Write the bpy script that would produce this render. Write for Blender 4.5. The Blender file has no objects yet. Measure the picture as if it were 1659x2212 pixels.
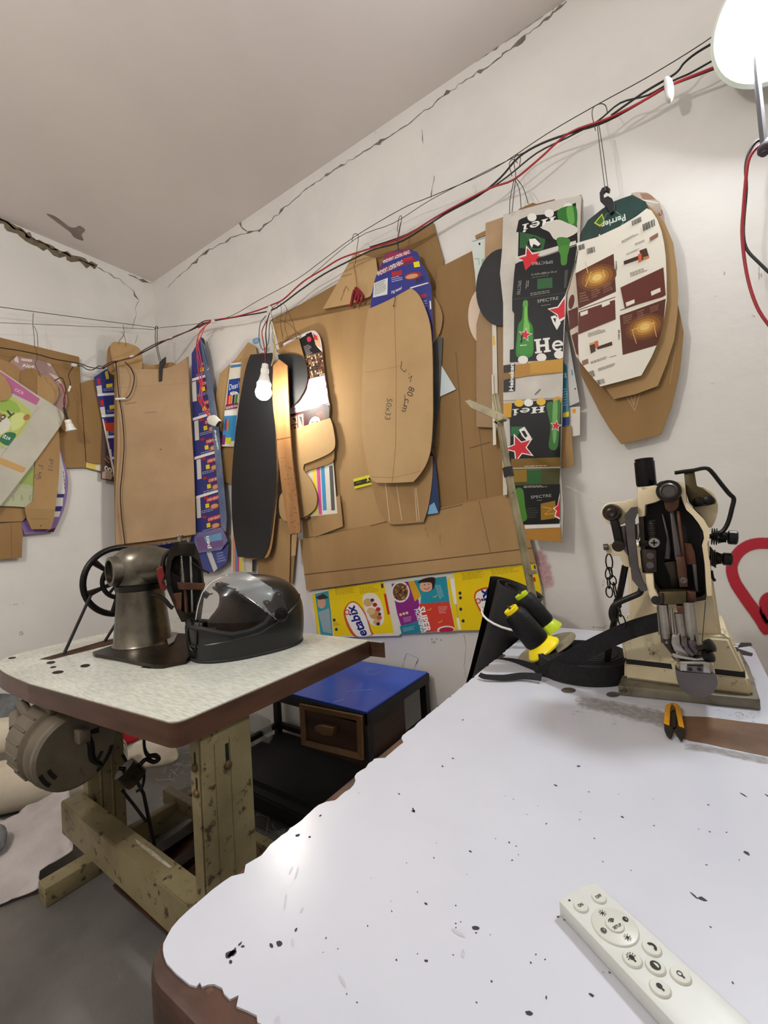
import bpy, bmesh, math, random
from mathutils import Vector as V, Matrix
from mathutils.geometry import tessellate_polygon

# ---------------------------------------------------------------- camera
S = bpy.context.scene
COL = S.collection
FPX, CX, CY, CZ = 944.527, 829.5, 1106.0, 1.10
R0 = V((0.82353182, 0.56417896, -0.05913913))      # image right, in world
R1 = V((-0.06208576, -0.0139843, -0.99797284))     # image down, in world
R2 = V((-0.5638623, 0.82553409, 0.02351097))       # view direction, in world
EYE = V((0, 0, CZ))
cd = bpy.data.cameras.new('camera')
cam = bpy.data.objects.new('camera', cd)
COL.objects.link(cam)
cd.sensor_fit = 'HORIZONTAL'
cd.sensor_width = 36.0
cd.lens = FPX / 1659.0 * 36.0
cd.clip_start = 0.01
cam.matrix_world = Matrix(((R0.x, -R1.x, -R2.x, 0), (R0.y, -R1.y, -R2.y, 0), (R0.z, -R1.z, -R2.z, CZ), (0, 0, 0, 1)))
S.camera = cam

# ---------------------------------------------------------------- world, lights, exposure
w = bpy.data.worlds.new('world')
S.world = w
w.use_nodes = True
w.node_tree.nodes['Background'].inputs[0].default_value = (0.75, 0.8, 0.9, 1)
w.node_tree.nodes['Background'].inputs[1].default_value = 0.05
S.view_settings.view_transform = 'Standard'
S.view_settings.look = 'None'
S.view_settings.gamma = 1.0
S.view_settings.use_curve_mapping = False
S.view_settings.exposure = 0.0
S.cycles.use_denoising = True
S.cycles.max_bounces = 8
LAMP_DOME = 37.0      # W, dome lamp by the right edge of the frame
LAMP_BULB = 7.0       # W, bulb hanging before the boards
LAMP_ROOM = 53.0      # W, room bulb behind the photographer


def lamp(name, loc, watts, radius, col):
    ld = bpy.data.lights.new(name, 'POINT')
    ld.energy = watts
    ld.shadow_soft_size = radius
    ld.color = col
    lo = bpy.data.objects.new(name, ld)
    lo.location = loc
    COL.objects.link(lo)
    return lo


lamp('room_bulb_light', (-1.05, -0.75, 2.35), LAMP_ROOM, 0.07, (1.0, 0.985, 0.955))

# ---------------------------------------------------------------- room numbers
YW = 1.55        # back wall
XL = -2.803      # left wall
ZC = 2.779       # ceiling
TZ = 0.74        # table tops


def ray(px, py):
    return R0 * (px - CX) + R1 * (py - CY) + R2 * FPX


def U(px, py, pl):
    """meet the sight line of a photo point with a plane (point, normal) of the room"""
    P, N = pl
    d = ray(px, py)
    return EYE + d * ((P - EYE).dot(N) / d.dot(N))


def YP(y): return (V((0, y, 0)), V((0, -1, 0)))
def XP(x): return (V((x, 0, 0)), V((1, 0, 0)))
def ZP(z): return (V((0, 0, z)), V((0, 0, 1)))


def VP(pt):
    """upright plane through pt that faces the viewer's side of the room"""
    n = V((EYE.x - pt[0], EYE.y - pt[1], 0)).normalized()
    return (V(pt), n)


def shift(pl, d): return (pl[0] + pl[1] * d, pl[1])


def cr(pts, n=5, closed=True):
    """Catmull-Rom through points; a trailing 1 marks a sharp corner"""
    P, sh = [], []
    for p in pts:
        if isinstance(p, V):
            P.append(p); sh.append(False)
        else:
            k = len(p) == 3 and p[2] == 1
            P.append(V((p[0], p[1], 0))); sh.append(k)
    m = len(P)
    out = []
    for i in range(m if closed else m - 1):
        j = (i + 1) % m
        p1, p2 = P[i], P[j]
        if sh[i] and sh[j]:
            out.append(p1.copy()); continue
        p0 = p1 if (sh[i] or (not closed and i == 0)) else P[i - 1]
        p3 = p2 if (sh[j] or (not closed and j == m - 1)) else P[(j + 1) % m]
        for k in range(n):
            t = k / n
            out.append(0.5 * ((2 * p1) + (p2 - p0) * t + (2 * p0 - 5 * p1 + 4 * p2 - p3) * t * t + (3 * p1 - p0 - 3 * p2 + p3) * t ** 3))
    if not closed:
        out.append(P[-1].copy())
    return out


def sm(pts, n=4): return [(p.x, p.y) for p in cr(pts, n)]
def UL(pts, pl): return [U(p[0], p[1], pl) for p in pts]


# ---------------------------------------------------------------- materials
MATS = {}


def M(name, c1, c2=None, scale=6.0, lo=0.35, hi=0.65, rough=0.6, metal=0.0, bump=0.0, bscale=40.0,
      stretch=(1, 1, 1), c3=None, s3=30.0, t3=0.66, emit=0.0, spec=0.5, world=False, trans=0.0, ior=1.45, coat=0.0):
    if name in MATS:
        return MATS[name]
    m = bpy.data.materials.new(name)
    m.use_nodes = True
    nt = m.node_tree
    N, L = nt.nodes, nt.links
    b = N['Principled BSDF']
    b.inputs['Base Color'].default_value = (*c1, 1)
    b.inputs['Roughness'].default_value = rough
    b.inputs['Metallic'].default_value = metal
    b.inputs['Specular IOR Level'].default_value = spec
    b.inputs['Coat Weight'].default_value = coat
    b.inputs['Transmission Weight'].default_value = trans
    b.inputs['IOR'].default_value = ior
    if emit:
        b.inputs['Emission Color'].default_value = (*c1, 1)
        b.inputs['Emission Strength'].default_value = emit
    if c2 or bump or c3:
        if world:
            g = N.new('ShaderNodeNewGeometry'); src = g.outputs['Position']
        else:
            tc = N.new('ShaderNodeTexCoord'); oi = N.new('ShaderNodeObjectInfo')
            ad = N.new('ShaderNodeVectorMath'); ad.operation = 'MULTIPLY_ADD'
            cb = N.new('ShaderNodeCombineXYZ')
            for k in range(3): L.new(oi.outputs['Random'], cb.inputs[k])
            ad.inputs[1].default_value = (17, 23, 31)
            L.new(cb.outputs[0], ad.inputs[0]); L.new(tc.outputs['Object'], ad.inputs[2])
            src = ad.outputs[0]
        mp = N.new('ShaderNodeMapping'); mp.inputs['Scale'].default_value = stretch
        L.new(src, mp.inputs['Vector']); src = mp.outputs[0]
    cur = None
    if c2:
        n = N.new('ShaderNodeTexNoise'); n.inputs['Scale'].default_value = scale; n.inputs['Detail'].default_value = 6
        n.inputs['Roughness'].default_value = 0.6
        L.new(src, n.inputs['Vector'])
        r = N.new('ShaderNodeValToRGB'); r.color_ramp.elements[0].position = lo; r.color_ramp.elements[1].position = hi
        r.color_ramp.elements[0].color = (*c1, 1); r.color_ramp.elements[1].color = (*c2, 1)
        L.new(n.outputs['Fac'], r.inputs['Fac'])
        cur = r.outputs['Color']
    if c3:
        n = N.new('ShaderNodeTexNoise'); n.inputs['Scale'].default_value = s3; n.inputs['Detail'].default_value = 8
        n.inputs['Roughness'].default_value = 0.7
        L.new(src, n.inputs['Vector'])
        r = N.new('ShaderNodeMapRange'); r.inputs['From Min'].default_value = t3; r.inputs['From Max'].default_value = t3 + 0.06
        L.new(n.outputs['Fac'], r.inputs['Value'])
        mx = N.new('ShaderNodeMix'); mx.data_type = 'RGBA'
        L.new(r.outputs[0], mx.inputs['Factor'])
        if cur: L.new(cur, mx.inputs['A'])
        else: mx.inputs['A'].default_value = (*c1, 1)
        mx.inputs['B'].default_value = (*c3, 1)
        cur = mx.outputs['Result']
    if cur:
        L.new(cur, b.inputs['Base Color'])
    if bump:
        n = N.new('ShaderNodeTexNoise'); n.inputs['Scale'].default_value = bscale; n.inputs['Detail'].default_value = 5
        L.new(src, n.inputs['Vector'])
        bp = N.new('ShaderNodeBump'); bp.inputs['Strength'].default_value = bump; bp.inputs['Distance'].default_value = 0.01
        L.new(n.outputs['Fac'], bp.inputs['Height']); L.new(bp.outputs[0], b.inputs['Normal'])
    MATS[name] = m
    return m


def lin(h):
    """sRGB 0-255 triple -> linear"""
    return tuple(((c / 255 / 12.92) if c / 255 <= 0.04045 else ((c / 255 + 0.055) / 1.055) ** 2.4) for c in h)


def ink(c, rough=0.38):
    return M('ink_%d_%d_%d' % c, lin(c), rough=rough, spec=.3)


WALL = M('wall_paint', lin((226, 222, 216)), lin((214, 210, 205)), scale=1.6, lo=.4, hi=.62, rough=.72, bump=.10, bscale=28, c3=lin((192, 186, 180)), s3=5.5, t3=.70, world=True)
CEIL = M('ceiling_paint', lin((222, 212, 206)), lin((215, 205, 200)), scale=1.3, rough=.85, bump=.06, bscale=60, world=True)
FLOOR = M('concrete_floor', lin((118, 114, 110)), lin((94, 91, 87)), scale=3.2, rough=.55, bump=.12, bscale=30, c3=lin((128, 124, 120)), s3=14, t3=.66, world=True)
CARD = M('cardboard', lin((176, 142, 96)), lin((156, 122, 78)), scale=3.0, rough=.78, bump=.05, bscale=22, stretch=(1, 1, .35), c3=lin((146, 112, 70)), s3=7, t3=.66)
CARD2 = M('cardboard_dark', lin((154, 120, 76)), lin((136, 104, 62)), scale=3.0, rough=.78, bump=.05, bscale=22, stretch=(1, 1, .35), c3=lin((132, 100, 62)), s3=8, t3=.67)
CARD3 = M('cardboard_pale', lin((190, 157, 110)), lin((174, 141, 96)), scale=2.6, rough=.74, bump=.04, bscale=22, c3=lin((160, 124, 82)), s3=6, t3=.70)
CARDR = M('cardboard_rosy', lin((178, 148, 112)), lin((160, 130, 98)), scale=3.0, rough=.78, bump=.04, bscale=22)
CEDGE = M('cardboard_edge', lin((122, 90, 56)), lin((96, 70, 42)), scale=60, rough=.85)
WBOARD = M('white_lined_board', lin((226, 220, 206)), lin((212, 205, 190)), scale=4, rough=.6, bump=.03)
BLACKB = M('black_board', lin((21, 22, 27)), lin((16, 17, 21)), scale=4, rough=.34, bump=.02, bscale=60)
BLACKD = M('black_card', lin((38, 38, 40)), lin((30, 30, 32)), scale=6, rough=.6, bump=.03)
BLACKCABLE = M('black_cable', lin((28, 26, 26)), rough=.5)
REDCABLE = M('red_cable', lin((158, 30, 40)), rough=.45)
WIRE = M('iron_wire', lin((70, 66, 62)), rough=.5, metal=.6)
STRING = M('dark_string', lin((44, 42, 42)), rough=.8)
WHITEP = M('white_plastic', lin((232, 230, 222)), rough=.4)
TAPE = M('white_tape', lin((222, 220, 216)), lin((200, 198, 194)), scale=30, rough=.6)
WOODE = M('table_edge_wood', lin((92, 62, 46)), lin((68, 45, 34)), scale=5, rough=.36, stretch=(1, 1, 5), c3=lin((150, 104, 62)), s3=11, t3=.70)
WOODC = M('worn_wood', lin((86, 56, 42)), lin((54, 36, 28)), scale=9, rough=.5, bump=.15, bscale=30, stretch=(1, 1, 3), c3=lin((120, 84, 56)), s3=14, t3=.63)
LAMG = M('grained_laminate', lin((214, 214, 204)), lin((176, 178, 164)), scale=120, lo=.34, hi=.74, rough=.22, stretch=(.3, 1.6, 1), bump=.03, bscale=60)
LAMW = M('white_laminate', lin((190, 191, 199)), lin((183, 184, 193)), scale=3, rough=.24, c3=lin((186, 184, 188)), s3=16, t3=.76, bump=.015, bscale=70)
STAND = M('cream_stand_paint', lin((138, 126, 92)), lin((108, 96, 68)), scale=5, rough=.42, bump=.06, bscale=30, c3=lin((62, 50, 34)), s3=34, t3=.575)
IRON = M('black_iron', lin((40, 38, 36)), lin((26, 25, 24)), scale=10, rough=.35, metal=.7, bump=.05)
GREASY = M('greasy_metal', lin((62, 54, 46)), lin((34, 30, 26)), scale=14, rough=.34, metal=.75, bump=.08, c3=lin((76, 50, 34)), s3=12, t3=.62)
PILLAR = M('worn_steel', lin((122, 116, 104)), lin((82, 76, 66)), scale=9, rough=.3, metal=.85, bump=.05, c3=lin((54, 42, 32)), s3=22, t3=.64)
STEEL = M('bright_steel', lin((170, 166, 160)), lin((130, 126, 120)), scale=20, rough=.22, metal=.95)
DSTEEL = M('dull_steel', lin((104, 98, 98)), lin((84, 78, 78)), scale=12, rough=.38, metal=.8)
RUST = M('brown_steel', lin((104, 68, 50)), lin((70, 48, 38)), scale=14, rough=.4, metal=.6)
OLIVE = M('olive_steel', lin((92, 80, 52)), lin((66, 58, 38)), scale=14, rough=.4, metal=.6)
CREAM = M('cream_enamel', lin((226, 210, 176)), lin((210, 192, 154)), scale=8, rough=.38, c3=lin((74, 60, 44)), s3=26, t3=.62)
CREAMD = M('dirty_cream_enamel', lin((206, 194, 162)), lin((184, 170, 136)), scale=7, rough=.45, c3=lin((92, 78, 56)), s3=34, t3=.56)
PLATED = M('grimy_base_plate', lin((128, 122, 106)), lin((96, 90, 74)), scale=12, rough=.45, metal=.4, c3=lin((52, 46, 36)), s3=24, t3=.6)
CAVE = M('oily_black', lin((16, 14, 13)), rough=.6)
MOTOR = M('motor_grey_paint', lin((112, 102, 86)), lin((92, 82, 68)), scale=8, rough=.45, bump=.06, c3=lin((66, 56, 44)), s3=18, t3=.66)
RUBBER = M('black_rubber', lin((30, 29, 29)), lin((22, 21, 21)), scale=20, rough=.6, bump=.06)
WEB = M('black_webbing', lin((26, 26, 28)), lin((18, 18, 19)), scale=120, rough=.9, bump=.25, bscale=260)
THREADM = M('black_thread', lin((13, 13, 14)), lin((20, 20, 22)), scale=20, rough=.5, bump=.15, bscale=160, stretch=(.2, .2, 4), spec=.3)
YEL = M('yellow_plastic', lin((238, 214, 20)), rough=.32)
LIME = M('lime_plastic', lin((186, 206, 34)), rough=.32)
YELG = M('yellow_grip', lin((222, 160, 20)), lin((190, 132, 16)), scale=20, rough=.5)
BLUE = M('blue_laminate', lin((36, 78, 186)), lin((30, 68, 170)), scale=3, rough=.22, c3=lin((70, 110, 200)), s3=9, t3=.74)
DARKW = M('dark_wood', lin((64, 36, 24)), lin((44, 25, 17)), scale=5, rough=.45, stretch=(.6, .6, 6))
TANW = M('tan_wood', lin((118, 86, 54)), lin((92, 66, 40)), scale=8, rough=.5)
BLACKM = M('black_frame', lin((26, 22, 20)), lin((18, 16, 15)), scale=6, rough=.5)
SHELFB = M('dusty_black_shelf', lin((48, 45, 44)), lin((36, 34, 33)), scale=5, rough=.6, c3=lin((70, 66, 62)), s3=12, t3=.66)
HELM = M('black_helmet_shell', lin((19, 20, 20)), lin((14, 15, 15)), scale=5, rough=.32, coat=.15, c3=lin((60, 56, 50)), s3=30, t3=.70)
LINER = M('brown_liner', lin((78, 60, 48)), lin((46, 36, 30)), scale=10, rough=.85, bump=.2)
FABW = M('cream_fabric', lin((214, 204, 184)), lin((198, 186, 166)), scale=5, rough=.8, bump=.04)
SACK = M('white_sack', lin((206, 198, 196)), lin((178, 170, 168)), scale=5, rough=.7, bump=.3, bscale=12, c3=lin((96, 96, 104)), s3=3.2, t3=.68)
FABR = M('red_fabric', lin((186, 26, 44)), rough=.7)
FABG = M('green_fabric', lin((70, 128, 60)), rough=.7)
FABGR = M('grey_fabric', lin((120, 122, 122)), lin((80, 82, 82)), scale=14, rough=.85, bump=.3)
REMOTE = M('remote_white', lin((196, 197, 192)), lin((190, 191, 186)), scale=40, rough=.42)
BTN = M('remote_button', lin((188, 188, 178)), rough=.4)
BTNE = M('remote_button_rim', lin((150, 150, 144)), rough=.5)
WOODSTRIP = M('template_wood', lin((168, 122, 76)), lin((140, 98, 58)), scale=6, rough=.55, stretch=(3, 3, .5), c3=lin((90, 60, 36)), s3=26, t3=.70)
POLE = M('worn_pole', lin((156, 146, 116)), lin((120, 110, 84)), scale=20, rough=.4, metal=.3, c3=lin((60, 52, 40)), s3=26, t3=.64)


def emat(name, col, strength):
    m = bpy.data.materials.new(name); m.use_nodes = True
    nt = m.node_tree; nt.nodes.clear()
    e = nt.nodes.new('ShaderNodeEmission'); e.inputs[0].default_value = (*col, 1); e.inputs[1].default_value = strength
    o = nt.nodes.new('ShaderNodeOutputMaterial'); nt.links.new(e.outputs[0], o.inputs[0])
    return m


def clearmat(name, col, alpha, rough):
    """thin clear plastic: mostly see-through with a glossy coat"""
    m = bpy.data.materials.new(name); m.use_nodes = True
    b = m.node_tree.nodes['Principled BSDF']
    b.inputs['Base Color'].default_value = (*col, 1); b.inputs['Alpha'].default_value = alpha
    b.inputs['Roughness'].default_value = rough; b.inputs['Specular IOR Level'].default_value = .8
    return m


def visormat(name, k=.42, base=.07, metal=.75, rough=.16):
    """clear scratched plastic: see-through, mirror-like at a slant, with a faint haze"""
    m = bpy.data.materials.new(name); m.use_nodes = True
    nt = m.node_tree; N, L = nt.nodes, nt.links
    b = N['Principled BSDF']
    b.inputs['Base Color'].default_value = (*lin((186, 190, 192)), 1); b.inputs['Roughness'].default_value = rough; b.inputs['Metallic'].default_value = metal
    t = N.new('ShaderNodeBsdfTransparent'); lw = N.new('ShaderNodeLayerWeight'); lw.inputs['Blend'].default_value = .28
    ma = N.new('ShaderNodeMath'); ma.operation = 'MULTIPLY_ADD'; ma.inputs[1].default_value = k; ma.inputs[2].default_value = base; ma.use_clamp = True
    mx = N.new('ShaderNodeMixShader')
    L.new(lw.outputs['Facing'], ma.inputs[0]); L.new(ma.outputs[0], mx.inputs[0]); L.new(t.outputs[0], mx.inputs[1]); L.new(b.outputs[0], mx.inputs[2])
    L.new(mx.outputs[0], N['Material Output'].inputs[0])
    return m


# ---------------------------------------------------------------- object helpers
WPOS = {}


def wpos(o): return WPOS.get(o.name, V((0, 0, 0)))


def link(name, me, parent, center):
    o = bpy.data.objects.new(name, me)
    COL.objects.link(o)
    WPOS[o.name] = V(center)
    if parent:
        o.parent = parent
        o.location = V(center) - wpos(parent)
    else:
        o.location = center
    return o


def tag(o, label, cat=None, group=None):
    o['label'] = label
    if cat: o['category'] = cat
    if group: o['group'] = group
    return o


def thing(name, label, cat, loc, group=None):
    o = link(name, None, None, V(loc))
    o.empty_display_size = .05
    return tag(o, label, cat, group)


def from_bm(name, bm, mats, parent=None, smooth=False, kind=None, base=False, angle=None):
    if not bm.verts:
        return None
    xs = [v.co for v in bm.verts]
    lo = V((min(c.x for c in xs), min(c.y for c in xs), min(c.z for c in xs)))
    hi = V((max(c.x for c in xs), max(c.y for c in xs), max(c.z for c in xs)))
    c = (lo + hi) / 2
    if base or parent is None: c.z = lo.z
    for v in bm.verts: v.co -= c
    me = bpy.data.meshes.new(name)
    bm.to_mesh(me); bm.free()
    for m in (mats if isinstance(mats, (list, tuple)) else [mats]): me.materials.append(m)
    if smooth:
        for p in me.polygons: p.use_smooth = True
        try: me.set_sharp_from_angle(angle=math.radians(angle or 38))
        except Exception: pass
    o = link(name, me, parent, c)
    if kind: o['kind'] = kind
    return o


def fix(bm):
    bmesh.ops.recalc_face_normals(bm, faces=bm.faces[:])


def bm_slab(bm, pts, vec, mi=0, mside=None):
    """closed prism: front polygon pts, extruded by vec"""
    a = [bm.verts.new(p) for p in pts]
    b = [bm.verts.new(p + vec) for p in pts]
    fs = []
    f = bm.faces.new(a); f.material_index = mi; fs.append(f)
    f = bm.faces.new(b[::-1]); f.material_index = mi; fs.append(f)
    n = len(pts)
    for i in range(n):
        f = bm.faces.new((a[i], b[i], b[(i + 1) % n], a[(i + 1) % n])); f.material_index = mi if mside is None else mside
        fs.append(f)
    bmesh.ops.recalc_face_normals(bm, faces=fs)


def slab(name, pts, vec, mat, parent=None, side=None, bevel=0, smooth=False, **k):
    bm = bmesh.new()
    bm_slab(bm, pts, vec, 0, 1 if side else None)
    if bevel:
        bmesh.ops.bevel(bm, geom=[e for e in bm.edges if e.calc_face_angle(0) > .6], offset=bevel, segments=2, affect='EDGES', profile=.5)
    return from_bm(name, bm, [mat, side] if side else mat, parent, smooth, **k)


def bm_ring(bm, outer, inner, vec, mi=0):
    """frame between two outlines with the same point count"""
    n = len(outer)
    A = [[bm.verts.new(p) for p in r] for r in (outer, inner, [q + vec for q in inner], [q + vec for q in outer])]
    fs = []
    for i in range(n):
        j = (i + 1) % n
        for k in range(4):
            f = bm.faces.new((A[k][i], A[(k + 1) % 4][i], A[(k + 1) % 4][j], A[k][j])); f.material_index = mi; fs.append(f)
    bmesh.ops.recalc_face_normals(bm, faces=fs)


def bm_box(bm, c, s, rot=None, mi=0):
    m = Matrix.Translation(V(c)) @ (rot.to_4x4() if rot else Matrix.Identity(4)) @ Matrix.Diagonal((s[0], s[1], s[2], 1))
    r = bmesh.ops.create_cube(bm, size=1, matrix=m)
    for f in set(f for v in r['verts'] for f in v.link_faces): f.material_index = mi


def box(name, lo, hi, mat, parent=None, bevel=.0, **k):
    bm = bmesh.new()
    lo, hi = V(lo), V(hi)
    bm_box(bm, (lo + hi) / 2, hi - lo)
    if bevel: bmesh.ops.bevel(bm, geom=bm.edges[:], offset=bevel, segments=2, affect='EDGES', profile=.5)
    return from_bm(name, bm, mat, parent, bool(bevel), **k)


def frame_of(d):
    d = d.normalized()
    u = d.cross(V((0, 0, 1)))
    if u.length < 1e-3: u = d.cross(V((1, 0, 0)))
    u.normalize()
    return u, d.cross(u).normalized(), d


def bm_tube(bm, pts, r, seg=8, cap=True, mi=0, closed=False, flat=None):
    """tube along pts; r number or list; flat=(w,h,normal) for a ribbon"""
    n = len(pts)
    rings = []
    pu = None
    for i, p in enumerate(pts):
        a = pts[i - 1] if (i or closed) else pts[i]
        b = pts[(i + 1) % n] if (i < n - 1 or closed) else pts[i]
        d = (b - a)
        if d.length < 1e-9: d = V((0, 0, 1))
        d.normalize()
        if pu is None:
            u, v, _ = frame_of(d)
        else:
            u = pu - d * pu.dot(d)
            if u.length < 1e-6: u, v, _ = frame_of(d)
            u.normalize(); v = d.cross(u).normalized()
        pu = u
        rr = r[i] if isinstance(r, (list, tuple)) else r
        rings.append([bm.verts.new(p + (u * math.cos(2 * math.pi * k / seg) + v * math.sin(2 * math.pi * k / seg)) * rr) for k in range(seg)])
    fs = []
    for i in range(n if closed else n - 1):
        A, B = rings[i], rings[(i + 1) % n]
        for k in range(seg):
            fs.append(bm.faces.new((A[k], A[(k + 1) % seg], B[(k + 1) % seg], B[k])))
    if cap and not closed:
        fs.append(bm.faces.new(rings[0][::-1])); fs.append(bm.faces.new(rings[-1]))
    for f in fs: f.material_index = mi
    bmesh.ops.recalc_face_normals(bm, faces=fs)


def tube(name, pts, r, mat, parent=None, seg=8, smooth=0, closed=False, **k):
    if smooth:
        if isinstance(r, (list, tuple)):
            m = len(r); r = [r[int(i / smooth)] + (r[min(m - 1, int(i / smooth) + 1)] - r[int(i / smooth)]) * (i / smooth % 1) for i in range((m - 1) * smooth + 1)]
        pts = cr(list(pts), smooth, closed)
    bm = bmesh.new()
    bm_tube(bm, pts, r, seg, closed=closed)
    return from_bm(name, bm, mat, parent, True, **k)


def bm_lathe(bm, prof, org, axis=V((0, 0, 1)), seg=24, mi=0):
    """prof = [(radius, height along axis)]"""
    u, v, d = frame_of(V(axis))
    org = V(org)
    rings, fs = [], []
    for r, h in prof:
        if r < 1e-6:
            rings.append([bm.verts.new(org + d * h)])
        else:
            rings.append([bm.verts.new(org + d * h + (u * math.cos(2 * math.pi * k / seg) + v * math.sin(2 * math.pi * k / seg)) * r) for k in range(seg)])
    for A, B in zip(rings, rings[1:]):
        for k in range(seg):
            if len(A) == 1 and len(B) == 1: continue
            if len(A) == 1: fs.append(bm.faces.new((A[0], B[(k + 1) % seg], B[k])))
            elif len(B) == 1: fs.append(bm.faces.new((A[k], A[(k + 1) % seg], B[0])))
            else: fs.append(bm.faces.new((A[k], A[(k + 1) % seg], B[(k + 1) % seg], B[k])))
    if len(rings[0]) > 1: fs.append(bm.faces.new(rings[0][::-1]))
    if len(rings[-1]) > 1: fs.append(bm.faces.new(rings[-1]))
    for f in fs: f.material_index = mi
    bmesh.ops.recalc_face_normals(bm, faces=fs)


def lathe(name, prof, org, mat, parent=None, axis=V((0, 0, 1)), seg=24, **k):
    bm = bmesh.new()
    bm_lathe(bm, prof, org, axis, seg)
    return from_bm(name, bm, mat, parent, True, **k)


def cyl(name, a, b, r, mat, parent=None, seg=20, r2=None, **k):
    a, b = V(a), V(b)
    h = (b - a).length
    return lathe(name, [(r, 0), (r if r2 is None else r2, h)], a, mat, parent, b - a, seg, **k)


def struct(o): o['kind'] = 'structure'; return o


# ---------------------------------------------------------------- flat print on boards
def ringpoly(a0, a1, n, cx, cy, rx, ry, t):
    o = [(cx + rx * math.cos(math.radians(a0 + (a1 - a0) * i / n)), cy + ry * math.sin(math.radians(a0 + (a1 - a0) * i / n))) for i in range(n + 1)]
    i_ = [(cx + (rx - t) * math.cos(math.radians(a0 + (a1 - a0) * i / n)), cy + (ry - t * .8) * math.sin(math.radians(a0 + (a1 - a0) * i / n))) for i in range(n + 1)]
    return [[o[k], o[k + 1], i_[k + 1], i_[k]] for k in range(n)]


def rct(x0, y0, x1, y1): return [(x0, y0), (x1, y0), (x1, y1), (x0, y1)]


GLY = {'H': [rct(.10, 0, .34, 1), rct(.66, 0, .90, 1), rct(.3, .42, .7, .58), rct(0, 0, .44, .13), rct(0, .87, .44, 1), rct(.56, 0, 1, .13), rct(.56, .87, 1, 1)],
       'e': ringpoly(0, 315, 22, .5, .36, .5, .38, .2) + [rct(.15, .32, .97, .45)],
       'i': [rct(.3, 0, .7, .7), rct(0, 0, 1, .12), rct(.05, .6, .5, .72), [(.5 + .27 * math.cos(k * .6283), .9 + .13 * math.sin(k * .6283)) for k in range(10)]]}


def inside2(q, poly):
    c = False; n = len(poly)
    for i in range(n):
        (x0, y0), (x1, y1) = poly[i][:2], poly[(i + 1) % n][:2]
        if (y0 > q[1]) != (y1 > q[1]) and q[0] < (x1 - x0) * (q[1] - y0) / (y1 - y0) + x0: c = not c
    return c


def tess(poly):
    P = [V((q[0], q[1], 0)) for q in poly]
    out = []
    for t in tessellate_polygon([P]):
        a, b, c = (poly[i] if isinstance(i, int) else i for i in t)
        if (b[0] - a[0]) * (c[1] - a[1]) - (b[1] - a[1]) * (c[0] - a[0]) < 0: b, c = c, b
        out.append([a[:2], b[:2], c[:2]])
    return out


def clip_to(poly, tris):
    """the parts of a print polygon that lie on the board's own outline"""
    out = []
    for sub in (tess(poly) if len(poly) > 4 else [poly]):
        for T in tris:
            s = [tuple(q[:2]) for q in sub]
            for i in range(3):
                a, b = T[i], T[(i + 1) % 3]
                f = lambda q: (b[0] - a[0]) * (q[1] - a[1]) - (b[1] - a[1]) * (q[0] - a[0])
                r = []
                for j in range(len(s)):
                    u, v = s[j], s[(j + 1) % len(s)]
                    fu, fv = f(u), f(v)
                    if fu >= 0: r.append(u)
                    if fu * fv < 0:
                        t = fu / (fu - fv); r.append((u[0] + (v[0] - u[0]) * t, u[1] + (v[1] - u[1]) * t))
                s = r
                if len(s) < 3: break
            if len(s) >= 3: out.append(s)
    return out


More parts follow.
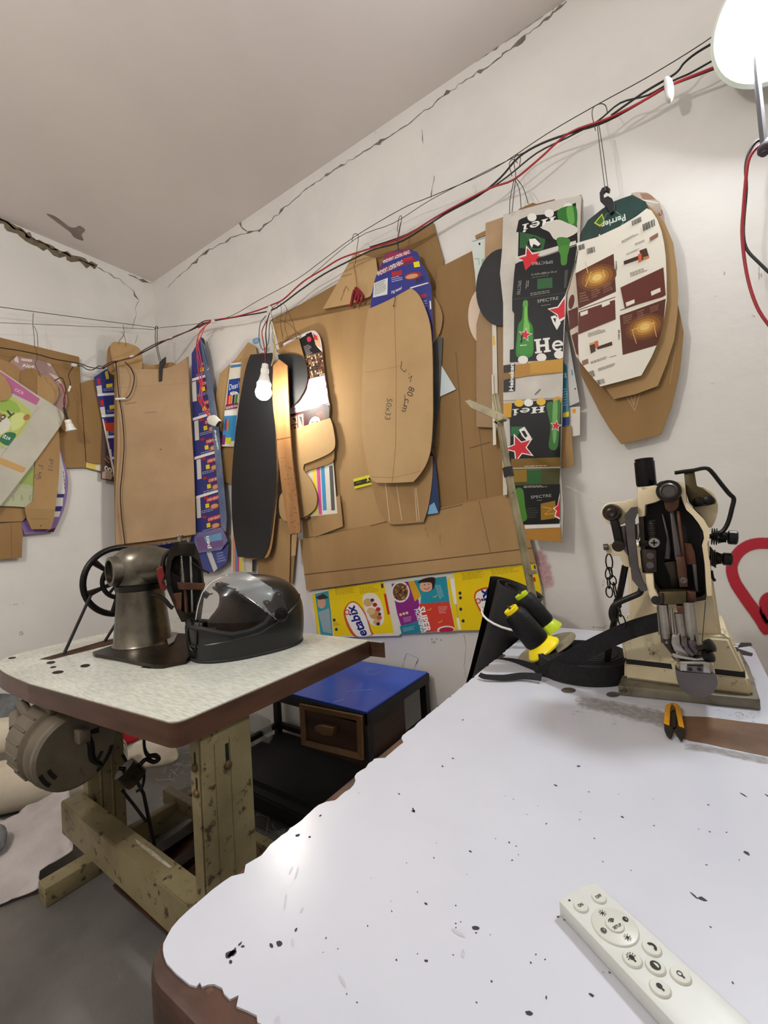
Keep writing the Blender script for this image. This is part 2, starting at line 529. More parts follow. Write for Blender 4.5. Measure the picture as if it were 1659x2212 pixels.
class Art:
    def __init__(s, pl, base=None, step=.00003):
        s.pl, s.step, s.lay, s.items = pl, step, 0, []
        s.out, s.tris = (base[0], tess(base[0])) if base else (None, None)
        if base: s.items.append(([s.w(*q[:2]) for q in base[0]], base[1])); s.lay = 1

    def w(s, x, y):
        return U(x, y, s.pl) + s.pl[1] * (.0005 + s.lay * s.step)

    def poly(s, pts, col, rough=.45):
        bits = [pts]
        if s.out and not all(inside2(q, s.out) for q in pts): bits = clip_to(pts, s.tris)
        for b in bits: s.items.append(([s.w(*q[:2]) for q in b], ink(tuple(col), rough)))
        s.lay += 1

    def curve(s, pts, col): s.poly(sm(pts), col)

    def ell(s, cx, cy, rx, ry, col, rot=0, n=18):
        c, q = math.cos(math.radians(rot)), math.sin(math.radians(rot))
        s.poly([(cx + rx * math.cos(k * 2 * math.pi / n) * c - ry * math.sin(k * 2 * math.pi / n) * q,
                 cy + rx * math.cos(k * 2 * math.pi / n) * q + ry * math.sin(k * 2 * math.pi / n) * c) for k in range(n)], col)

    def line(s, pts, wd, col):
        for a, b in zip(pts, pts[1:]):
            dx, dy = b[0] - a[0], b[1] - a[1]
            l = math.hypot(dx, dy) or 1
            nx, ny = -dy / l * wd / 2, dx / l * wd / 2
            s.poly([(a[0] + nx, a[1] + ny), (b[0] + nx, b[1] + ny), (b[0] - nx, b[1] - ny), (a[0] - nx, a[1] - ny)], col)
            s.lay -= 1
        s.lay += 1

    def quadmap(s, tl, tr, bl):
        return lambda u, v: (bl[0] + (tr[0] - tl[0]) * u + (tl[0] - bl[0]) * v, bl[1] + (tr[1] - tl[1]) * u + (tl[1] - bl[1]) * v)

    def glyphs(s, txt, tl, tr, bl, col, gap=.12):
        f = s.quadmap(tl, tr, bl)
        wd = {'H': 1.1, 'e': .8, 'i': .5}
        tot = sum(wd[c] for c in txt) + gap * (len(txt) - 1)
        x = 0
        for c in txt:
            for pg in GLY[c]:
                s.poly([f((x + p[0] * wd[c]) / tot, p[1]) for p in pg], col)
            x += wd[c] + gap

    def text(s, txt, tl, tr, bl, col, bold=.0, shear=0):
        cu = bpy.data.curves.new('t', 'FONT'); cu.body = txt; cu.size = 1; cu.offset = bold; cu.resolution_u = 2; cu.shear = shear
        ob = bpy.data.objects.new('t', cu)
        me = ob.to_mesh()
        vs = [v.co.copy() for v in me.vertices]
        if vs:
            x0, x1 = min(v.x for v in vs), max(v.x for v in vs)
            y0, y1 = min(v.y for v in vs), max(v.y for v in vs)
            f = s.quadmap(tl, tr, bl)
            Q = [f((v.x - x0) / (x1 - x0), (v.y - y0) / (y1 - y0)) for v in vs]
            if s.out and not all(inside2(q, s.out) for q in Q):
                for pg in me.polygons: s.poly([Q[i] for i in pg.vertices], col); s.lay -= 1
            else:
                s.items.append(([s.w(*q) for q in Q], ink(tuple(col)), [list(pg.vertices) for pg in me.polygons]))
            s.lay += 1
        ob.to_mesh_clear()
        bpy.data.objects.remove(ob); bpy.data.curves.remove(cu)

    def bars(s, tl, tr, bl, rows, col, seed=1, fill=.45, wmin=.6):
        """rows of fine print too small to read"""
        rnd = random.Random(seed); f = s.quadmap(tl, tr, bl)
        for i in range(rows):
            v0 = 1 - (i + fill) / rows; v1 = 1 - i / rows
            x, end = 0, rnd.uniform(wmin, 1)
            while x < end:
                l = min(rnd.uniform(.05, .16), end - x)
                s.poly([f(x, v0), f(x + l, v0), f(x + l, v1), f(x, v1)], col); s.lay -= 1
                x += l + .025
        s.lay += 1

    def barcode(s, tl, tr, bl, col=(40, 36, 36), n=9):
        rnd = random.Random(int(tl[0])); f = s.quadmap(tl, tr, bl)
        for i in range(n):
            a = i / n; b = a + rnd.uniform(.3, .7) / n
            s.poly([f(a, 0), f(b, 0), f(b, 1), f(a, 1)], col); s.lay -= 1
        s.lay += 1

    def quad(s, a, b, c, d, col): s.poly([a, b, c, d], col)

    def star(s, cx, cy, r, col, rot=0, sx=1, border=None):
        if border:
            s.poly(s._st(cx, cy, r * 1.22, rot, sx), border)
        s.poly(s._st(cx, cy, r, rot, sx), col)

    def _st(s, cx, cy, r, rot, sx):
        return [(cx + sx * (r if k % 2 == 0 else r * .42) * math.sin(math.radians(rot + 36 * k)), cy - (r if k % 2 == 0 else r * .42) * math.cos(math.radians(rot + 36 * k))) for k in range(10)]

    def build(s, parent, name='printed_face'):
        bm = bmesh.new(); mats = []
        for it in s.items:
            W, m = it[0], it[1]
            if m not in mats: mats.append(m)
            vs = [bm.verts.new(p) for p in W]
            for fc in (it[2] if len(it) > 2 else [range(len(W))]):
                try:
                    f = bm.faces.new([vs[i] for i in fc]); f.material_index = mats.index(m)
                except ValueError: pass
        N = s.pl[1]
        bm.normal_update()
        for f in bm.faces:
            if f.normal.dot(N) < 0: f.normal_flip()
        return from_bm(name, bm, mats, parent)

# ================================================================ the room
XR, YF = 1.7, -1.9
wall_back = struct(box('wall_back', (XL - .1, YW, 0), (XR + .1, YW + .1, ZC), WALL))
wall_left = struct(box('wall_left', (XL - .1, YF, 0), (XL, YW, ZC), WALL))
wall_right = struct(box('wall_right', (XR, YF, 0), (XR + .1, YW, ZC), WALL))
wall_front = struct(box('wall_front', (XL - .1, YF - .1, 0), (XR + .1, YF, ZC), WALL))
ceiling = struct(box('ceiling', (XL - .1, YF - .1, ZC), (XR + .1, YW + .1, ZC + .1), CEIL))
floor = struct(box('floor', (XL - .1, YF - .1, -.1), (XR + .1, YW + .1, 0), FLOOR))
BW, LW, CW = YP(YW), XP(XL), (V((0, 0, ZC)), V((0, 0, -1)))
CRACK = M('crack_grime', lin((96, 88, 78)), lin((140, 130, 118)), scale=30, rough=.95, world=True)
CRUMB = M('bare_mortar', lin((128, 112, 92)), lin((96, 84, 68)), scale=30, rough=.95, bump=.4, bscale=80, world=True)


def crack(px, pl, wd, parent, seed=1, mat=CRACK, jag=5, solid=0):
    rnd = random.Random(seed)
    pts = []
    for a, b in zip(px, px[1:]):
        n = max(2, int(math.hypot(b[0] - a[0], b[1] - a[1]) / 9))
        for k in range(n):
            t = k / n
            pts.append((a[0] + (b[0] - a[0]) * t + rnd.uniform(-1, 1) * jag * .5, a[1] + (b[1] - a[1]) * t + rnd.uniform(-1, 1) * jag * .5))
    pts.append(px[-1])
    up, dn = [], []
    for i, p in enumerate(pts):
        a, b = pts[max(0, i - 1)], pts[min(len(pts) - 1, i + 1)]
        dx, dy = b[0] - a[0], b[1] - a[1]; l = math.hypot(dx, dy) or 1
        t = i / (len(pts) - 1)
        ww = (wd[0] + (wd[1] - wd[0]) * t) * (rnd.uniform(.8, 1.25) if solid else rnd.uniform(.15, .65) if rnd.random() < .88 else rnd.uniform(1.2, 2.4)) / 2
        up.append((p[0] - dy / l * ww, p[1] + dx / l * ww)); dn.append((p[0] + dy / l * ww, p[1] - dx / l * ww))
    q = shift(pl, .0008)
    bm = bmesh.new()
    A = [bm.verts.new(U(*p, q)) for p in up]; B = [bm.verts.new(U(*p, q)) for p in dn]
    for i in range(len(A) - 1): bm.faces.new((A[i], A[i + 1], B[i + 1], B[i]))
    return from_bm('crack', bm, mat, parent)


crack([(1225, 3), (1150, 65), (1060, 140), (1035, 152), (960, 205), (890, 262), (800, 320), (730, 362), (660, 410), (600, 462), (558, 500)], BW, (5, 3), wall_back, 3)
crack([(558, 500), (530, 503), (500, 515), (450, 540), (400, 583), (362, 622)], BW, (4, 2), wall_back, 4)
crack([(512, 466), (520, 488), (534, 500)], BW, (5, 7), wall_back, 5)
crack([(1195, 18), (1100, 85), (1030, 130), (920, 200), (860, 236)], BW, (3, 1.5), wall_back, 6)
crack([(860, 236), (760, 305), (640, 390), (515, 470), (360, 588)], BW, (1.5, 2.2), wall_back, 61)
crack([(910, 280), (914, 310)], BW, (1.5, 1), wall_back, 62, jag=2)
crack([(938, 380), (931, 428)], BW, (2, 1), wall_back, 63, jag=2)
crack([(1002, 1372), (1008, 1400), (1003, 1440), (1012, 1500)], BW, (1.6, 1), wall_back, 7, jag=3)
crack([(870, 1440), (878, 1412), (905, 1422), (893, 1452)], BW, (1.6, 1), wall_back, 8, jag=2)
crack([(-20, 462), (0, 476), (40, 502), (95, 532), (150, 556), (208, 577)], LW, (17, 11), wall_left, 9, CRUMB, 9, 1)
crack([(-20, 462), (60, 508), (130, 545), (205, 574)], LW, (7, 5), wall_left, 91)
crack([(208, 577), (248, 598), (272, 616), (288, 628), (298, 646), (291, 690), (286, 712)], LW, (4, 1.5), wall_left, 10)
crack([(278, 593), (300, 603), (330, 612)], LW, (5, 2), wall_left, 11)
crack([(298, 722), (292, 742)], LW, (1.5, 1.5), wall_left, 12, jag=3)
pt = bmesh.new(); pt.faces.new([pt.verts.new(U(*p, shift(CW, .001))) for p in sm([(100, 462), (118, 467), (134, 478), (150, 490), (163, 492), (172, 488), (184, 497), (176, 507), (180, 520), (160, 513), (152, 502), (140, 493), (120, 478)], 3)])
from_bm('peeled_patch', pt, M('peeled_plaster', lin((150, 138, 128)), lin((132, 120, 110)), scale=20, rough=.9), ceiling)


# red heart sprayed on the back wall: a soft-edged flat mark
def spray(px, wd, name, seed, pl=BW, parent=None, rgb=(176, 24, 44), gain=1.0, grain=420):
    key = 'spray_%d_%d_%d' % rgb
    m = MATS.get(key)
    if not m:
        m = bpy.data.materials.new(key); m.use_nodes = True; MATS[key] = m
        nt = m.node_tree; b = nt.nodes['Principled BSDF']; b.inputs['Base Color'].default_value = (*lin(rgb), 1); b.inputs['Roughness'].default_value = .6
        at = nt.nodes.new('ShaderNodeAttribute'); at.attribute_name = 'cover'
        no = nt.nodes.new('ShaderNodeTexNoise'); no.inputs['Scale'].default_value = grain; no.inputs['Detail'].default_value = 4
        tc = nt.nodes.new('ShaderNodeTexCoord'); nt.links.new(tc.outputs['Object'], no.inputs['Vector'])
        mt = nt.nodes.new('ShaderNodeMath'); mt.operation = 'MULTIPLY_ADD'; mt.inputs[1].default_value = 1.9; mt.inputs[2].default_value = -.95
        nt.links.new(no.outputs['Fac'], mt.inputs[0])
        ad = nt.nodes.new('ShaderNodeMath'); ad.operation = 'ADD'; ad.use_clamp = True
        sc = nt.nodes.new('ShaderNodeMath'); sc.operation = 'MULTIPLY_ADD'; sc.inputs[1].default_value = 3.2 if gain == 1 else 1.4; sc.inputs[2].default_value = -.9 if gain == 1 else -.5
        gn = nt.nodes.new('ShaderNodeMath'); gn.operation = 'MULTIPLY'; gn.inputs[1].default_value = gain
        nt.links.new(at.outputs['Fac'], sc.inputs[0]); nt.links.new(sc.outputs[0], ad.inputs[0]); nt.links.new(mt.outputs[0], ad.inputs[1]); nt.links.new(ad.outputs[0], gn.inputs[0]); nt.links.new(gn.outputs[0], b.inputs['Alpha'])
    P = [(p.x, p.y) for p in cr(px, 8, False)]
    bm = bmesh.new(); rows = []
    prof = [(-1, 0), (-.72, .55), (-.4, 1), (.4, 1), (.72, .55), (1, 0)]
    lay = bm.verts.layers.float.new('cover')
    for i, p in enumerate(P):
        a, b = P[max(0, i - 1)], P[min(len(P) - 1, i + 1)]
        dx, dy = b[0] - a[0], b[1] - a[1]; l = math.hypot(dx, dy) or 1
        t = i / (len(P) - 1); ww = wd[0] + (wd[1] - wd[0]) * t
        row = []
        for k, c in prof:
            v = bm.verts.new(U(p[0] - dy / l * ww * k, p[1] + dx / l * ww * k, shift(pl, .0012 if parent is None else .0003)))
            v[lay] = c * (min(1, i / 4, (len(P) - 1 - i) / 4)); row.append(v)
        rows.append(row)
    for A, B in zip(rows, rows[1:]):
        for k in range(5): bm.faces.new((A[k], A[k + 1], B[k + 1], B[k]))
    return from_bm(name, bm, m, parent or wall_back)


spray([(1672, 1392), (1740, 1335), (1796, 1265), (1802, 1200), (1764, 1172), (1724, 1198), (1708, 1236), (1702, 1202), (1685, 1180), (1659, 1174), (1625, 1176), (1597, 1192), (1581, 1222), (1587, 1255), (1610, 1292), (1640, 1334), (1665, 1375)], (13, 17), 'painted_heart', 1)
spray([(1690, 1270), (1668, 1288), (1655, 1300), (1662, 1330), (1690, 1345)], (12, 26), 'painted_heart', 2)
spray([(1150, 1190), (1168, 1215), (1178, 1245), (1190, 1275)], (26, 22), 'pink_stain', 3, rgb=(206, 120, 130), gain=.45, grain=60)
mb = bmesh.new()
rnd = random.Random(5)
for cx, cy, rx, ry in [(1628, 262 + 420, 5, 3), (1545, 640, 4, 2), (1565, 590, 3, 7), (1538, 828, 6, 2), (1640, 590, 5, 22), (1180, 1245, 3, 8), (1305, 1262, 3, 10), (940, 1385, 12, 9), (1290, 1355, 16, 5), (30, 1305, 14, 2), (48, 1370, 9, 8), (810, 285, 3, 3)]:
    for k in range(7):
        x, y = cx + rnd.gauss(0, rx * .5), cy + rnd.gauss(0, ry * .5)
        mb.faces.new([mb.verts.new(U(x + math.cos(a) * rx * .22 * rnd.uniform(.5, 1), y + math.sin(a) * ry * .3 * rnd.uniform(.5, 1), shift(BW if cx > 330 else LW, .0006 + k * .00005))) for a in [j * 1.047 for j in range(6)]])
from_bm('scuff_mark', mb, M('scuff_grime', lin((168, 164, 158)), rough=.9), wall_back, kind='stuff')


# ================================================================ hanging boards
def board(name, label, pts, gap, mat=CARD, th=.004, group='cardboard templates hung along the walls', cat='cardboard', pl=None, smooth=0, side=None, tilt=0.0):
    """flat template at a given distance from its wall, with real thickness"""
    base = pl or YP(YW)
    pl2 = shift(base, gap)
    if tilt:   # lean about the horizontal axis through the outline's middle
        cy = U(sum(p[0] for p in pts) / len(pts), sum(p[1] for p in pts) / len(pts), pl2)
        ax = pl2[1].cross(V((0, 0, 1)))
        pl2 = (cy, Matrix.Rotation(tilt, 3, ax) @ pl2[1])
    if smooth: pts = sm(pts, smooth)
    o = slab(name, UL(pts, pl2), -pl2[1] * th, mat, None, side or CEDGE)
    tag(o, label, cat, group)
    return o, Art(pl2, (pts, mat))


CNX, CNY = XL, YW
DG = (V((CNX + .50, CNY, 0)), V((1, -1, 0)).normalized())       # upright plane cutting the room's corner

# ---- the big sheets pinned against the back wall
board('cardboard_sheet', 'large brown cardboard sheet reaching up to the cable between the red ribbon and lasagne boards', [(585, 690), (650, 657), (742, 604), (764, 560), (935, 479), (958, 561), (962, 900), (700, 905), (640, 800)], .012, CARD2)
board('cardboard_sheet', 'wide plain cardboard sheet behind the long hanging template marked 80 cm', [(590, 700), (655, 690), (760, 668), (962, 622), (952, 1095), (800, 1135), (655, 1163), (640, 900)], .020, CARD)
b, a = board('cardboard_sheet', 'tall creased cardboard sheet between the 80 cm template and the beer carton board', [(945, 580), (1044, 530), (1082, 800), (1106, 1066), (1020, 1084), (950, 1100), (930, 800)], .026, CARD2)
a.line([(985, 760), (1010, 1080)], 2, (110, 80, 46)); a.line([(1028, 860), (1052, 1076)], 1.6, (116, 84, 50)); a.line([(1015, 968), (1060, 955)], 3, (112, 82, 48)); a.build(b, 'crease')
b, a = board('cardboard_sheet', 'wide horizontal cardboard sheet above the yellow cereal carton strip', [(648, 1166), (800, 1135), (945, 1099), (1106, 1065), (1132, 1112), (1157, 1214), (900, 1243), (662, 1276)], .030, CARD)
a.line([(652, 1242), (900, 1214), (1150, 1184)], 2.4, (104, 74, 42)); a.line([(800, 1136), (1000, 1090)], 2, (110, 80, 46)); a.line([(1035, 1082), (1060, 1195)], 1.2, (112, 82, 48)); a.build(b, 'crease')
b, a = board('paper_gusset', 'folded pale kraft gusset with arrows under the red ribbon', [(697, 668), (712, 642), (766, 545), (812, 558), (818, 600), (800, 640), (760, 656)], .030, CARD3)
a.line([(736, 650), (748, 618)], 1.6, (136, 96, 56)); a.line([(742, 630), (748, 618), (754, 628)], 1.6, (136, 96, 56)); a.line([(775, 655), (778, 632)], 1.6, (136, 96, 56)); a.line([(728, 600), (760, 592)], 1.2, (120, 84, 48)); a.build(b)
b, a = board('cardboard_piece', 'small slanted cardboard piece under the colour bar sheet', [(671, 1115), (734, 1068), (741, 1137), (678, 1161)], .034, CARD)
b, a = board('sticker', 'yellow and black sticker left of the 80 cm template foot', [(763, 1035), (800, 1025), (803, 1047), (766, 1056)], .024, M('sticker_yellow', lin((214, 208, 40)), rough=.4), .0006, None, 'sticker')
a.quad((764, 1041), (801, 1031), (802, 1042), (765, 1051), (52, 50, 28)); a.text('X', (790, 1030), (797, 1028), (792, 1041), (226, 220, 60), .05); a.bars((770, 1042), (786, 1038), (771, 1047), 1, (120, 116, 40)); a.build(b)

# ---- strip of cereal cartons
b, a = board('cereal_carton_strip', 'strip of opened yellow cereal cartons taped along the wall under the cardboard', [(660, 1277), (711, 1272), (835, 1254), (980, 1236), (1157, 1214), (1170, 1270), (1176, 1334), (1044, 1360), (866, 1369), (862, 1373), (720, 1377), (686, 1374)], .016, WBOARD, .003, 'cardboard templates hung along the walls', 'carton')
Y = (238, 206, 14)
def z5(x, y): return (500 + x * .4219, 1200 + y * .4219)
def zz(f, *p): return [f(*q) for q in p]
a.poly(zz(z5, (415, 200), (500, 180), (520, 414), (440, 412)), (60, 150, 160)); a.poly(zz(z5, (413, 200), (428, 197), (458, 412), (443, 412)), Y)
a.ell(*z5(462, 240), 9, 13, (208, 162, 132)); a.poly(zz(z5, (430, 215), (470, 195), (498, 215), (480, 222), (450, 226)), (62, 46, 40)); a.poly(zz(z5, (445, 290), (500, 270), (515, 400), (470, 390)), (150, 170, 172))
a.poly(zz(z5, (495, 168), (780, 134), (832, 396), (525, 416)), Y)
a.bars(z5(528, 168), z5(640, 155), z5(535, 205), 5, (196, 150, 20), 2); a.bars(z5(655, 165), z5(760, 150), z5(660, 200), 5, (196, 156, 30), 3)
a.quad(*zz(z5, (765, 145), (777, 143), (780, 165), (768, 167)), (60, 50, 60)); a.quad(*zz(z5, (780, 197), (792, 195), (812, 300), (800, 303)), (206, 52, 30))
a.curve(zz(z5, (598, 244), (640, 238), (690, 300), (716, 380), (722, 407), (625, 412), (575, 305)), (206, 90, 30)); a.curve(zz(z5, (601, 250), (640, 246), (684, 304), (708, 380), (712, 407), (640, 410), (586, 308)), (240, 236, 226))
a.ell(*z5(592, 290), 6, 6, (206, 40, 40)); a.ell(*z5(592, 290), 3.6, 4, (236, 220, 210))
a.text('etabix', z5(652, 418), z5(582, 262), z5(700, 408), (30, 32, 120), .03)
a.curve(zz(z5, (672, 210), (735, 195), (775, 260), (780, 340), (740, 360), (700, 330)), (236, 226, 210)); 
for cx, cy, r, c in [(700, 240, 10, (206, 170, 110)), (735, 300, 12, (190, 150, 92)), (715, 285, 9, (216, 184, 130)), (745, 340, 8, (206, 170, 110)), (735, 252, 5, (176, 32, 44)), (752, 275, 5, (196, 40, 48)), (758, 318, 5.5, (206, 90, 60)), (722, 228, 4, (52, 44, 84)), (760, 300, 3.4, (52, 44, 84)), (752, 350, 4, (48, 40, 80))]: a.ell(*z5(cx, cy), r, r * .9, c)
a.ell(*z5(527, 330), 3, 3.4, (50, 50, 60)); a.ell(*z5(538, 378), 3, 3.4, (50, 50, 60)); a.bars(z5(522, 345), z5(560, 342), z5(523, 362), 2, (190, 160, 40))
a.poly(zz(z5, (820, 145), (925, 130), (960, 235), (968, 330), (870, 362), (850, 300)), (140, 44, 130)); a.poly(zz(z5, (905, 132), (940, 128), (972, 205), (940, 235)), (216, 166, 40))
a.poly(zz(z5, (935, 128), (1100, 106), (1116, 236), (968, 246), (972, 205)), (40, 146, 166)); a.poly(zz(z5, (962, 246), (1116, 236), (1146, 380), (1000, 392)), (214, 66, 52)); a.poly(zz(z5, (862, 362), (968, 332), (1000, 392), (872, 400)), (36, 132, 150))
a.ell(*z5(866, 186), 20, 23, (232, 226, 218)); a.ell(*z5(866, 186), 16.5, 19, (112, 78, 50))
rnd = random.Random(3)
for k in range(26): a.ell(*z5(866 + rnd.uniform(-32, 32), 186 + rnd.uniform(-36, 36)), 2.6, 2.2, rnd.choice([(168, 122, 74), (58, 38, 30), (196, 152, 96), (80, 54, 38)]), rnd.uniform(0, 180), 6)
a.ell(*z5(1000, 155), 15, 13, (224, 172, 146), -20); a.curve(zz(z5, (955, 140), (985, 118), (1040, 112), (1042, 150), (1030, 175), (1025, 140), (985, 138)), (44, 32, 30)); a.line(zz(z5, (988, 170), (1004, 172), (1016, 164)), 1.6, (170, 70, 66)); a.ell(*z5(990, 150), 1.4, 1.2, (50, 36, 34)); a.ell(*z5(1012, 146), 1.4, 1.2, (50, 36, 34))
a.text('SUPER', z5(990, 258), z5(1026, 388), z5(955, 264), (246, 242, 240), .035); a.text('MORNINGS', z5(957, 272), z5(996, 394), z5(936, 276), (246, 242, 240), .03)
a.bars(z5(1070, 150), z5(1095, 225), z5(1040, 150), 6, (150, 206, 216), 5); a.bars(z5(1060, 262), z5(1110, 258), z5(1066, 300), 5, (238, 170, 150), 6); a.bars(z5(880, 372), z5(960, 355), z5(884, 392), 3, (150, 200, 210), 7); a.bars(z5(880, 318), z5(940, 306), z5(886, 345), 4, (214, 160, 206), 8)
for cx, cy in [(868, 302), (884, 297), (900, 293)]: a.ell(*z5(cx, cy), 3, 3, (236, 196, 150))
for cx, cy, r in [(1010, 268, 30), (1040, 200, 20), (1065, 330, 10)]: a.line([z5(cx + 14 * math.cos(k / 2.5), cy + 12 * math.sin(k / 2.5)) for k in range(6)], 1.4, (240, 196, 60))
a.ell(*z5(1100, 378), 19, 8, (236, 230, 224), -4); a.ell(*z5(1102, 380), 16, 6, (176, 40, 60), -4)
a.poly(zz(z5, (1105, 118), (1130, 114), (1172, 380), (1146, 382)), Y)
a.poly(zz(z5, (1138, 88), (1555, 38), (1580, 132), (1600, 320), (1290, 380), (1172, 383)), Y); a.quad(*zz(z5, (1120, 120), (1142, 116), (1156, 248), (1142, 250)), (240, 236, 226)); a.quad(*zz(z5, (1152, 320), (1166, 318), (1178, 378), (1164, 380)), (240, 236, 226))
a.bars(z5(1180, 92), z5(1310, 72), z5(1186, 130), 6, (176, 140, 20), 9); a.bars(z5(1330, 75), z5(1500, 50), z5(1336, 105), 5, (196, 160, 40), 10)
a.quad(*zz(z5, (1543, 112), (1556, 110), (1560, 132), (1547, 134)), (196, 44, 30)); a.quad(*zz(z5, (1548, 50), (1556, 49), (1560, 68), (1552, 69)), (60, 50, 60))
for cx, cy in [(1172, 192), (1174, 216), (1176, 274), (1188, 334)]: a.ell(*z5(cx, cy), 3.2, 3.6, (46, 46, 66))
a.curve(zz(z5, (1262, 175), (1330, 170), (1350, 300), (1310, 345), (1270, 280), (1244, 215)), (206, 90, 30)); a.curve(zz(z5, (1266, 184), (1330, 180), (1345, 296), (1314, 334), (1278, 276), (1252, 220)), (240, 236, 226)); a.ell(*z5(1265, 232), 6, 6, (206, 40, 40)); a.ell(*z5(1265, 232), 3.6, 4, (236, 220, 210))
a.text('bix', z5(1290, 275), z5(1262, 172), z5(1342, 268), (30, 32, 120), .03)
a.build(b)

# ---- templates around the lit bulb
b, a = board('cardboard_template', 'faceted kraft template peeping out left of the coloured ice pop carton', [(536, 739), (552, 749), (562, 790), (540, 830), (505, 965), (476, 930), (466, 858), (474, 807), (508, 776)], .020, CARD3)
b, a = board('cardboard_piece', 'dark cardboard piece below the coloured ice pop carton', [(479, 955), (520, 955), (512, 1052), (484, 1040)], .018, CARD2)
b, a = board('carton_strip', 'narrow carton strip with a blue logo and ice pop pictures left of the black board', [(498, 785), (521, 782), (519, 837), (513, 905), (505, 965), (479, 964), (487, 871)], .030, WBOARD, .002, cat='carton')
a.quad((498, 789), (521, 786), (521, 792), (498, 795), (70, 120, 170)); a.quad((495, 820), (520, 816), (517, 850), (491, 856), (26, 62, 140)); a.text('Dean\'s', (496, 830), (520, 823), (495, 843), (240, 240, 240), .0); a.ell(506, 850, 9, 4.5, (232, 230, 226)); a.bars((500, 847), (512, 846), (500, 853), 2, (40, 70, 140))
for k, c in enumerate([(190, 40, 40), (214, 110, 40), (40, 36, 60), (60, 130, 60)]): a.quad((491 + k * 6, 855 - k), (496 + k * 6, 854 - k), (494 + k * 6, 874), (489 + k * 6, 875), c)
a.quad((488, 874), (515, 870), (513, 882), (486, 886), (120, 40, 70)); a.text('ASSORTED POPS', (488, 879), (513, 874), (488, 884), (240, 230, 236), .02); a.quad((485, 888), (512, 886), (512, 897), (484, 898), (236, 236, 236)); a.quad((484, 899), (512, 897), (508, 952), (480, 955), (60, 140, 196))
for k, c in enumerate([(120, 40, 120), (206, 60, 40), (220, 130, 40), (60, 140, 70)]): a.quad((487 + k * 2.6, 905), (489 + k * 2.6, 905), (488 + k * 2.6, 930), (486 + k * 2.6, 930), c)
a.quad((488, 946), (500, 945), (499, 958), (487, 959), (210, 206, 50)); a.quad((480, 940), (487, 939), (486, 960), (479, 961), (130, 50, 120)); a.build(b)
board('cardboard_strip', 'thin brown strip just left of the black board', [(521, 780), (541, 768), (530, 840), (510, 964), (505, 964), (515, 880)], .034, CARD)
b, a = board('colour_bar_sheet', 'white sheet with coloured bars peeping out under the black board', [(500, 1120), (549, 1190), (549, 1236), (500, 1236)], .022, WBOARD, .002, cat='paper')
for x0, x1, c in [(503, 508, (226, 150, 100)), (508, 512, (80, 150, 200)), (512, 517, (206, 80, 130)), (517, 524, (226, 206, 70)), (526, 532, (196, 190, 178)), (545, 549, (40, 36, 36))]: a.quad((x0, 1140), (x1, 1146), (x1, 1235), (x0, 1235), c)
a.build(b)
board('cardboard_template', 'tall brown template hanging lowest behind the motorcycle helmet', [(560, 1120), (627, 1120), (627, 1180), (625, 1258), (556, 1240)], .028, CARD)
board('cardboard_strip', 'dark narrow strip behind the lower end of the speckled wooden template', [(625, 1180), (636, 1150), (640, 1160), (632, 1262), (622, 1258)], .020, CARD2)
board('cardboard_template', 'brown template showing along the right edge of the black board', [(540, 790), (592, 790), (599, 939), (600, 1041), (592, 1140), (583, 1195), (566, 1206), (520, 1198), (505, 1100)], .062, CARD, smooth=4)
b, a = board('black_board', 'long black shiny board template hanging behind the lit bulb', [(541, 766, 1), (588, 762, 1), (591, 837), (595, 939), (597, 1041), (590, 1108), (580, 1176), (566, 1207, 1), (513, 1203, 1), (503, 1142), (500, 1075), (502, 1007), (512, 905), (529, 803)], .072, BLACKB, .005, 'long templates with rounded ends', 'board', smooth=4)
b, a = board('hair_dye_carton', 'printed hair dye carton sheet with a woman\'s face right of the black half disc', [(612, 742, 1), (640, 728), (673, 714), (688, 722), (695, 745), (701, 800), (708, 850), (713, 880), (710, 921, 1), (630, 946, 1), (620, 850)], .040, M('carton_pink', lin((214, 196, 206)), rough=.45), .003, cat='carton', smooth=3)
def z2(x, y): return (400 + x * .339, 600 + y * .339)
a.poly(zz(z2, (705, 385), (805, 345), (840, 440), (880, 480), (885, 500), (745, 500)), (30, 26, 30)); a.poly(zz(z2, (715, 378), (765, 352), (770, 366), (720, 394)), (210, 206, 206)); a.poly(zz(z2, (812, 348), (852, 372), (868, 450), (832, 430)), (206, 170, 130)); a.poly(zz(z2, (815, 358), (840, 372), (846, 400), (822, 392)), (196, 50, 60)); a.ell(*z2(790, 392), 5, 6, (196, 56, 70)); a.bars(z2(755, 440), z2(800, 420), z2(775, 500), 6, (150, 140, 140), 4)
rnd = random.Random(9)
a.poly(zz(z2, (745, 500), (882, 470), (900, 620), (790, 645)), (92, 72, 58))
for k in range(120): a.quad(*[(lambda q: (q[0] + dx, q[1] + dy))(z2(752 + (k % 12) * 12 + (k // 12) * 4, 505 + (k // 12) * 14 - (k % 12) * 2.4)) for dx, dy in ((0, 0), (2.6, -.5), (2.8, 3.2), (.3, 3.6))], rnd.choice([(40, 30, 28), (150, 104, 66), (196, 160, 110), (120, 50, 40), (70, 50, 40), (206, 190, 170)]))
a.poly(zz(z2, (780, 655), (900, 622), (905, 665), (782, 700)), (190, 168, 200)); a.poly(zz(z2, (782, 715), (908, 680), (910, 700), (784, 738)), (186, 160, 190)); a.poly(zz(z2, (668, 835), (778, 770), (915, 735), (920, 800), (668, 862)), (176, 170, 178))
a.text('VIVA', z2(860, 800), z2(780, 815), z2(862, 765), (60, 110, 190), .03, .2); a.text('Quality', z2(765, 830), z2(690, 850), z2(765, 812), (50, 50, 60), .01)
a.poly(zz(z2, (668, 872), (920, 808), (916, 945), (680, 1012)), (44, 22, 24)); a.poly(zz(z2, (672, 885), (760, 862), (765, 980), (684, 1003)), (140, 40, 44))
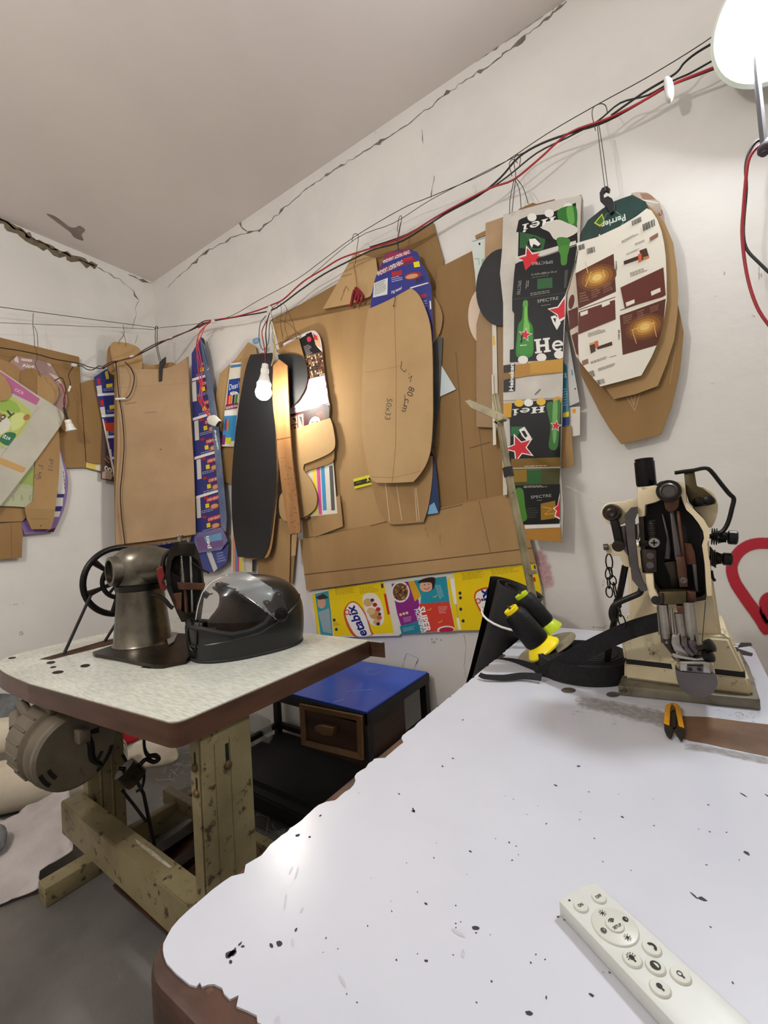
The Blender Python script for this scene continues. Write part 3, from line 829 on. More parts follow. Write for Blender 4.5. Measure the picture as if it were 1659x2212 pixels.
for q in [((676, 890), (715, 880), (720, 928), (680, 938)), ((722, 878), (755, 870), (760, 960), (728, 968)), ((682, 945), (718, 936), (722, 980), (688, 990))]: a.poly(zz(z2, *q), (176, 156, 130)); a.poly([z2(q[0][0] + 8, q[0][1] + 8), z2(q[1][0] - 8, q[1][1] + 14), z2(q[2][0] - 6, q[2][1] - 8)], (70, 50, 40))
a.curve(zz(z2, (775, 870), (830, 835), (915, 815), (915, 940), (850, 960), (790, 975)), (52, 26, 24)); a.curve(zz(z2, (800, 910), (830, 885), (862, 900), (858, 950), (820, 975), (790, 965)), (216, 176, 156)); a.curve(zz(z2, (835, 870), (880, 850), (900, 900), (870, 950), (868, 900)), (96, 48, 38)); a.line(zz(z2, (796, 965), (806, 958)), 2.4, (170, 40, 50)); a.line(zz(z2, (808, 925), (824, 918)), 1.6, (50, 26, 24)); a.line(zz(z2, (838, 920), (852, 916)), 1.6, (50, 26, 24))
a.poly(zz(z2, (680, 1000), (916, 935), (914, 946), (681, 1016)), (196, 186, 186)); a.build(b)
board('cardboard_template', 'second curved kraft template under the cut-out one, hung right of the wooden template', [(625, 960, 1), (716, 925, 1), (722, 990), (700, 1006), (660, 1020), (672, 1045), (676, 1085), (672, 1110), (650, 1124), (612, 1120, 1)], .040, CARD2, smooth=4)
b, a = board('colour_bar_sheet', 'white sheet with cyan, magenta, yellow and grey bars right of the rounded template', [(640, 1010), (720, 997), (729, 1109), (668, 1116), (640, 1116)], .034, WBOARD, .002, cat='paper')
for x0, x1, c in [(676, 683, (238, 216, 60)), (685, 692, (214, 90, 150)), (694, 702, (70, 150, 200)), (712, 720, (92, 92, 92))]: a.quad((x0 - 1, 1007), (x1 - 1, 1005), (x1 + 4, 1102 if x0 > 690 else 1112), (x0 + 4, 1103 if x0 > 690 else 1112), c)
a.build(b)
b, a = board('cardboard_template', 'curved kraft template with a notch cut in its side, right of the wooden template', [(625, 930, 1), (713, 903, 1), (720, 925), (724, 960), (716, 976), (690, 990), (657, 1003, 1), (656, 1016), (670, 1034), (682, 1060), (685, 1082), (678, 1102), (655, 1118), (630, 1122, 1), (618, 1040)], .046, CARD3, smooth=4)
b, a = board('cardboard_template', 'small rounded kraft template left of the wooden template foot', [(605, 1070), (628, 1060), (640, 1090), (636, 1118), (618, 1126), (604, 1110)], .050, CARD, smooth=4)
board('kraft_flap', 'brown flap above the black half disc', [(596, 758), (645, 729), (662, 790), (640, 800)], .046, CARD2)
board('black_half_disc', 'black rounded card behind the wooden template beside the bulb', [(600, 766, 1), (632, 764), (655, 774), (664, 800), (661, 832), (646, 862), (627, 882, 1), (616, 850, 1)], .052, BLACKD, .004, cat='card', smooth=5)
b, a = board('wooden_template', 'narrow speckled wooden template with a rounded foot right of the bulb', [(590, 790, 1), (603, 776, 1), (621, 790, 1), (624, 871), (630, 973), (642, 1075), (649, 1142), (645, 1151), (634, 1152), (624, 1144), (607, 1041), (597, 939), (589, 865)], .084, WOODSTRIP, .006, 'long templates with rounded ends', 'template', smooth=4)
rnd = random.Random(2)
for k in range(34): x, y = rnd.uniform(612, 640), rnd.uniform(985, 1140); a.ell(x + (y - 1060) * .07, y, 1.1, 1.0, (84, 56, 34), 0, 6) if abs(x - 622 - (y - 985) * .1) < 11 else None
a.line([(596, 950), (628, 944)], 2, (120, 84, 50)); a.build(b)
board('wood_stick', 'thin pale wooden stick below the wooden template', [(630, 1150), (642, 1150), (638, 1200), (629, 1201)], .078, CARD3, .006, None, 'stick')

# ---- lasagne carton and the 80 cm template
board('cardboard_disc', 'round cardboard template half hidden right of the lasagne carton', [(890 + 66 * math.cos(k * .4), 690 + 72 * math.sin(k * .4)) for k in range(16)], .036, CARD, smooth=2)
board('slate_card', 'dark slate coloured card edge right of the 80 cm template', [(935, 720), (956, 730), (950, 860), (938, 965), (928, 965)], .034, M('slate_card', lin((92, 94, 92)), lin((74, 76, 76)), rough=.6), cat='card')
board('white_card', 'white triangular card corner right of the 80 cm template', [(935, 770), (948, 780), (985, 841), (948, 858), (935, 850)], .032, M('pale_blue_card', lin((206, 216, 218)), rough=.5), .002, cat='card')
b, a = board('blue_carton', 'dark blue carton edge behind the feet of the two long templates', [(925, 960), (938, 985), (945, 1040), (949, 1096), (946, 1109), (920, 1113)], .040, M('carton_navy', lin((28, 50, 96)), rough=.4), .003, cat='carton')
a.poly([(928, 1092), (938, 1085), (947, 1108), (924, 1111)], (120, 170, 206)); a.build(b)
board('cardboard_template', 'lower cardboard template with white chalk lines under the 80 cm template', [(795, 1010, 1), (806, 1060), (822, 1108), (840, 1131, 1), (854, 1133), (915, 1128, 1), (926, 1090), (934, 1030), (934, 985, 1), (880, 990, 1)], .044, CARD, smooth=4)
ch = COL.objects[-1]
a = Art(shift(YP(YW), .044))
for l in [[(832, 1040), (842, 1128)], [(857, 1050), (868, 1124)], [(896, 1055), (901, 1126)], [(899, 1055), (906, 1126)]]: a.line(l, 1.2, (214, 196, 164))
a.build(ch, 'chalk_line')['kind'] = 'stuff'
b, a = board('carton_template', 'blue and red lasagne carton template peeping out above the 80 cm template', [(797, 700, 1), (803, 640), (812, 598), (834, 548, 1), (858, 541), (884, 538, 1), (902, 545, 1), (908, 565), (922, 588), (931, 622), (934, 680), (936, 740, 1), (860, 740, 1)], .056, M('carton_blue', lin((40, 46, 132)), rough=.4), .004, cat='carton', smooth=4)
RED, WH = (176, 40, 52), (236, 232, 228)
a.poly([(820, 578), (836, 547), (884, 538), (889, 548), (830, 566)], (150, 50, 84)); a.poly([(814, 597), (820, 580), (874, 562), (896, 556), (899, 566), (860, 578)], (120, 40, 76))
a.text('OVEN READY LASAGNA', (886, 547), (828, 570), (884, 540), WH, .02); a.text('OVEN READY LASAGNA', (872, 570), (816, 597), (869, 561), WH, .02)
a.quad((868, 560), (890, 553), (892, 560), (870, 567), RED); a.quad((893, 567), (905, 564), (908, 576), (895, 578), (226, 214, 40)); a.ell(892, 596, 19, 8, (150, 44, 48), -12); a.ell(890, 597, 14, 5, (206, 150, 110), -12); a.quad((846, 588), (868, 583), (868, 594), (847, 598), RED); a.bars((845, 600), (870, 594), (847, 612), 3, (170, 176, 214), 4)
a.text('big taste!', (846, 628), (868, 618), (846, 621 + 16), WH, .01); a.quad((808, 612), (838, 600), (837, 636), (806, 643), (212, 214, 206)); a.bars((810, 614), (836, 603), (809, 640), 7, (120, 124, 130), 5)
a.barcode((899, 602), (918, 595), (900, 613), n=7); a.quad((886, 621), (925, 610), (926, 612), (886, 624), WH); a.quad((906, 639), (921, 634), (921, 641), (906, 646), RED); a.bars((905, 652), (924, 648), (906, 668), 3, (150, 160, 206), 6); a.quad((928, 650), (931, 650), (932, 668), (929, 668), WH); a.build(b)
b, a = board('cardboard_template', 'long cardboard template marked 80 cm in handwriting, in front of the lasagne carton', [(795, 668, 1), (840, 648), (888, 622, 1), (904, 636), (917, 662), (929, 702), (934, 760), (935, 837), (935, 905), (931, 966), (922, 1000), (908, 1024), (893, 1041, 1), (854, 1043), (814, 1043, 1), (802, 1034), (793, 1005), (783, 945), (781, 905), (783, 803), (787, 736)], .074, CARD3, .005, 'long templates with rounded ends', 'cardboard', smooth=4)
a.line([(852, 660), (856, 800), (855, 960), (848, 1040)], 1.2, (140, 104, 64)); a.line([(790, 805), (870, 790)], .8, (150, 112, 70)); a.line([(802, 1030), (850, 1032), (908, 1018)], 1, (150, 112, 70))
HAND = (62, 54, 50)
a.text('80 c.m', (897, 838), (880, 892), (884, 834), HAND, 0, .1); a.line([(875, 852), (874, 880)], 1.2, HAND); a.text('50x33', (848, 862), (843, 908), (836, 860), (96, 84, 70), 0); a.line([(868, 780), (866, 796), (874, 804), (878, 798)], 1.3, HAND); a.line([(882, 818), (890, 812), (886, 826)], 1.2, HAND); a.ell(884, 808, 1, 1, HAND); a.build(b, 'handwriting')

# ---- beer carton group
def z3(x, y): return (800 + x * .339, 400 + y * .339)
board('peach_disc', 'peach coloured round card left of the black disc', [(1052 + 41 * math.cos(k * .4), 682 + 66 * math.sin(k * .4)) for k in range(16)], .030, M('peach_card', lin((226, 202, 180)), rough=.6), cat='card', smooth=2)
b, a = board('stencil_sheet', 'white printed stencil sheet behind the brown board left of the black disc', [(1017, 517), (1052, 506), (1056, 640), (1030, 640), (1026, 590)], .034, M('stencil_white', lin((210, 218, 212)), rough=.5), .002, cat='paper')
a.line([(1020, 522), (1048, 514)], 1, (60, 80, 80)); a.line([(1025, 560), (1034, 558), (1035, 572)], 1, (90, 120, 110)); a.quad((1040, 560), (1048, 558), (1050, 585), (1042, 587), (150, 190, 170)); a.ell(1036, 527, 2, 3, (30, 34, 34)); a.build(b)
board('cardboard_strip', 'thin brown strip on top of the stencil sheet', [(1026, 509), (1048, 498), (1050, 508), (1028, 516)], .038, CARD2)
for k, (o, pts, g) in enumerate([('white and yellow sheet edge left of the beer carton board', [(1063, 695), (1072, 695), (1076, 880), (1070, 962), (1066, 962)], .046), ('white narrow sheet edge behind the pole bracket', [(1062, 808), (1066, 812), (1072, 960), (1065, 962)], .050), ('yellow and white sheet edge behind the leaning pole', [(1085, 975), (1092, 980), (1096, 1068), (1087, 1070)], .048)]):
    b, a = board('printed_sheet_edge', o, pts, g, WBOARD, .003, cat='paper')
    if k != 1: x, y = pts[0]; a.poly([(x + 1, y + 30), (x + 5, y + 30), (x + 7, y + 50), (x + 2, y + 52)], (226, 180, 50)); a.build(b)
board('cardboard_template', 'straight brown board between the stencil sheet and the beer carton board', [(1049, 482), (1088, 468), (1090, 925), (1029, 922), (1029, 700), (1045, 640)], .042, CARDR)
board('black_disc', 'black round card left of the beer carton board', [(1083 + 55 * math.cos(k * .3927), 620 + 83 * math.sin(k * .3927) - 6 * math.cos(k * .3927)) for k in range(16)], .054, BLACKD, .004, cat='card', smooth=2)
b, a = board('white_board', 'grey white folded board sticking out right of the beer carton board', [(1214, 700), (1226, 720), (1252, 868), (1225, 880), (1212, 880)], .040, M('grey_white_card', lin((206, 206, 202)), lin((190, 190, 188)), rough=.5), .004, cat='card')
a.quad((1241, 839), (1244, 838), (1244, 841), (1241, 842), (20, 20, 20)); a.quad((1234, 798), (1237, 800), (1238, 812), (1235, 810), (80, 150, 190)); a.build(b)
b, a = board('teal_carton', 'teal carton strip right of the beer carton board', [(1216, 780), (1224, 790), (1230, 905), (1228, 920), (1214, 922)], .046, M('carton_teal', lin((30, 120, 150)), rough=.4), .003, cat='carton')
a.text('S', (1219, 806), (1224, 806), (1219, 816), (235, 240, 240), .02); a.bars((1217, 840), (1226, 838), (1217, 880), 7, (150, 200, 214)); a.quad((1216, 892), (1229, 889), (1229, 900), (1216, 902), (230, 210, 40)); a.quad((1216, 902), (1229, 900), (1230, 918), (1216, 920), (40, 60, 130)); a.build(b)
b, a = board('white_carton_piece', 'small white carton piece with orange print below the teal strip', [(1230, 880), (1253, 878), (1253, 940), (1232, 944), (1225, 920)], .036, M('off_white_card', lin((220, 214, 204)), rough=.5), .003, cat='carton')
a.quad((1236, 884), (1244, 883), (1244, 892), (1237, 893), (226, 160, 50)); a.build(b)
board('cardboard_template', 'brown board foot showing right of the lower beer carton board', [(1210, 905), (1234, 920), (1240, 1002), (1236, 1008), (1208, 1012)], .044, CARD)
board('cardboard_template', 'brown board top showing behind the beer carton board upper edge', [(1120, 452), (1150, 438), (1160, 440), (1198, 430), (1200, 480), (1120, 490)], .050, CARD2)
BK, GR, WT, RD = (13, 14, 13), (44, 104, 44), (234, 232, 226), (206, 36, 48)
b, a = board('beer_carton_board', 'tall taped board of green and black beer cartons with red stars right of the pole', [(1087, 463), (1140, 449), (1195, 434), (1251, 422), (1256, 425), (1252, 525), (1241, 570), (1230, 615), (1224, 634), (1220, 705), (1217, 773), (1214, 909), (1211, 1010), (1217, 1090), (1215, 1172), (1142, 1165), (1122, 1100), (1104, 1060), (1090, 1040), (1087, 840), (1087, 740), (1087, 655), (1080, 590), (1085, 535)], .066, M('carton_grey_white', lin((206, 200, 190)), lin((184, 178, 168)), scale=8, rough=.4, c3=lin((140, 134, 124)), s3=14, t3=.68), .005, 'long templates with rounded ends', 'board')
a.poly(zz(z3, (960, 215), (1010, 195), (1130, 185), (1215, 150), (1310, 112), (1322, 380), (1090, 450), (940, 480), (945, 300), (930, 300), (945, 225)), BK)
for cx, cy in [(1140, 180), (1030, 205), (1262, 140)]: a.ell(*z3(cx, cy), 10, 9, (226, 222, 216))
a.curve(zz(z3, (1195, 160), (1305, 135), (1318, 240), (1290, 275), (1215, 250)), (46, 110, 42)); a.curve(zz(z3, (1250, 150), (1290, 140), (1300, 240), (1265, 240)), (96, 160, 70)); a.poly(zz(z3, (955, 300), (1120, 330), (1100, 420), (952, 400)), (44, 96, 50)); 
for k in range(5): a.line(zz(z3, (960, 310 + k * 20), (1010, 350 + k * 14)), 1, (28, 60, 32))
a.curve(zz(z3, (1000, 370), (1040, 330), (1080, 360), (1085, 400), (1030, 400)), BK); a.poly(zz(z3, (1012, 345), (1050, 340), (1085, 375), (1070, 390), (1040, 375), (1030, 400), (1018, 380)), WT)
a.glyphs('Hei', z3(1172, 252), z3(962, 305), z3(1180, 200), WT)
a.curve(zz(z3, (1090, 270), (1185, 222), (1260, 245), (1315, 270), (1320, 300), (1260, 335), (1180, 350), (1140, 300)), (208, 202, 192)); a.curve(zz(z3, (1000, 285), (1085, 275), (1150, 350), (1080, 330)), BK)
a.star(*z3(1020, 465), 23, RD, 200, 1.15, WT); a.poly(zz(z3, (925, 465), (1090, 420), (1310, 355), (1312, 378), (1100, 452), (925, 500)), (206, 200, 190)); a.curve(zz(z3, (1190, 340), (1270, 345), (1262, 420), (1250, 500), (1215, 500), (1205, 420)), (60, 120, 44))
a.poly(zz(z3, (925, 505), (950, 490), (1110, 455), (1318, 385), (1300, 500), (1262, 640), (1240, 700), (1225, 1100), (1200, 1110), (890, 1130), (890, 1050), (915, 1045), (918, 820), (905, 800), (905, 720), (918, 560)), BK)
a.curve(zz(z3, (1200, 400), (1268, 385), (1258, 450), (1250, 505), (1218, 508), (1212, 450)), (70, 132, 50)); a.star(*z3(1020, 470), 22, RD, 200, 1.15); a.poly(zz(z3, (970, 470), (1085, 450), (990, 545)), RD)
a.text('SPECTRE', z3(1166, 500), z3(1030, 512), z3(1164, 520 - 38), (170, 174, 166), .0); 
a.text('SPECTRE', z3(1165, 512), z3(1032, 532), z3(1163, 495), (170, 174, 166), .0) if False else None
a.text('8 x 0,33l e BEER alc. 5% vol', z3(1028, 566), z3(1188, 546), z3(1028, 580), (150, 160, 146), .01); a.bars(z3(1028, 590), z3(1190, 568), z3(1030, 596), 1, (110, 120, 106)); a.quad(*zz(z3, (1065, 600), (1160, 590), (1162, 655), (1065, 665)), (42, 92, 50)); a.bars(z3(1020, 690), z3(1200, 660), z3(1022, 712), 2, (130, 136, 126), 3)
a.text('SPECTRE', z3(965, 610), z3(955, 700), z3(945, 610), (150, 150, 146), .0); a.bars(z3(1012, 610), z3(1005, 670), z3(990, 612), 2, (150, 150, 146)); a.quad(*zz(z3, (1240, 545), (1262, 540), (1250, 655), (1235, 660)), (70, 72, 66))
a.line(zz(z3, (905, 730), (1240, 690)), 1, (70, 70, 64)); a.text('SPECTRE', z3(1065, 732), z3(1200, 710), z3(1065, 752), (170, 174, 166), .0); a.bars(z3(1090, 768), z3(1180, 755), z3(1091, 776), 1, (140, 140, 134))
a.curve(zz(z3, (978, 745), (1002, 742), (1008, 850), (1035, 900), (1040, 980), (1032, 1090), (935, 1095), (935, 980), (945, 890), (968, 850)), (50, 128, 46)); a.curve(zz(z3, (985, 770), (1000, 768), (1004, 860), (1018, 900), (1010, 960), (975, 960), (980, 880)), (120, 190, 80)); a.curve(zz(z3, (948, 960), (1030, 955), (1028, 1070), (945, 1072)), (60, 140, 54)); a.poly(zz(z3, (975, 740), (1005, 738), (1006, 775), (972, 777)), (90, 160, 70)); a.star(*z3(988, 955), 13, RD, 10, 1, WT); a.bars(z3(955, 1020), z3(1020, 1015), z3(956, 1035), 1, (206, 220, 196)); a.curve(zz(z3, (962, 965), (972, 950), (970, 1000), (958, 1005)), (24, 26, 24))
a.poly(zz(z3, (1130, 790), (1195, 775), (1245, 700), (1244, 850), (1200, 880), (1190, 830)), WT); a.poly(zz(z3, (1140, 795), (1200, 782), (1240, 722), (1240, 840), (1205, 858), (1195, 825)), RD); a.poly(zz(z3, (1150, 840), (1180, 830), (1215, 880), (1190, 925), (1165, 880)), WT); a.poly(zz(z3, (1165, 850), (1185, 850), (1180, 880)), BK)
a.glyphs('He', z3(1045, 985), z3(1228, 962), z3(1052, 1075), WT)
for cx, cy in [(975, 1115), (1092, 1100), (1205, 1082)]: a.ell(*z3(cx, cy), 11, 9, (232, 228, 222))
a.poly(zz(z3, (850, 1155), (1225, 1112), (1226, 1195), (1000, 1218), (850, 1245)), (176, 128, 46)); a.poly(zz(z3, (1020, 1130), (1228, 1108), (1228, 1190), (1022, 1200)), (196, 146, 52)); a.text('GLUE IT', z3(1075, 1130), z3(1130, 1124), z3(1076, 1142), (120, 86, 30), 0) if False else None
a.poly(zz(z3, (850, 1150), (925, 1140), (922, 1312), (850, 1320)), (34, 32, 30)); a.poly(zz(z3, (845, 1200), (925, 1190), (925, 1225), (845, 1245)), (140, 104, 44)); a.text('Heineken', z3(886, 1312), z3(890, 1140), z3(914, 1312), WT, .03)
a.line(zz(z3, (1085, 1300), (1050, 1335)), 2, (120, 110, 96)); a.line(zz(z3, (848, 1375), (1220, 1355)), 1, (150, 140, 124))
a.poly(zz(z3, (850, 1395), (1218, 1362), (1212, 1790), (890, 1800), (880, 1740), (895, 1640), (890, 1490), (860, 1480)), BK); a.poly(zz(z3, (850, 1390), (905, 1385), (900, 1480), (855, 1485)), (206, 156, 50))
for k, (cx, cy, c) in enumerate([(950, 1390, (226, 180, 60)), (1010, 1388, WT), (1090, 1382, (226, 180, 60)), (1195, 1372, (206, 150, 50))]): a.ell(*z3(cx, cy), 10, 8, c)
a.curve(zz(z3, (1125, 1400), (1180, 1380), (1215, 1380), (1205, 1560), (1190, 1680), (1140, 1670), (1150, 1540)), (56, 112, 50)); a.curve(zz(z3, (1165, 1400), (1195, 1395), (1185, 1620), (1165, 1620)), (110, 166, 90))
a.glyphs('Hei', z3(1112, 1508 - 60), z3(905, 1470), z3(1116, 1408), WT); a.poly(zz(z3, (900, 1540), (980, 1540), (940, 1600), (898, 1600)), (40, 104, 60))
a.poly(zz(z3, (950, 1560), (985, 1540), (1030, 1610), (1010, 1640), (970, 1600)), WT); a.poly(zz(z3, (965, 1570), (985, 1565), (1005, 1600), (990, 1610)), BK); a.star(*z3(955, 1675), 27, RD, 195, 1.1, WT); a.star(*z3(1186, 1535), 11, RD, 10, 1, WT)
a.poly(zz(z3, (900, 1745), (1212, 1735), (1212, 1800), (900, 1812)), (120, 92, 34)); a.line(zz(z3, (900, 1805), (1212, 1798)), 1.5, (206, 206, 196)); a.bars(z3(985, 1790), z3(1200, 1782), z3(985, 1800), 1, (190, 190, 176))
a.poly(zz(z3, (895, 1820), (1212, 1805), (1205, 1905), (900, 1915)), (70, 68, 30)); a.poly(zz(z3, (1005, 1815), (1090, 1812), (1095, 1900), (1000, 1905)), (40, 92, 40)); a.poly(zz(z3, (890, 1815), (1000, 1810), (1000, 1890), (895, 1895)), (140, 110, 34))
a.poly(zz(z3, (900, 1915), (1210, 1905), (1210, 2120), (1205, 2155), (930, 2165)), BK); a.bars(z3(980, 1918), z3(1155, 1912), z3(980, 1932), 2, (190, 194, 186)); a.text('SPECTRE', z3(1025, 1980), z3(1155, 1968), z3(1026, 1998), (170, 174, 166), 0); a.bars(z3(1065, 2008), z3(1110, 2004), z3(1066, 2016), 1, (140, 140, 134)); a.curve(zz(z3, (930, 1940), (975, 1940), (990, 2050), (1000, 2130), (940, 2140), (930, 2040)), (70, 128, 40)); a.poly(zz(z3, (1088, 2030), (1180, 2010), (1190, 2120), (1090, 2135)), (150, 110, 30)); a.line(zz(z3, (1100, 2050), (1160, 2060), (1110, 2100), (1180, 2090)), 1.6, (216, 150, 40)); a.bars(z3(1000, 2060), z3(1080, 2052), z3(1000, 2130), 5, (60, 64, 58))
a.poly(zz(z3, (1210, 1960), (1210, 2130), (1175, 2110), (1185, 2075), (1165, 2060), (1195, 2040)), WT); a.poly(zz(z3, (1210, 1985), (1210, 2120), (1182, 2105), (1192, 2076), (1176, 2060), (1198, 2042)), RD)
a.poly(zz(z3, (985, 2165), (1212, 2158), (1212, 2180), (990, 2190)), (226, 222, 212)); a.poly(zz(z3, (990, 2192), (1214, 2182), (1218, 2274), (1010, 2258)), (176, 124, 50)); a.build(b)
b, a = board('beer_carton_edge', 'thin grey carton layer behind the beer carton board top right', [(1130, 462), (1200, 440), (1256, 420), (1260, 432), (1258, 540), (1249, 570), (1230, 560)], .060, M('grey_carton', lin((150, 146, 138)), rough=.6), .004, cat='carton')

# ---- brown and white carton templates on the right
def z4(x, y): return (1100 + x * .3616, 200 + y * .3616)
b, a = board('carton_template', 'torn printed carton top curving behind the green water carton', zz(z4, (730, 600), (770, 594), (820, 596), (850, 615), (895, 655), (925, 730), (930, 790), (940, 850), (800, 850)), .030, M('torn_print', lin((196, 186, 174)), lin((160, 140, 124)), scale=7, rough=.6), cat='carton')
a.poly(zz(z4, (780, 602), (850, 602), (880, 640), (800, 640)), (150, 116, 96)); a.line(zz(z4, (790, 640), (890, 660)), 2, (230, 224, 214)); a.text('EU', z4(880, 735), z4(912, 700), z4(885, 760), (110, 60, 50), .03); a.build(b)
board('cardboard_template', 'largest brown pointed template at the back of the coffee carton group', zz(z4, (900, 900), (990, 1190), (1020, 1320), (1042, 1430), (1030, 1580), (1015, 1690), (970, 1880), (908, 2040), (800, 2070), (668, 2100), (600, 2010), (540, 1910), (480, 1790), (430, 1690), (416, 1600), (500, 1200)), .036, CARD2)
COLF = COL.objects[-1]
a = Art(shift(YP(YW), .036)); a.line(zz(z4, (690, 1800), (750, 1900), (780, 1800)), .8, (214, 190, 150)); a.line(zz(z4, (720, 1800), (745, 1870), (752, 1800)), .8, (214, 190, 150)); a.line(zz(z4, (1000, 1480), (960, 1740)), .8, (196, 166, 120)); a.build(COLF, 'scratch')['kind'] = 'stuff'
b, a = board('cardboard_template', 'brown template with angled foot just behind the white coffee carton', zz(z4, (730, 606), (790, 640), (850, 690), (930, 780), (980, 900), (1002, 1060), (1010, 1200), (1004, 1330), (985, 1480), (940, 1620), (888, 1752), (760, 1800), (626, 1832), (560, 1750), (500, 1300)), .052, CARD)
b, a = board('green_water_carton', 'dark green water carton piece on top under the black tape knot', [(1366, 421), (1345, 428), (1322, 437), (1300, 452), (1270, 476), (1256, 500), (1248, 526), (1317, 512), (1402, 452), (1395, 436)], .060, M('carton_green', lin((22, 62, 54)), lin((18, 50, 46)), scale=30, rough=.4), .003, cat='carton')
a.poly([(1301, 461), (1307, 480), (1296, 490), (1283, 482)], (206, 206, 70)); a.poly([(1300, 466), (1304, 479), (1296, 486), (1287, 481)], (60, 120, 50))
for i, (p0, p1) in enumerate([((1310, 462), (1330, 457)), ((1330, 457), (1345, 468)), ((1345, 468), (1346, 482)), ((1310, 462), (1302, 480)), ((1346, 482), (1336, 494))]): a.line([p0, p1], 1, (120, 170, 140))
a.text('Perrier', (1352, 476), (1300, 495), (1350, 462), (214, 226, 216), .02); a.ell(1295, 508, 1.8, 2, (214, 226, 216)); a.build(b)
board('carton_piece', 'brown and white carton edge left of the white coffee carton', zz(z4, (350, 1140), (420, 1000), (440, 1300), (425, 1600), (400, 1580), (365, 1440), (345, 1290)), .062, M('carton_side_cream', lin((214, 200, 180)), rough=.5), .003, cat='carton')
o = COL.objects[-1]; a = Art(shift(YP(YW), .062)); BRN = (98, 44, 32)
a.poly(zz(z4, (352, 1305), (410, 1280), (412, 1390), (362, 1420)), BRN); a.poly(zz(z4, (372, 1450), (410, 1430), (414, 1570), (400, 1560)), BRN); a.ell(*z4(372, 1250), 6, 16, BRN, 10); a.build(o)
b, a = board('coffee_carton_template', 'white carton template printed with brown panels and glowing coffee pictures', zz(z4, (400, 900), (520, 865), (660, 800), (760, 740), (822, 692), (850, 705), (885, 760), (910, 830), (925, 900), (935, 980), (940, 1100), (941, 1240), (925, 1350), (898, 1470), (850, 1580), (790, 1690), (670, 1724), (545, 1756), (480, 1680), (420, 1605), (412, 1520), (414, 1290), (395, 1080), (412, 950)), .072, M('carton_white', lin((226, 220, 206)), rough=.5), .004, 'long templates with rounded ends', 'carton')
P1 = zz(z4, (396, 1080), (624, 963), (638, 1190), (414, 1292)); P4 = zz(z4, (660, 1332), (935, 1232), (912, 1475), (880, 1510), (678, 1568))
for P, g in ((P1, (525, 1105)), (P4, (810, 1400))):
    a.poly(P, (88, 42, 28))
    for r, c in ((44, (108, 62, 30)), (36, (136, 86, 36)), (27, (170, 116, 48)), (19, (206, 156, 72)), (11, (232, 196, 116))): a.ell(*z4(*g), r, r * .62, c, -20)
for l in [((455, 1160), (490, 1070)), ((560, 1060), (575, 1100)), ((470, 1080), (455, 1010))]: a.line(zz(z4, *l), 1.4, (226, 186, 110))
for l in [((735, 1420), (760, 1500)), ((860, 1370), (880, 1460)), ((730, 1420), (870, 1375))]: a.line(zz(z4, *l), 1.4, (226, 186, 110))
a.bars(z4(420, 1200), z4(478, 1185), z4(424, 1262), 4, (150, 104, 84), 3); a.bars(z4(490, 1185), z4(545, 1165), z4(494, 1235), 4, (150, 104, 84), 4); a.bars(z4(560, 1155), z4(620, 1128), z4(564, 1205), 4, (150, 104, 84), 5); a.bars(z4(680, 1340), z4(740, 1322), z4(684, 1390), 4, (150, 104, 84), 6); a.bars(z4(765, 1310), z4(820, 1290), z4(768, 1365), 4, (150, 104, 84), 7); a.bars(z4(840, 1285), z4(915, 1258), z4(844, 1320), 4, (150, 104, 84), 8)
a.poly(zz(z4, (664, 1166), (921, 1045), (935, 1210), (915, 1222), (690, 1290)), BRN); a.poly(zz(z4, (415, 1312), (632, 1238), (636, 1355), (412, 1446)), BRN)
for q in [((846, 1190), (902, 1166), (905, 1190), (850, 1215)), ((696, 1256), (748, 1236), (750, 1258), (700, 1280)), ((552, 1262), (600, 1240), (602, 1264), (556, 1284)), ((424, 1315), (470, 1300), (470, 1322), (428, 1338))]: a.poly(zz(z4, *q), (226, 220, 206))
a.line(zz(z4, (414, 1300), (634, 1222)), 1.4, BRN); a.line(zz(z4, (662, 1302), (935, 1205)), 1.4, BRN)
a.poly(zz(z4, (838, 868), (888, 838), (890, 862), (842, 890)), (140, 100, 86)); a.poly(zz(z4, (434, 1604), (470, 1590), (474, 1618), (438, 1632)), (140, 100, 86))
for t, cx, cy in ((0, 780, 985), (1, 520, 1515)):
    if t == 0: a.poly(zz(z4, (684, 1008), (775, 975), (775, 998), (686, 1030)), (62, 36, 28)); a.poly(zz(z4, (778, 945), (820, 930), (836, 985), (790, 1005)), (74, 48, 36)); a.poly(zz(z4, (770, 968), (790, 962), (792, 1005), (772, 1018)), (206, 96, 50)); a.poly(zz(z4, (800, 985), (836, 975), (836, 990), (802, 1000)), (190, 120, 70))
    else: a.poly(zz(z4, (524, 1520), (614, 1488), (616, 1510), (526, 1536)), (62, 36, 28)); a.poly(zz(z4, (478, 1500), (510, 1490), (516, 1545), (488, 1560)), (74, 48, 36)); a.poly(zz(z4, (510, 1488), (530, 1482), (534, 1520), (514, 1530)), (206, 96, 50)); a.poly(zz(z4, (478, 1500), (512, 1490), (512, 1500), (480, 1512)), (206, 160, 100))
for q in [((412, 915), (450, 903), (416, 945)), ((462, 935), (512, 920), (466, 968)), ((732, 768), (788, 742), (736, 798)), ((796, 790), (870, 755), (802, 830)), ((470, 1670), (506, 1658), (480, 1706)), ((515, 1722), (568, 1708), (522, 1750))]: a.barcode(z4(*q[0]), z4(*q[1]), z4(*q[2]))
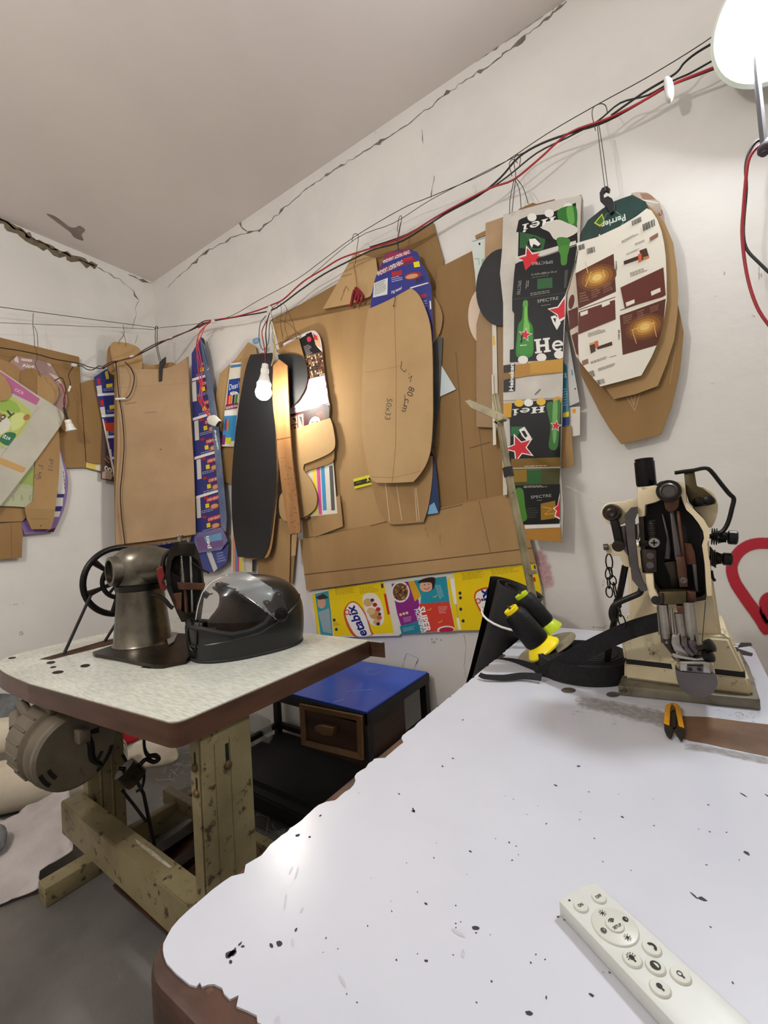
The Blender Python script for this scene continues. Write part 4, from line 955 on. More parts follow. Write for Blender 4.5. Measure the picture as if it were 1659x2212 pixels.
for q, r, sd in [(((670, 890), (780, 830), (674, 905)), 3, 1), (((700, 965), (780, 930), (702, 975)), 2, 2), (((720, 1080), (840, 1035), (726, 1106)), 3, 3), (((470, 1440), (580, 1405), (474, 1465)), 3, 4), (((485, 1610), (600, 1570), (490, 1625)), 2, 5), (((530, 1650), (640, 1612), (534, 1668)), 3, 6), (((750, 905), (830, 870), (754, 918)), 2, 8), (((600, 1580), (650, 1565), (602, 1588)), 1, 9)]: a.bars(z4(*q[0]), z4(*q[1]), z4(*q[2]), r, (130, 116, 104), sd)
for x, y in [(640, 1040), (656, 1450)]: a.barcode(z4(x - 5, y - 30), z4(x - 5, y + 30), z4(x + 4, y - 30), (60, 50, 46), 7)
a.build(b)

# ---- corner of the room
cp = DG
board('cardboard_template', 'dark rounded template top peeping left behind the corner sheet', [(231, 765), (236, 748), (250, 744), (262, 790), (246, 810), (232, 796)], -.03, CARD2, pl=cp, smooth=3)
board('cardboard_template', 'rounded brown template top above the corner sheet', [(238, 752), (248, 738), (292, 746), (306, 766), (303, 805), (258, 808), (244, 782)], -.015, CARD, pl=cp, smooth=3)
board('cardboard_sheet', 'back layer of brown cardboard showing along the corner sheet edges', [(247, 800), (300, 782), (322, 790), (372, 782), (404, 800), (414, 1150), (412, 1166), (270, 1182), (249, 1184), (246, 1020)], -.022, CARD2, pl=cp)
b, a = board('cardboard_sheet', 'large rosy cardboard sheet hanging by a black clip across the corner', [(251, 793, 1), (280, 796), (312, 797), (345, 797), (375, 790), (407, 769, 1), (411, 875), (419, 1010), (423, 1154, 1), (340, 1166), (250, 1177, 1), (249, 1090), (254, 950)], .0, CARDR, .005, 'big cardboard sheets', pl=cp, smooth=4)
a.line([(270, 873), (295, 869)], 2.4, (140, 108, 82)); a.line([(312, 892), (338, 890)], 3, (150, 118, 92)); a.line([(255, 838), (405, 828)], 1, (160, 126, 98)); a.ell(347, 971, 1.6, 1.6, (90, 66, 46)); a.build(b, 'crease')
def z1(x, y): return (x * .339, 400 + y * .339)
DB = (38, 44, 118)
LBL = M('carton_pasta_blue', lin((46, 52, 124)), rough=.45)
b, a = board('pasta_carton_template', 'narrow blue pasta carton template showing left of the corner sheet', [(203, 815), (222, 802), (262, 780), (270, 1035), (246, 1032), (221, 908)], .045, LBL, .003, cat='carton', pl=LW)
for k in range(5):
    y = 816 + k * 46; x = 205 + k * 7
    a.quad((x + 1, y + 34), (252, y + 32), (253, y + 37), (x + 3, y + 40), WH); a.quad((x + 3, y + 18), (x + 14, y + 16), (x + 16, y + 34), (x + 6, y + 36), (206, 206, 200)); a.quad((x + 4, y + 2), (x + 11, y + 1), (x + 12, y + 14), (x + 6, y + 15), (196, 40, 50)); a.quad((x + 24, y + 14), (x + 38, y + 12), (x + 38, y + 20), (x + 25, y + 22), (230, 210, 50)); a.bars((x + 18, y + 24), (250, y + 21), (x + 19, y + 31), 2, (150, 156, 200), k)
a.poly([(220, 915), (250, 912), (250, 930), (224, 932)], (206, 70, 50)); a.poly([(226, 804), (232, 800), (236, 818), (229, 820)], (210, 196, 60)); a.poly([(234, 800), (252, 793), (252, 826), (240, 822)], (90, 70, 54)); a.line([(221, 905), (248, 1030)], 4, (226, 222, 214)); a.build(b)
b, a = board('coffee_sack_print', 'brown printed carton foot left of the corner sheet', [(222, 905), (245, 1000), (262, 1030), (258, 1042), (218, 1035)], .038, M('carton_brown_print', lin((78, 52, 42)), rough=.5), .003, cat='carton', pl=LW)
a.text('OO', (226, 1004), (242, 1012), (225, 1016), (226, 216, 206), .06); a.poly([(221, 1020), (232, 1014), (244, 1026), (240, 1036), (220, 1033)], (176, 150, 130)); a.line([(226, 990), (236, 1000)], 2, (160, 130, 106)); a.line([(230, 985), (240, 996)], 2, (160, 130, 106)); a.build(b)
rn = random.Random(4)
b, a = board('pasta_carton_template', 'blue pasta carton template right of the corner sheet, tied with red cord', [(414, 764), (434, 728), (440, 732), (470, 900), (482, 1150), (440, 1160), (424, 1160), (420, 1010), (416, 880)], .040, LBL, .004, cat='carton')
for k in range(9):
    y = 790 + k * 42; x = 412 + k * 2.6 - (6 if k > 6 else 0)
    a.quad((x - 4, y + 30), (x + 50, y + 14), (x + 50, y + 19), (x - 4, y + 36), WH) if k % 2 == 0 else a.quad((x, y - 6), (x + 9, y - 9), (x + 11, y + 34), (x + 2, y + 36), (214, 210, 202))
    a.quad((x + 22, y - 8), (x + 52, y - 17), (x + 52, y - 6), (x + 23, y + 3), RED if k % 3 else (150, 50, 60)); a.ell(x + 40, y + 10, 11, 7, (150, 60, 50), -16); a.ell(x + 40, y + 9, 8, 4.4, (206, 160, 124), -16); a.quad((x + 20, y + 5), (x + 28, y + 3), (x + 29, y + 12), (x + 21, y + 14), (230, 210, 50)); a.bars((x + 12, y + 20), (x + 48, y + 10), (x + 13, y + 27), 2, (160, 166, 206), k + 3); a.ell(x + 18, y + 33, 5, 3, RED, -12)
    a.text('OVEN READY', (x + 24, y - 6), (x + 50, y - 14), (x + 24, y), WH, .01)
a.build(b)
b, a = board('film_sheet', 'bluish printed strip along the right edge of the pasta carton by the corner', [(432, 730), (444, 748), (470, 900), (481, 1020), (490, 1120), (488, 1150), (478, 1140), (462, 960), (446, 830)], .046, M('film_blue', lin((120, 136, 160)), lin((80, 96, 130)), scale=7, rough=.35), .002, cat='carton')
a.line([(438, 745), (450, 790)], 1.2, (40, 44, 60)); a.line([(447, 800), (458, 790)], 1, (230, 230, 236)); a.text('Aspen', (466, 925), (474, 968), (461, 930), (232, 234, 240), .03); a.build(b)
b, a = board('violet_carton', 'slanted blue and violet carton foot right of the black sewing head', [(285, 1182), (300, 1176), (480, 1140), (492, 1168), (478, 1188), (300, 1212)], .050, M('carton_violet', lin((112, 112, 160)), rough=.45), .003, cat='carton')
a.poly([(286, 1183), (420, 1158), (420, 1190), (300, 1210)], DB); a.poly([(424, 1162), (478, 1148), (484, 1180), (430, 1190)], (120, 90, 140)); a.poly([(440, 1160), (478, 1150), (480, 1166), (446, 1172)], (110, 160, 200)); a.text('pen', (449, 1185), (445, 1158), (458, 1184), (240, 240, 244), .03); a.ell(309, 1190, 5, 3, RED); a.bars((330, 1176), (410, 1162), (331, 1186), 1, (214, 216, 230), 3); a.ell(342, 1172, 10, 5, (206, 190, 170), -8); a.build(b)
b, a = board('blue_carton', 'lowest blue carton layer behind the sewing head and helmet visor', [(320, 1205), (470, 1182), (494, 1176), (490, 1215), (462, 1236), (330, 1240)], .040, M('carton_deep_blue', lin((62, 72, 140)), rough=.45), .003, cat='carton')
a.poly([(445, 1190), (455, 1188), (470, 1228), (462, 1236)], (206, 206, 206)); a.bars((468, 1195), (488, 1190), (470, 1218), 4, (150, 156, 206), 3); a.build(b)

# ---- boards on the left wall
def z6(x, y): return (x * .1688, 650 + y * .1688)
def z7(x, y): return (x * .1688, 900 + y * .1688)
PT = M('mauve_print', lin((168, 138, 132)), lin((150, 120, 114)), scale=8, rough=.6)
board('cardboard_sheet', 'wide brown cardboard sheet nearest the top of the left wall', [(-40, 718), (0, 729), (171, 771), (176, 850), (186, 1010), (138, 1011), (120, 980), (-40, 1000)], .020, CARD2, pl=LW)
board('cardboard_sheet', 'darker cardboard sheet on the left wall beside the blue pasta carton', [(174, 829), (190, 822), (206, 820), (219, 903), (224, 1003), (205, 1002), (187, 998), (180, 900)], .028, CARD2, pl=LW)
b, a = board('carton_piece', 'yellow and white carton piece under the darker sheet on the left wall', [(186, 994), (222, 1004), (217, 1018), (186, 1010)], .022, M('carton_yellow', lin((222, 196, 90)), rough=.5), .003, cat='carton', pl=LW)
a.poly([(186, 996), (218, 986), (218, 1002), (192, 997)], (206, 110, 60)); a.poly([(205, 1008), (218, 1003), (217, 1017), (209, 1015)], (220, 214, 206)); a.build(b)
b, a = board('torn_carton_template', 'torn mauve printed template with an arched top on the left wall', [(22, 781), (36, 769), (80, 774), (106, 782), (116, 796), (130, 820), (141, 836), (146, 868), (140, 890), (90, 890), (40, 850)], .034, PT, .003, cat='carton', pl=LW)
a.poly(zz(z6, (180, 745), (215, 700), (232, 735), (240, 795), (190, 775)), (214, 196, 186)); a.quad(*zz(z6, (270, 735), (410, 750), (412, 782), (275, 765)), (214, 190, 182)); a.poly(zz(z6, (620, 920), (700, 950), (760, 985), (790, 1060), (700, 1000)), (206, 186, 176)); a.text('Alpe', z6(280, 800), z6(440, 812), z6(280, 862), (230, 218, 212), .02); a.poly(zz(z6, (600, 795), (640, 800), (665, 835), (620, 830)), (206, 186, 176)); a.build(b)
board('cardboard_template', 'leftmost rounded brown template top on the left wall', [(-20, 770, 1), (20, 782), (44, 800), (46, 830), (30, 850), (-20, 840, 1)], .040, CARD, pl=LW, smooth=4)
board('cardboard_template', 'middle rounded brown template top under the torn print', [(44, 808), (60, 796), (82, 800), (92, 820), (84, 848), (50, 846)], .044, CARD2, pl=LW, smooth=4)
board('cardboard_template', 'right rounded brown template top beside the hanging lamp socket', [(80, 812, 1), (104, 812), (122, 832), (127, 850), (120, 868), (106, 880), (80, 870, 1)], .046, CARD, pl=LW, smooth=4)
b, a = board('violet_carton_template', 'white and violet carton template with dark blue stripes at the left wall', [(124, 960, 1), (131, 975), (142, 1010), (147, 1036), (145, 1068), (138, 1100), (128, 1125), (116, 1149, 1), (54, 1155, 1), (47, 1138), (44, 1122, 1), (90, 1080)], .026, M('carton_lilac', lin((130, 98, 156)), rough=.45), .003, cat='carton', pl=LW, smooth=4)
a.poly(zz(z7, (760, 420), (800, 590), (830, 720), (828, 990), (740, 990), (730, 700)), (222, 218, 212)); a.poly(zz(z7, (715, 990), (826, 990), (815, 1034), (710, 1034)), (34, 30, 110)); a.poly(zz(z7, (705, 1038), (805, 1036), (800, 1145), (690, 1148)), (222, 218, 212)); a.poly(zz(z7, (690, 1150), (800, 1146), (775, 1210), (690, 1212)), (34, 30, 110)); a.poly(zz(z7, (690, 1214), (774, 1212), (755, 1280), (690, 1285)), (222, 218, 212)); a.poly(zz(z7, (640, 1440), (720, 1420), (690, 1482), (600, 1480)), (44, 24, 60))
for k in range(5): a.quad(*zz(z7, (806 + k * 4, 700 + k * 48), (814 + k * 4, 700 + k * 48), (818 + k * 4, 735 + k * 48), (810 + k * 4, 735 + k * 48)), (50, 44, 60))
a.build(b)
board('cardboard_piece', 'brown cardboard strip behind the taped template foot at the left edge', [(-40, 1090), (52, 1096), (56, 1118), (48, 1126), (-40, 1129)], .036, CARD, pl=LW)
b, a = board('cardboard_piece', 'lowest brown cardboard piece at the left edge of the photo', [(-40, 1132), (0, 1131), (46, 1126), (49, 1153), (47, 1205), (0, 1208), (-40, 1210)], .030, CARD2, pl=LW)
a.line([(24, 1131), (25, 1207)], 1, (110, 78, 46)); a.build(b, 'crease')
b, a = board('green_carton_template', 'pale green printed template under the paper towel carton', [(-40, 1040), (30, 1000), (74, 965), (75, 1030), (71, 1097), (30, 1094), (-40, 1092)], .050, M('carton_pale_green', lin((176, 180, 146)), lin((150, 160, 116)), scale=9, rough=.55), .003, cat='carton', pl=LW)
a.curve(zz(z7, (290, 700), (380, 660), (440, 680), (430, 880), (330, 860), (240, 850)), (146, 166, 84))
for x in (170, 280, 385): a.bars(z7(x - 15, 1010), z7(x + 20, 1010), z7(x - 15, 1080), 5, (116, 116, 90), x)
a.build(b)
b, a = board('cardboard_template', 'narrow cardboard template with handwriting and a taped foot on the left wall', [(77, 985, 1), (100, 950), (127, 925, 1), (129, 984), (125, 1052), (117, 1115), (110, 1143, 1), (68, 1143, 1), (58, 1120), (53, 1098, 1), (71, 1082, 1), (74, 1030)], .056, CARD, .004, 'long templates with rounded ends', pl=LW, smooth=4)
a.text('8x13', (106, 990), (103, 1016), (116, 992), HAND, 0); a.text('L r', (83, 1004), (80, 1026), (93, 1006), HAND, 0); a.line([(82 + 7 * math.cos(k), 1030 + 5 * math.sin(k)) for k in range(8)], .8, HAND); a.text('R', (82, 1028), (89, 1028), (82, 1034), HAND, 0); a.line([(67, 1121), (102, 1121)], 1, (60, 44, 30)); a.ell(88, 1136, 2, 2, (70, 50, 30)); a.build(b, 'handwriting')
bm = bmesh.new(); bm.faces.new([bm.verts.new(U(x, y, shift(LW, .058))) for x, y in [(54, 1098), (118, 1100), (110, 1142), (69, 1142), (58, 1122)]])
from_bm('tape_wrap', bm, clearmat('clear_tape', lin((190, 160, 110)), .35, .12), b)
b, a = board('towel_carton_template', 'big slanted white and green paper towel carton template at the left edge', [(-60, 760, 1), (0, 799), (70, 846), (120, 878), (138, 896), (132, 918, 1), (70, 1004), (0, 1093), (-60, 1160, 1)], .066, M('carton_grey_lined', lin((190, 186, 170)), lin((178, 174, 158)), scale=8, rough=.55), .004, 'long templates with rounded ends', 'carton', pl=LW, smooth=4)
a.poly(zz(z6, (0, 905), (130, 990), (510, 1255), (465, 1335), (150, 1180), (0, 1150)), (176, 96, 140)); a.text('EZI', z6(290, 1200), z6(190, 1150), z6(300, 1165), (216, 170, 196), .02)
a.curve(zz(z6, (0, 1270), (150, 1230), (250, 1290), (400, 1440), (330, 1620), (230, 1740), (120, 1800), (0, 1850)), (176, 186, 96)); a.curve(zz(z6, (0, 1300), (90, 1260), (210, 1310), (260, 1420), (150, 1420), (0, 1400)), (140, 172, 70)); a.curve(zz(z6, (150, 1480), (260, 1430), (330, 1480), (280, 1600), (170, 1660), (140, 1600)), (196, 206, 130)); a.ell(*z6(340, 1490), 8, 6, (170, 110, 60), -40)
a.curve(zz(z6, (0, 1480), (90, 1500), (135, 1560), (120, 1640), (60, 1680), (0, 1700)), (206, 204, 186))
a.text('Tow', z6(190, 1440), z6(-60, 1640), z6(130, 1370), (46, 48, 40), .03, 0)
a.curve(zz(z6, (10, 1740), (70, 1690), (150, 1680), (205, 1720), (110, 1850), (0, 1800)), (30, 104, 66)); a.text('x12!', z6(118, 1800), z6(28, 1750), z6(140, 1755), (226, 230, 220), .03)
a.poly(zz(z6, (0, 2000), (330, 2135), (310, 2190), (270, 2200), (0, 2090)), (190, 150, 90)); a.line(zz(z6, (10, 1990), (490, 1360)), 1, (150, 146, 126)); a.line(zz(z6, (0, 1860), (90, 1900)), 1, (150, 150, 130)); a.build(b)
board('cardboard_disc', 'round brown cardboard piece on top of the paper towel carton at the left edge', [(-40, 790, 1), (0, 806), (18, 826), (25, 846), (18, 860), (4, 866), (-40, 864, 1)], .074, CARD, pl=LW, smooth=5)
board('cardboard_disc', 'small brown cardboard piece below it over the green lettering', [(-40, 880, 1), (-4, 888), (3, 900), (-6, 912), (-40, 920, 1)], .074, CARD2, pl=LW, smooth=5)


# ================================================================ left sewing table
t1 = thing('sewing_table', 'small work table with a grained white top on a cream steel stand at the left', 'table', (-1.3, .74, 0))
TOP1 = sm([(-.823, .462), (-.835, .452), (-1.41, .404), (-1.66, .416), (-1.78, .445), (-1.835, .52), (-1.842, .62), (-1.842, 1.02), (-1.82, 1.05), (-1.4, 1.06), (-.83, 1.082), (-.815, 1.07)], 1)
TOP1 = [(p.x, p.y) for p in cr([(-.818, .490, 1), (-.821, .468), (-.834, .455), (-.858, .4515, 1), (-1.41, .404, 1), (-1.62, .405), (-1.76, .430), (-1.825, .49), (-1.842, .60, 1), (-1.842, 1.02), (-1.825, 1.045), (-1.78, 1.05, 1), (-.835, 1.08), (-.818, 1.076), (-.815, 1.06, 1)], 4)]
mid = V((-1.33, .75, 0))
slab('edge_band', [V((x, y, TZ - .001)) for x, y in TOP1], V((0, 0, -.046)), WOODE, t1)
slab('laminate_top', [V((x + (mid.x - x) * .008, y + (mid.y - y) * .010, TZ + .0012)) for x, y in TOP1], V((0, 0, -.003)), LAMG, t1)
# the belt slot and screw holes, sunk dark flats in the laminate
def hole(name, px, mat, parent, z, d=.0004):
    bm = bmesh.new(); bm.faces.new([bm.verts.new(U(x, y, ZP(z + d))) for x, y in px])
    return from_bm(name, bm, mat, parent)
SLOT = M('slot_wood', lin((78, 48, 28)), lin((48, 30, 20)), scale=14, rough=.8)
hole('belt_slot', [(84, 1424), (110, 1425), (262, 1387), (258, 1379), (230, 1382)], SLOT, t1, TZ + .0012)
for cx, cy, rx, ry in [(110, 1431, 10, 3), (115, 1441, 7, 2), (125, 1452, 13, 3.4), (184, 1438, 11, 3.6), (26, 1421, 9, 2)]:
    hole('screw_hole', [(cx + rx * math.cos(k * .52), cy + ry * math.sin(k * .52) - rx * math.cos(k * .52) * .12) for k in range(12)], CAVE, t1, TZ + .0012)
hole('screw_hole', [(304, 1442), (318, 1434), (350, 1433), (345, 1440), (325, 1444)], CAVE, t1, TZ + .0012)
# steel stand
def post(x0, x1, y0, y1, z0, z1, nm='post'):
    bm = bmesh.new(); bm_box(bm, ((x0 + x1) / 2, (y0 + y1) / 2, (z0 + z1) / 2), (x1 - x0, y1 - y0, z1 - z0))
    bmesh.ops.bevel(bm, geom=bm.edges[:], offset=.004, segments=2, affect='EDGES')
    for yy in (y0 + .036, y0 + .072):   # two pressed ribs along the broad face
        bm_tube(bm, [V((x1 - .0015, yy, z0 + .02)), V((x1 - .0015, yy, z1 - .03))], .004, 6)
    return from_bm(nm, bm, STAND, t1, True)
p1_ = post(-.862, -.825, .505, .632, .05, .695)
p2_ = post(-1.70, -1.655, .622, .735, .05, .695)
SCREWM = M('rusty_bolt', lin((120, 98, 62)), lin((70, 52, 34)), scale=40, rough=.5, metal=.4)
def bolt(c, ax, r, parent):
    return lathe('bolt', [(r, 0), (r, .003), (r * .8, .006), (0, .0075)], c, SCREWM, parent, V(ax), 14)
for px in [(492, 1652)]:
    c = U(*px, XP(-.825)); bolt(c, (1, 0, 0), .009, p1_)
    slab('bolt_slot', [c + V((.0006, -.004, .004)), c + V((.0006, .004, .004)), c + V((.0006, .004, .045)), c + V((.0006, -.004, .045))], V((-.0004, 0, 0)), CAVE, p1_)
for px in [(422, 1658), (426, 1713)]:
    c = U(*px, YP(.505)); bolt(c, (0, -1, 0), .008, p1_)
    slab('bolt_slot', [c + V((-.003, -.0006, .004)), c + V((.003, -.0006, .004)), c + V((.003, -.0006, .03)), c + V((-.003, -.0006, .03))], V((0, .0004, 0)), CAVE, p1_)
bm = bmesh.new(); pts = UL([(155, 1722), (300, 1819), (470, 1945), (450, 2024), (341, 1959), (163, 1801)], YP(.56))
bm_slab(bm, [V((-1.705, .56, .268)), V((-.826, .545, .268)), V((-.826, .545, .165)), V((-1.705, .56, .165))], V((0, .060, 0)))
bmesh.ops.bevel(bm, geom=bm.edges[:], offset=.003, segments=2, affect='EDGES')
cb = from_bm('cross_bar', bm, STAND, t1, True)
hole('worn_patch', [(292, 1812), (330, 1838), (372, 1873), (364, 1874), (330, 1850), (296, 1822)], M('bare_plaster_white', lin((198, 192, 176)), lin((150, 140, 116)), scale=40, rough=.8), cb, .268)
for x0, x1, y0, y1 in [(-1.712, -1.652, .495, .98), (-.868, -.808, .40, .88)]:
    box('foot', (x0, y0, 0), (x1, y1, .058), STAND, t1, .004)
box('rear_bar', (-1.655, .86, .11), (-.86, .89, .16), STAND, t1, .003)
box('treadle_bar', (-1.585, .62, .115), (-1.555, 1.0, .145), STAND, t1, .003)
# treadle pedal between the posts
ped = slab('treadle_pedal', [V((-1.46, .60, .075)), V((-1.02, .60, .075)), V((-1.02, .86, .115)), V((-1.46, .86, .115))], V((0, .004, -.014)), RUST, t1)
for k in range(4): box('pedal_slat', (-1.44 + k * .105, .615, .088), (-1.395 + k * .105, .84, .121), GREASY, ped)
tube('pedal_rod', [V((-1.40, .70, .12)), V((-1.44, .69, .30)), V((-1.50, .66, .42))], .005, IRON, t1)

# clutch motor hung under the table
A0, A1 = U(168, 1622, VP((-1.30, .45, .6))), None
mdir = V((-1, -.02, .05)).normalized()
mt = thing('clutch_motor', 'round grey clutch motor hanging under the left sewing table', 'motor', A0)
R_ = .097
lathe('motor_body', [(R_ * .93, .012), (R_, .03), (R_, .05), (R_ * .92, .055), (R_ * .92, .075), (R_ * 1.02, .082), (R_ * 1.02, .16), (R_ * .94, .185), (R_ * .7, .20), (0, .20)], A0, MOTOR, mt, mdir, 40)
cap = lathe('end_cap', [(0, 0), (R_ * .9, .0), (R_ * .97, .006), (R_ * .97, .018)], A0, M('cap_grey_paint', lin((126, 118, 102)), lin((104, 96, 82)), scale=9, rough=.4, metal=.2, c3=lin((70, 60, 46)), s3=22, t3=.62), mt, mdir, 40)
bm = bmesh.new(); mu = mdir.cross(V((0, 0, 1))).normalized()
for k in range(20):
    an = k * math.pi / 10
    d_ = mu * math.cos(an) + V((0, 0, 1)) * math.sin(an)
    bm_tube(bm, [A0 + mdir * .084 + d_ * R_ * 1.02, A0 + mdir * .158 + d_ * R_ * 1.02], .0035, 5)
from_bm('cooling_rib', bm, MOTOR, mt, True, kind='stuff')
for a0, a1, rr in [(195, 240, .80), (205, 235, .58), (318, 345, .62), (318, 345, .80)]:
    bm = bmesh.new(); A_, B_ = [], []
    for k in range(9):
        an = math.radians(a0 + (a1 - a0) * k / 8); d_ = -mu * math.cos(an) + V((0, 0, 1)) * math.sin(an)
        A_.append(bm.verts.new(A0 - mdir * .0008 + d_ * R_ * rr)); B_.append(bm.verts.new(A0 - mdir * .0008 + d_ * R_ * (rr + .09)))
    for k in range(8): bm.faces.new((A_[k], A_[k + 1], B_[k + 1], B_[k]))
    from_bm('vent_slot', bm, CAVE, cap)
pq = A0 - mdir * .001
slab('name_plate', [pq + mu * .050 + V((0, 0, .024)), pq + mu * .026 + V((0, 0, .03)), pq + mu * .026 + V((0, 0, .048)), pq + mu * .050 + V((0, 0, .042))], -mdir * .001, IRON, cap)
tube('clutch_lever', [A0 + V((0, 0, .045)) - mdir * .02 + mu * .012, A0 - mdir * .034 + mu * .016 + V((0, 0, .02)), A0 - mdir * .03 + mu * .02 + V((0, 0, -.02)), A0 - mdir * .02 + mu * .045 + V((0, 0, -.05))], [.007, .008, .008, .006], IRON, mt, 10, 3)
box('lever_block', A0 - mdir * .028 + V((-.016, -.012, .030)), A0 - mdir * .028 + V((.016, .014, .062)), MOTOR, mt, .003)
box('mount_bracket', A0 + mdir * .11 + V((-.05, -.035, .085)), A0 + mdir * .11 + V((.05, .06, .130)), MOTOR, mt, .004)
top_b = A0 + mdir * .15 + V((-.02, -.05, .075))
cyl('clamp_bolt', top_b + V((-.03, 0, .02)), top_b + V((.03, 0, -.01)), .013, MOTOR, mt)
cyl('clamp_bolt', top_b + V((-.035, -.01, -.005)), top_b + V((.0, -.02, -.03)), .016, MOTOR, mt)
cyl('foot_stud', A0 + mdir * .15 + V((0, -.01, -.085)), A0 + mdir * .19 + V((-.01, -.015, -.112)), .013, MOTOR, mt)
tube('motor_cable', [A0 + mdir * .15 + V((0, -.02, .085)), A0 + mdir * .09 + V((.0, -.03, .10)), A0 + mdir * .05 + V((0, -.02, .098)), A0 + mdir * .0 + V((.02, .03, .115))], .005, BLACKCABLE, mt, 8, 4)
# clutch hardware right of the motor, part of the drive
hk = VP((-1.30, .62, .5))
tube('pull_hook', [U(311, 1585, hk), U(312, 1615, hk), U(320, 1632, hk), U(335, 1632, hk), U(343, 1640, hk), U(332, 1646, hk), U(316, 1640, hk), U(304, 1650, hk), U(290, 1660, hk), U(255, 1660, hk)], [.004, .004, .006, .007, .006, .006, .006, .006, .006, .005], IRON, mt, 8, 3)
cyl('drive_pulley', U(268, 1660, hk), U(296, 1682, hk), .030, GREASY, mt, 24)
tube('pulley_guard', [U(300, 1652, hk), U(311, 1670, hk), U(307, 1700, hk), U(294, 1710, hk)], .004, IRON, mt, 8, 3)
tube('drive_rod', [U(262, 1705, hk), U(290, 1740, hk), U(316, 1775, hk)], .004, IRON, mt)

# ================================================================ old patching machine on the left table
sm1 = thing('sewing_machine', 'old black cobbler sewing machine with a spoked handwheel on the left table', 'sewing machine', (-1.50, .735, TZ))
bedp = [(200, 1408), (300, 1375), (352, 1366), (410, 1369), (418, 1370), (420, 1405), (402, 1426), (352, 1436), (330, 1436), (258, 1421), (205, 1412)]
slab('bed_plate', [U(x, y, ZP(TZ + .012)) for x, y in bedp], V((0, 0, -.0105)), GREASY, sm1)
PX, PY_ = -1.505, .742
lathe('pillar', [(.092, .75), (.086, .757), (.082, .80), (.076, .86), (.071, .915), (.070, .93)], (PX, PY_, 0), PILLAR, sm1, seg=36)
lathe('pillar_band', [(.070, .925), (.075, .928), (.075, .943), (.070, .946)], (PX, PY_, 0), IRON, sm1, seg=36)
hd = bmesh.new()
bm_lathe(hd, [(.068, .943), (.076, .96), (.080, .985), (.080, 1.02), (.072, 1.045), (.050, 1.062), (.032, 1.066), (0, 1.066)], (PX, PY_, 0), seg=36)
bm_lathe(hd, [(.050, 0), (.050, .055), (.046, .085), (.036, .086), (.036, .07), (0, .07)], (PX, PY_ - .005, .995), V((-.12, -1, 0)), 32)
HC = V((-1.275, .80, .97))    # sewing head
ad_ = (V((HC.x, HC.y, 1.0)) - V((PX, PY_, 1.0))); al = ad_.length
bm_lathe(hd, [(.066, .02), (.060, .07), (.050, .12), (.044, al - .035)], (PX, PY_, 1.005), ad_, 32)
pil = from_bm('arm_casting', hd, PILLAR, sm1, True)
cyl('arm_opening', V((PX, PY_ - .005, .995)) + V((-.12, -1, 0)).normalized() * .0712, V((PX, PY_ - .005, .995)) + V((-.12, -1, 0)).normalized() * .0716, .0355, CAVE, pil, 28)
# handwheel with spokes, axis along the table
WC = U(259, 1254, XP(-1.69))
hw = bmesh.new()
bm_tube(hw, [WC + V((0, .118 * math.cos(k * .1309), .118 * math.sin(k * .1309))) for k in range(48)], .0105, 10, closed=True)
wheel = from_bm('handwheel', hw, IRON, sm1, True)
bm = bmesh.new(); bm_tube(bm, [WC + V((.004, .060 * math.cos(k * .1745), .060 * math.sin(k * .1745))) for k in range(36)], .008, 8, closed=True)
from_bm('inner_rim', bm, IRON, wheel, True)
lathe('hub', [(.022, -.012), (.024, 0), (.022, .10), (.016, .11), (.016, .17)], WC, GREASY, wheel, V((1, 0, 0)), 24)
for k in range(6):
    an = k * math.pi / 3 + .3
    d_ = V((0, math.cos(an), math.sin(an)))
    tube('spoke', [WC + d_ * .018, WC + d_ * .065, WC + d_ * .113], [.009, .007, .013], IRON, wheel, 8, 3)
for k in range(6):
    an = k * math.pi / 3 + .82
    d_ = V((0, math.cos(an), math.sin(an)))
    tube('inner_spoke', [WC + d_ * .02, WC + d_ * .056], .005, IRON, wheel, 6)
# leather belt from the wheel down through the slot
bz = TZ - .02
tube('drive_belt', [U(196, 1286, XP(-1.672)), U(138, 1413, ZP(TZ + .002))], .0048, RUBBER, sm1)
tube('drive_belt', [U(266, 1322, XP(-1.672)), U(226, 1386, ZP(TZ + .002))], .0048, RUBBER, sm1)
# sewing head, seen face on
HP = VP(HC); hn = HP[1]
outer = [(382, 1170), (420, 1172), (430, 1196), (437, 1225), (441, 1258), (441, 1288), (434, 1340), (412, 1343), (392, 1342), (383, 1326), (371, 1297), (360, 1272), (357, 1236), (362, 1196), (371, 1179)]
inner = [(386, 1200), (416, 1202), (428, 1212), (433, 1230), (437, 1258), (436, 1284), (428, 1322), (412, 1326), (398, 1324), (388, 1316), (378, 1292), (370, 1268), (367, 1236), (371, 1212), (377, 1202)]
bm = bmesh.new()
bm_ring(bm, UL(outer, shift(HP, .022)), UL(inner, shift(HP, .022)), -hn * .05)
bm_slab(bm, UL(outer, shift(HP, -.010)), -hn * .045)
head = from_bm('head_casting', bm, GREASY, sm1)
slab('head_recess', UL(inner, shift(HP, -.008)), -hn * .002, CAVE, head)
def hp(x, y, d=0.0): return U(x, y, shift(HP, d))
cyl('thumb_screw', hp(388, 1172, .0), hp(388, 1160, .0), .006, STEEL, head, 14); lathe('screw_head', [(.010, 0), (.011, .003), (.010, .006), (0, .006)], hp(388, 1160), STEEL, head, seg=18)
cyl('thumb_screw', hp(407, 1172, .004), hp(407, 1161, .004), .005, STEEL, head, 14)
slab('top_block', UL([(386, 1172), (418, 1174), (420, 1198), (386, 1200)], shift(HP, .028)), -hn * .03, GREASY, head, bevel=.002)
bm = bmesh.new(); bm_tube(bm, [hp(391 + i * .02 + 4.2 * math.cos(i * .9), 1202 + i * .5, .012) + hn * (.006 * math.sin(i * .9)) for i in range(112)], .0011, 5)
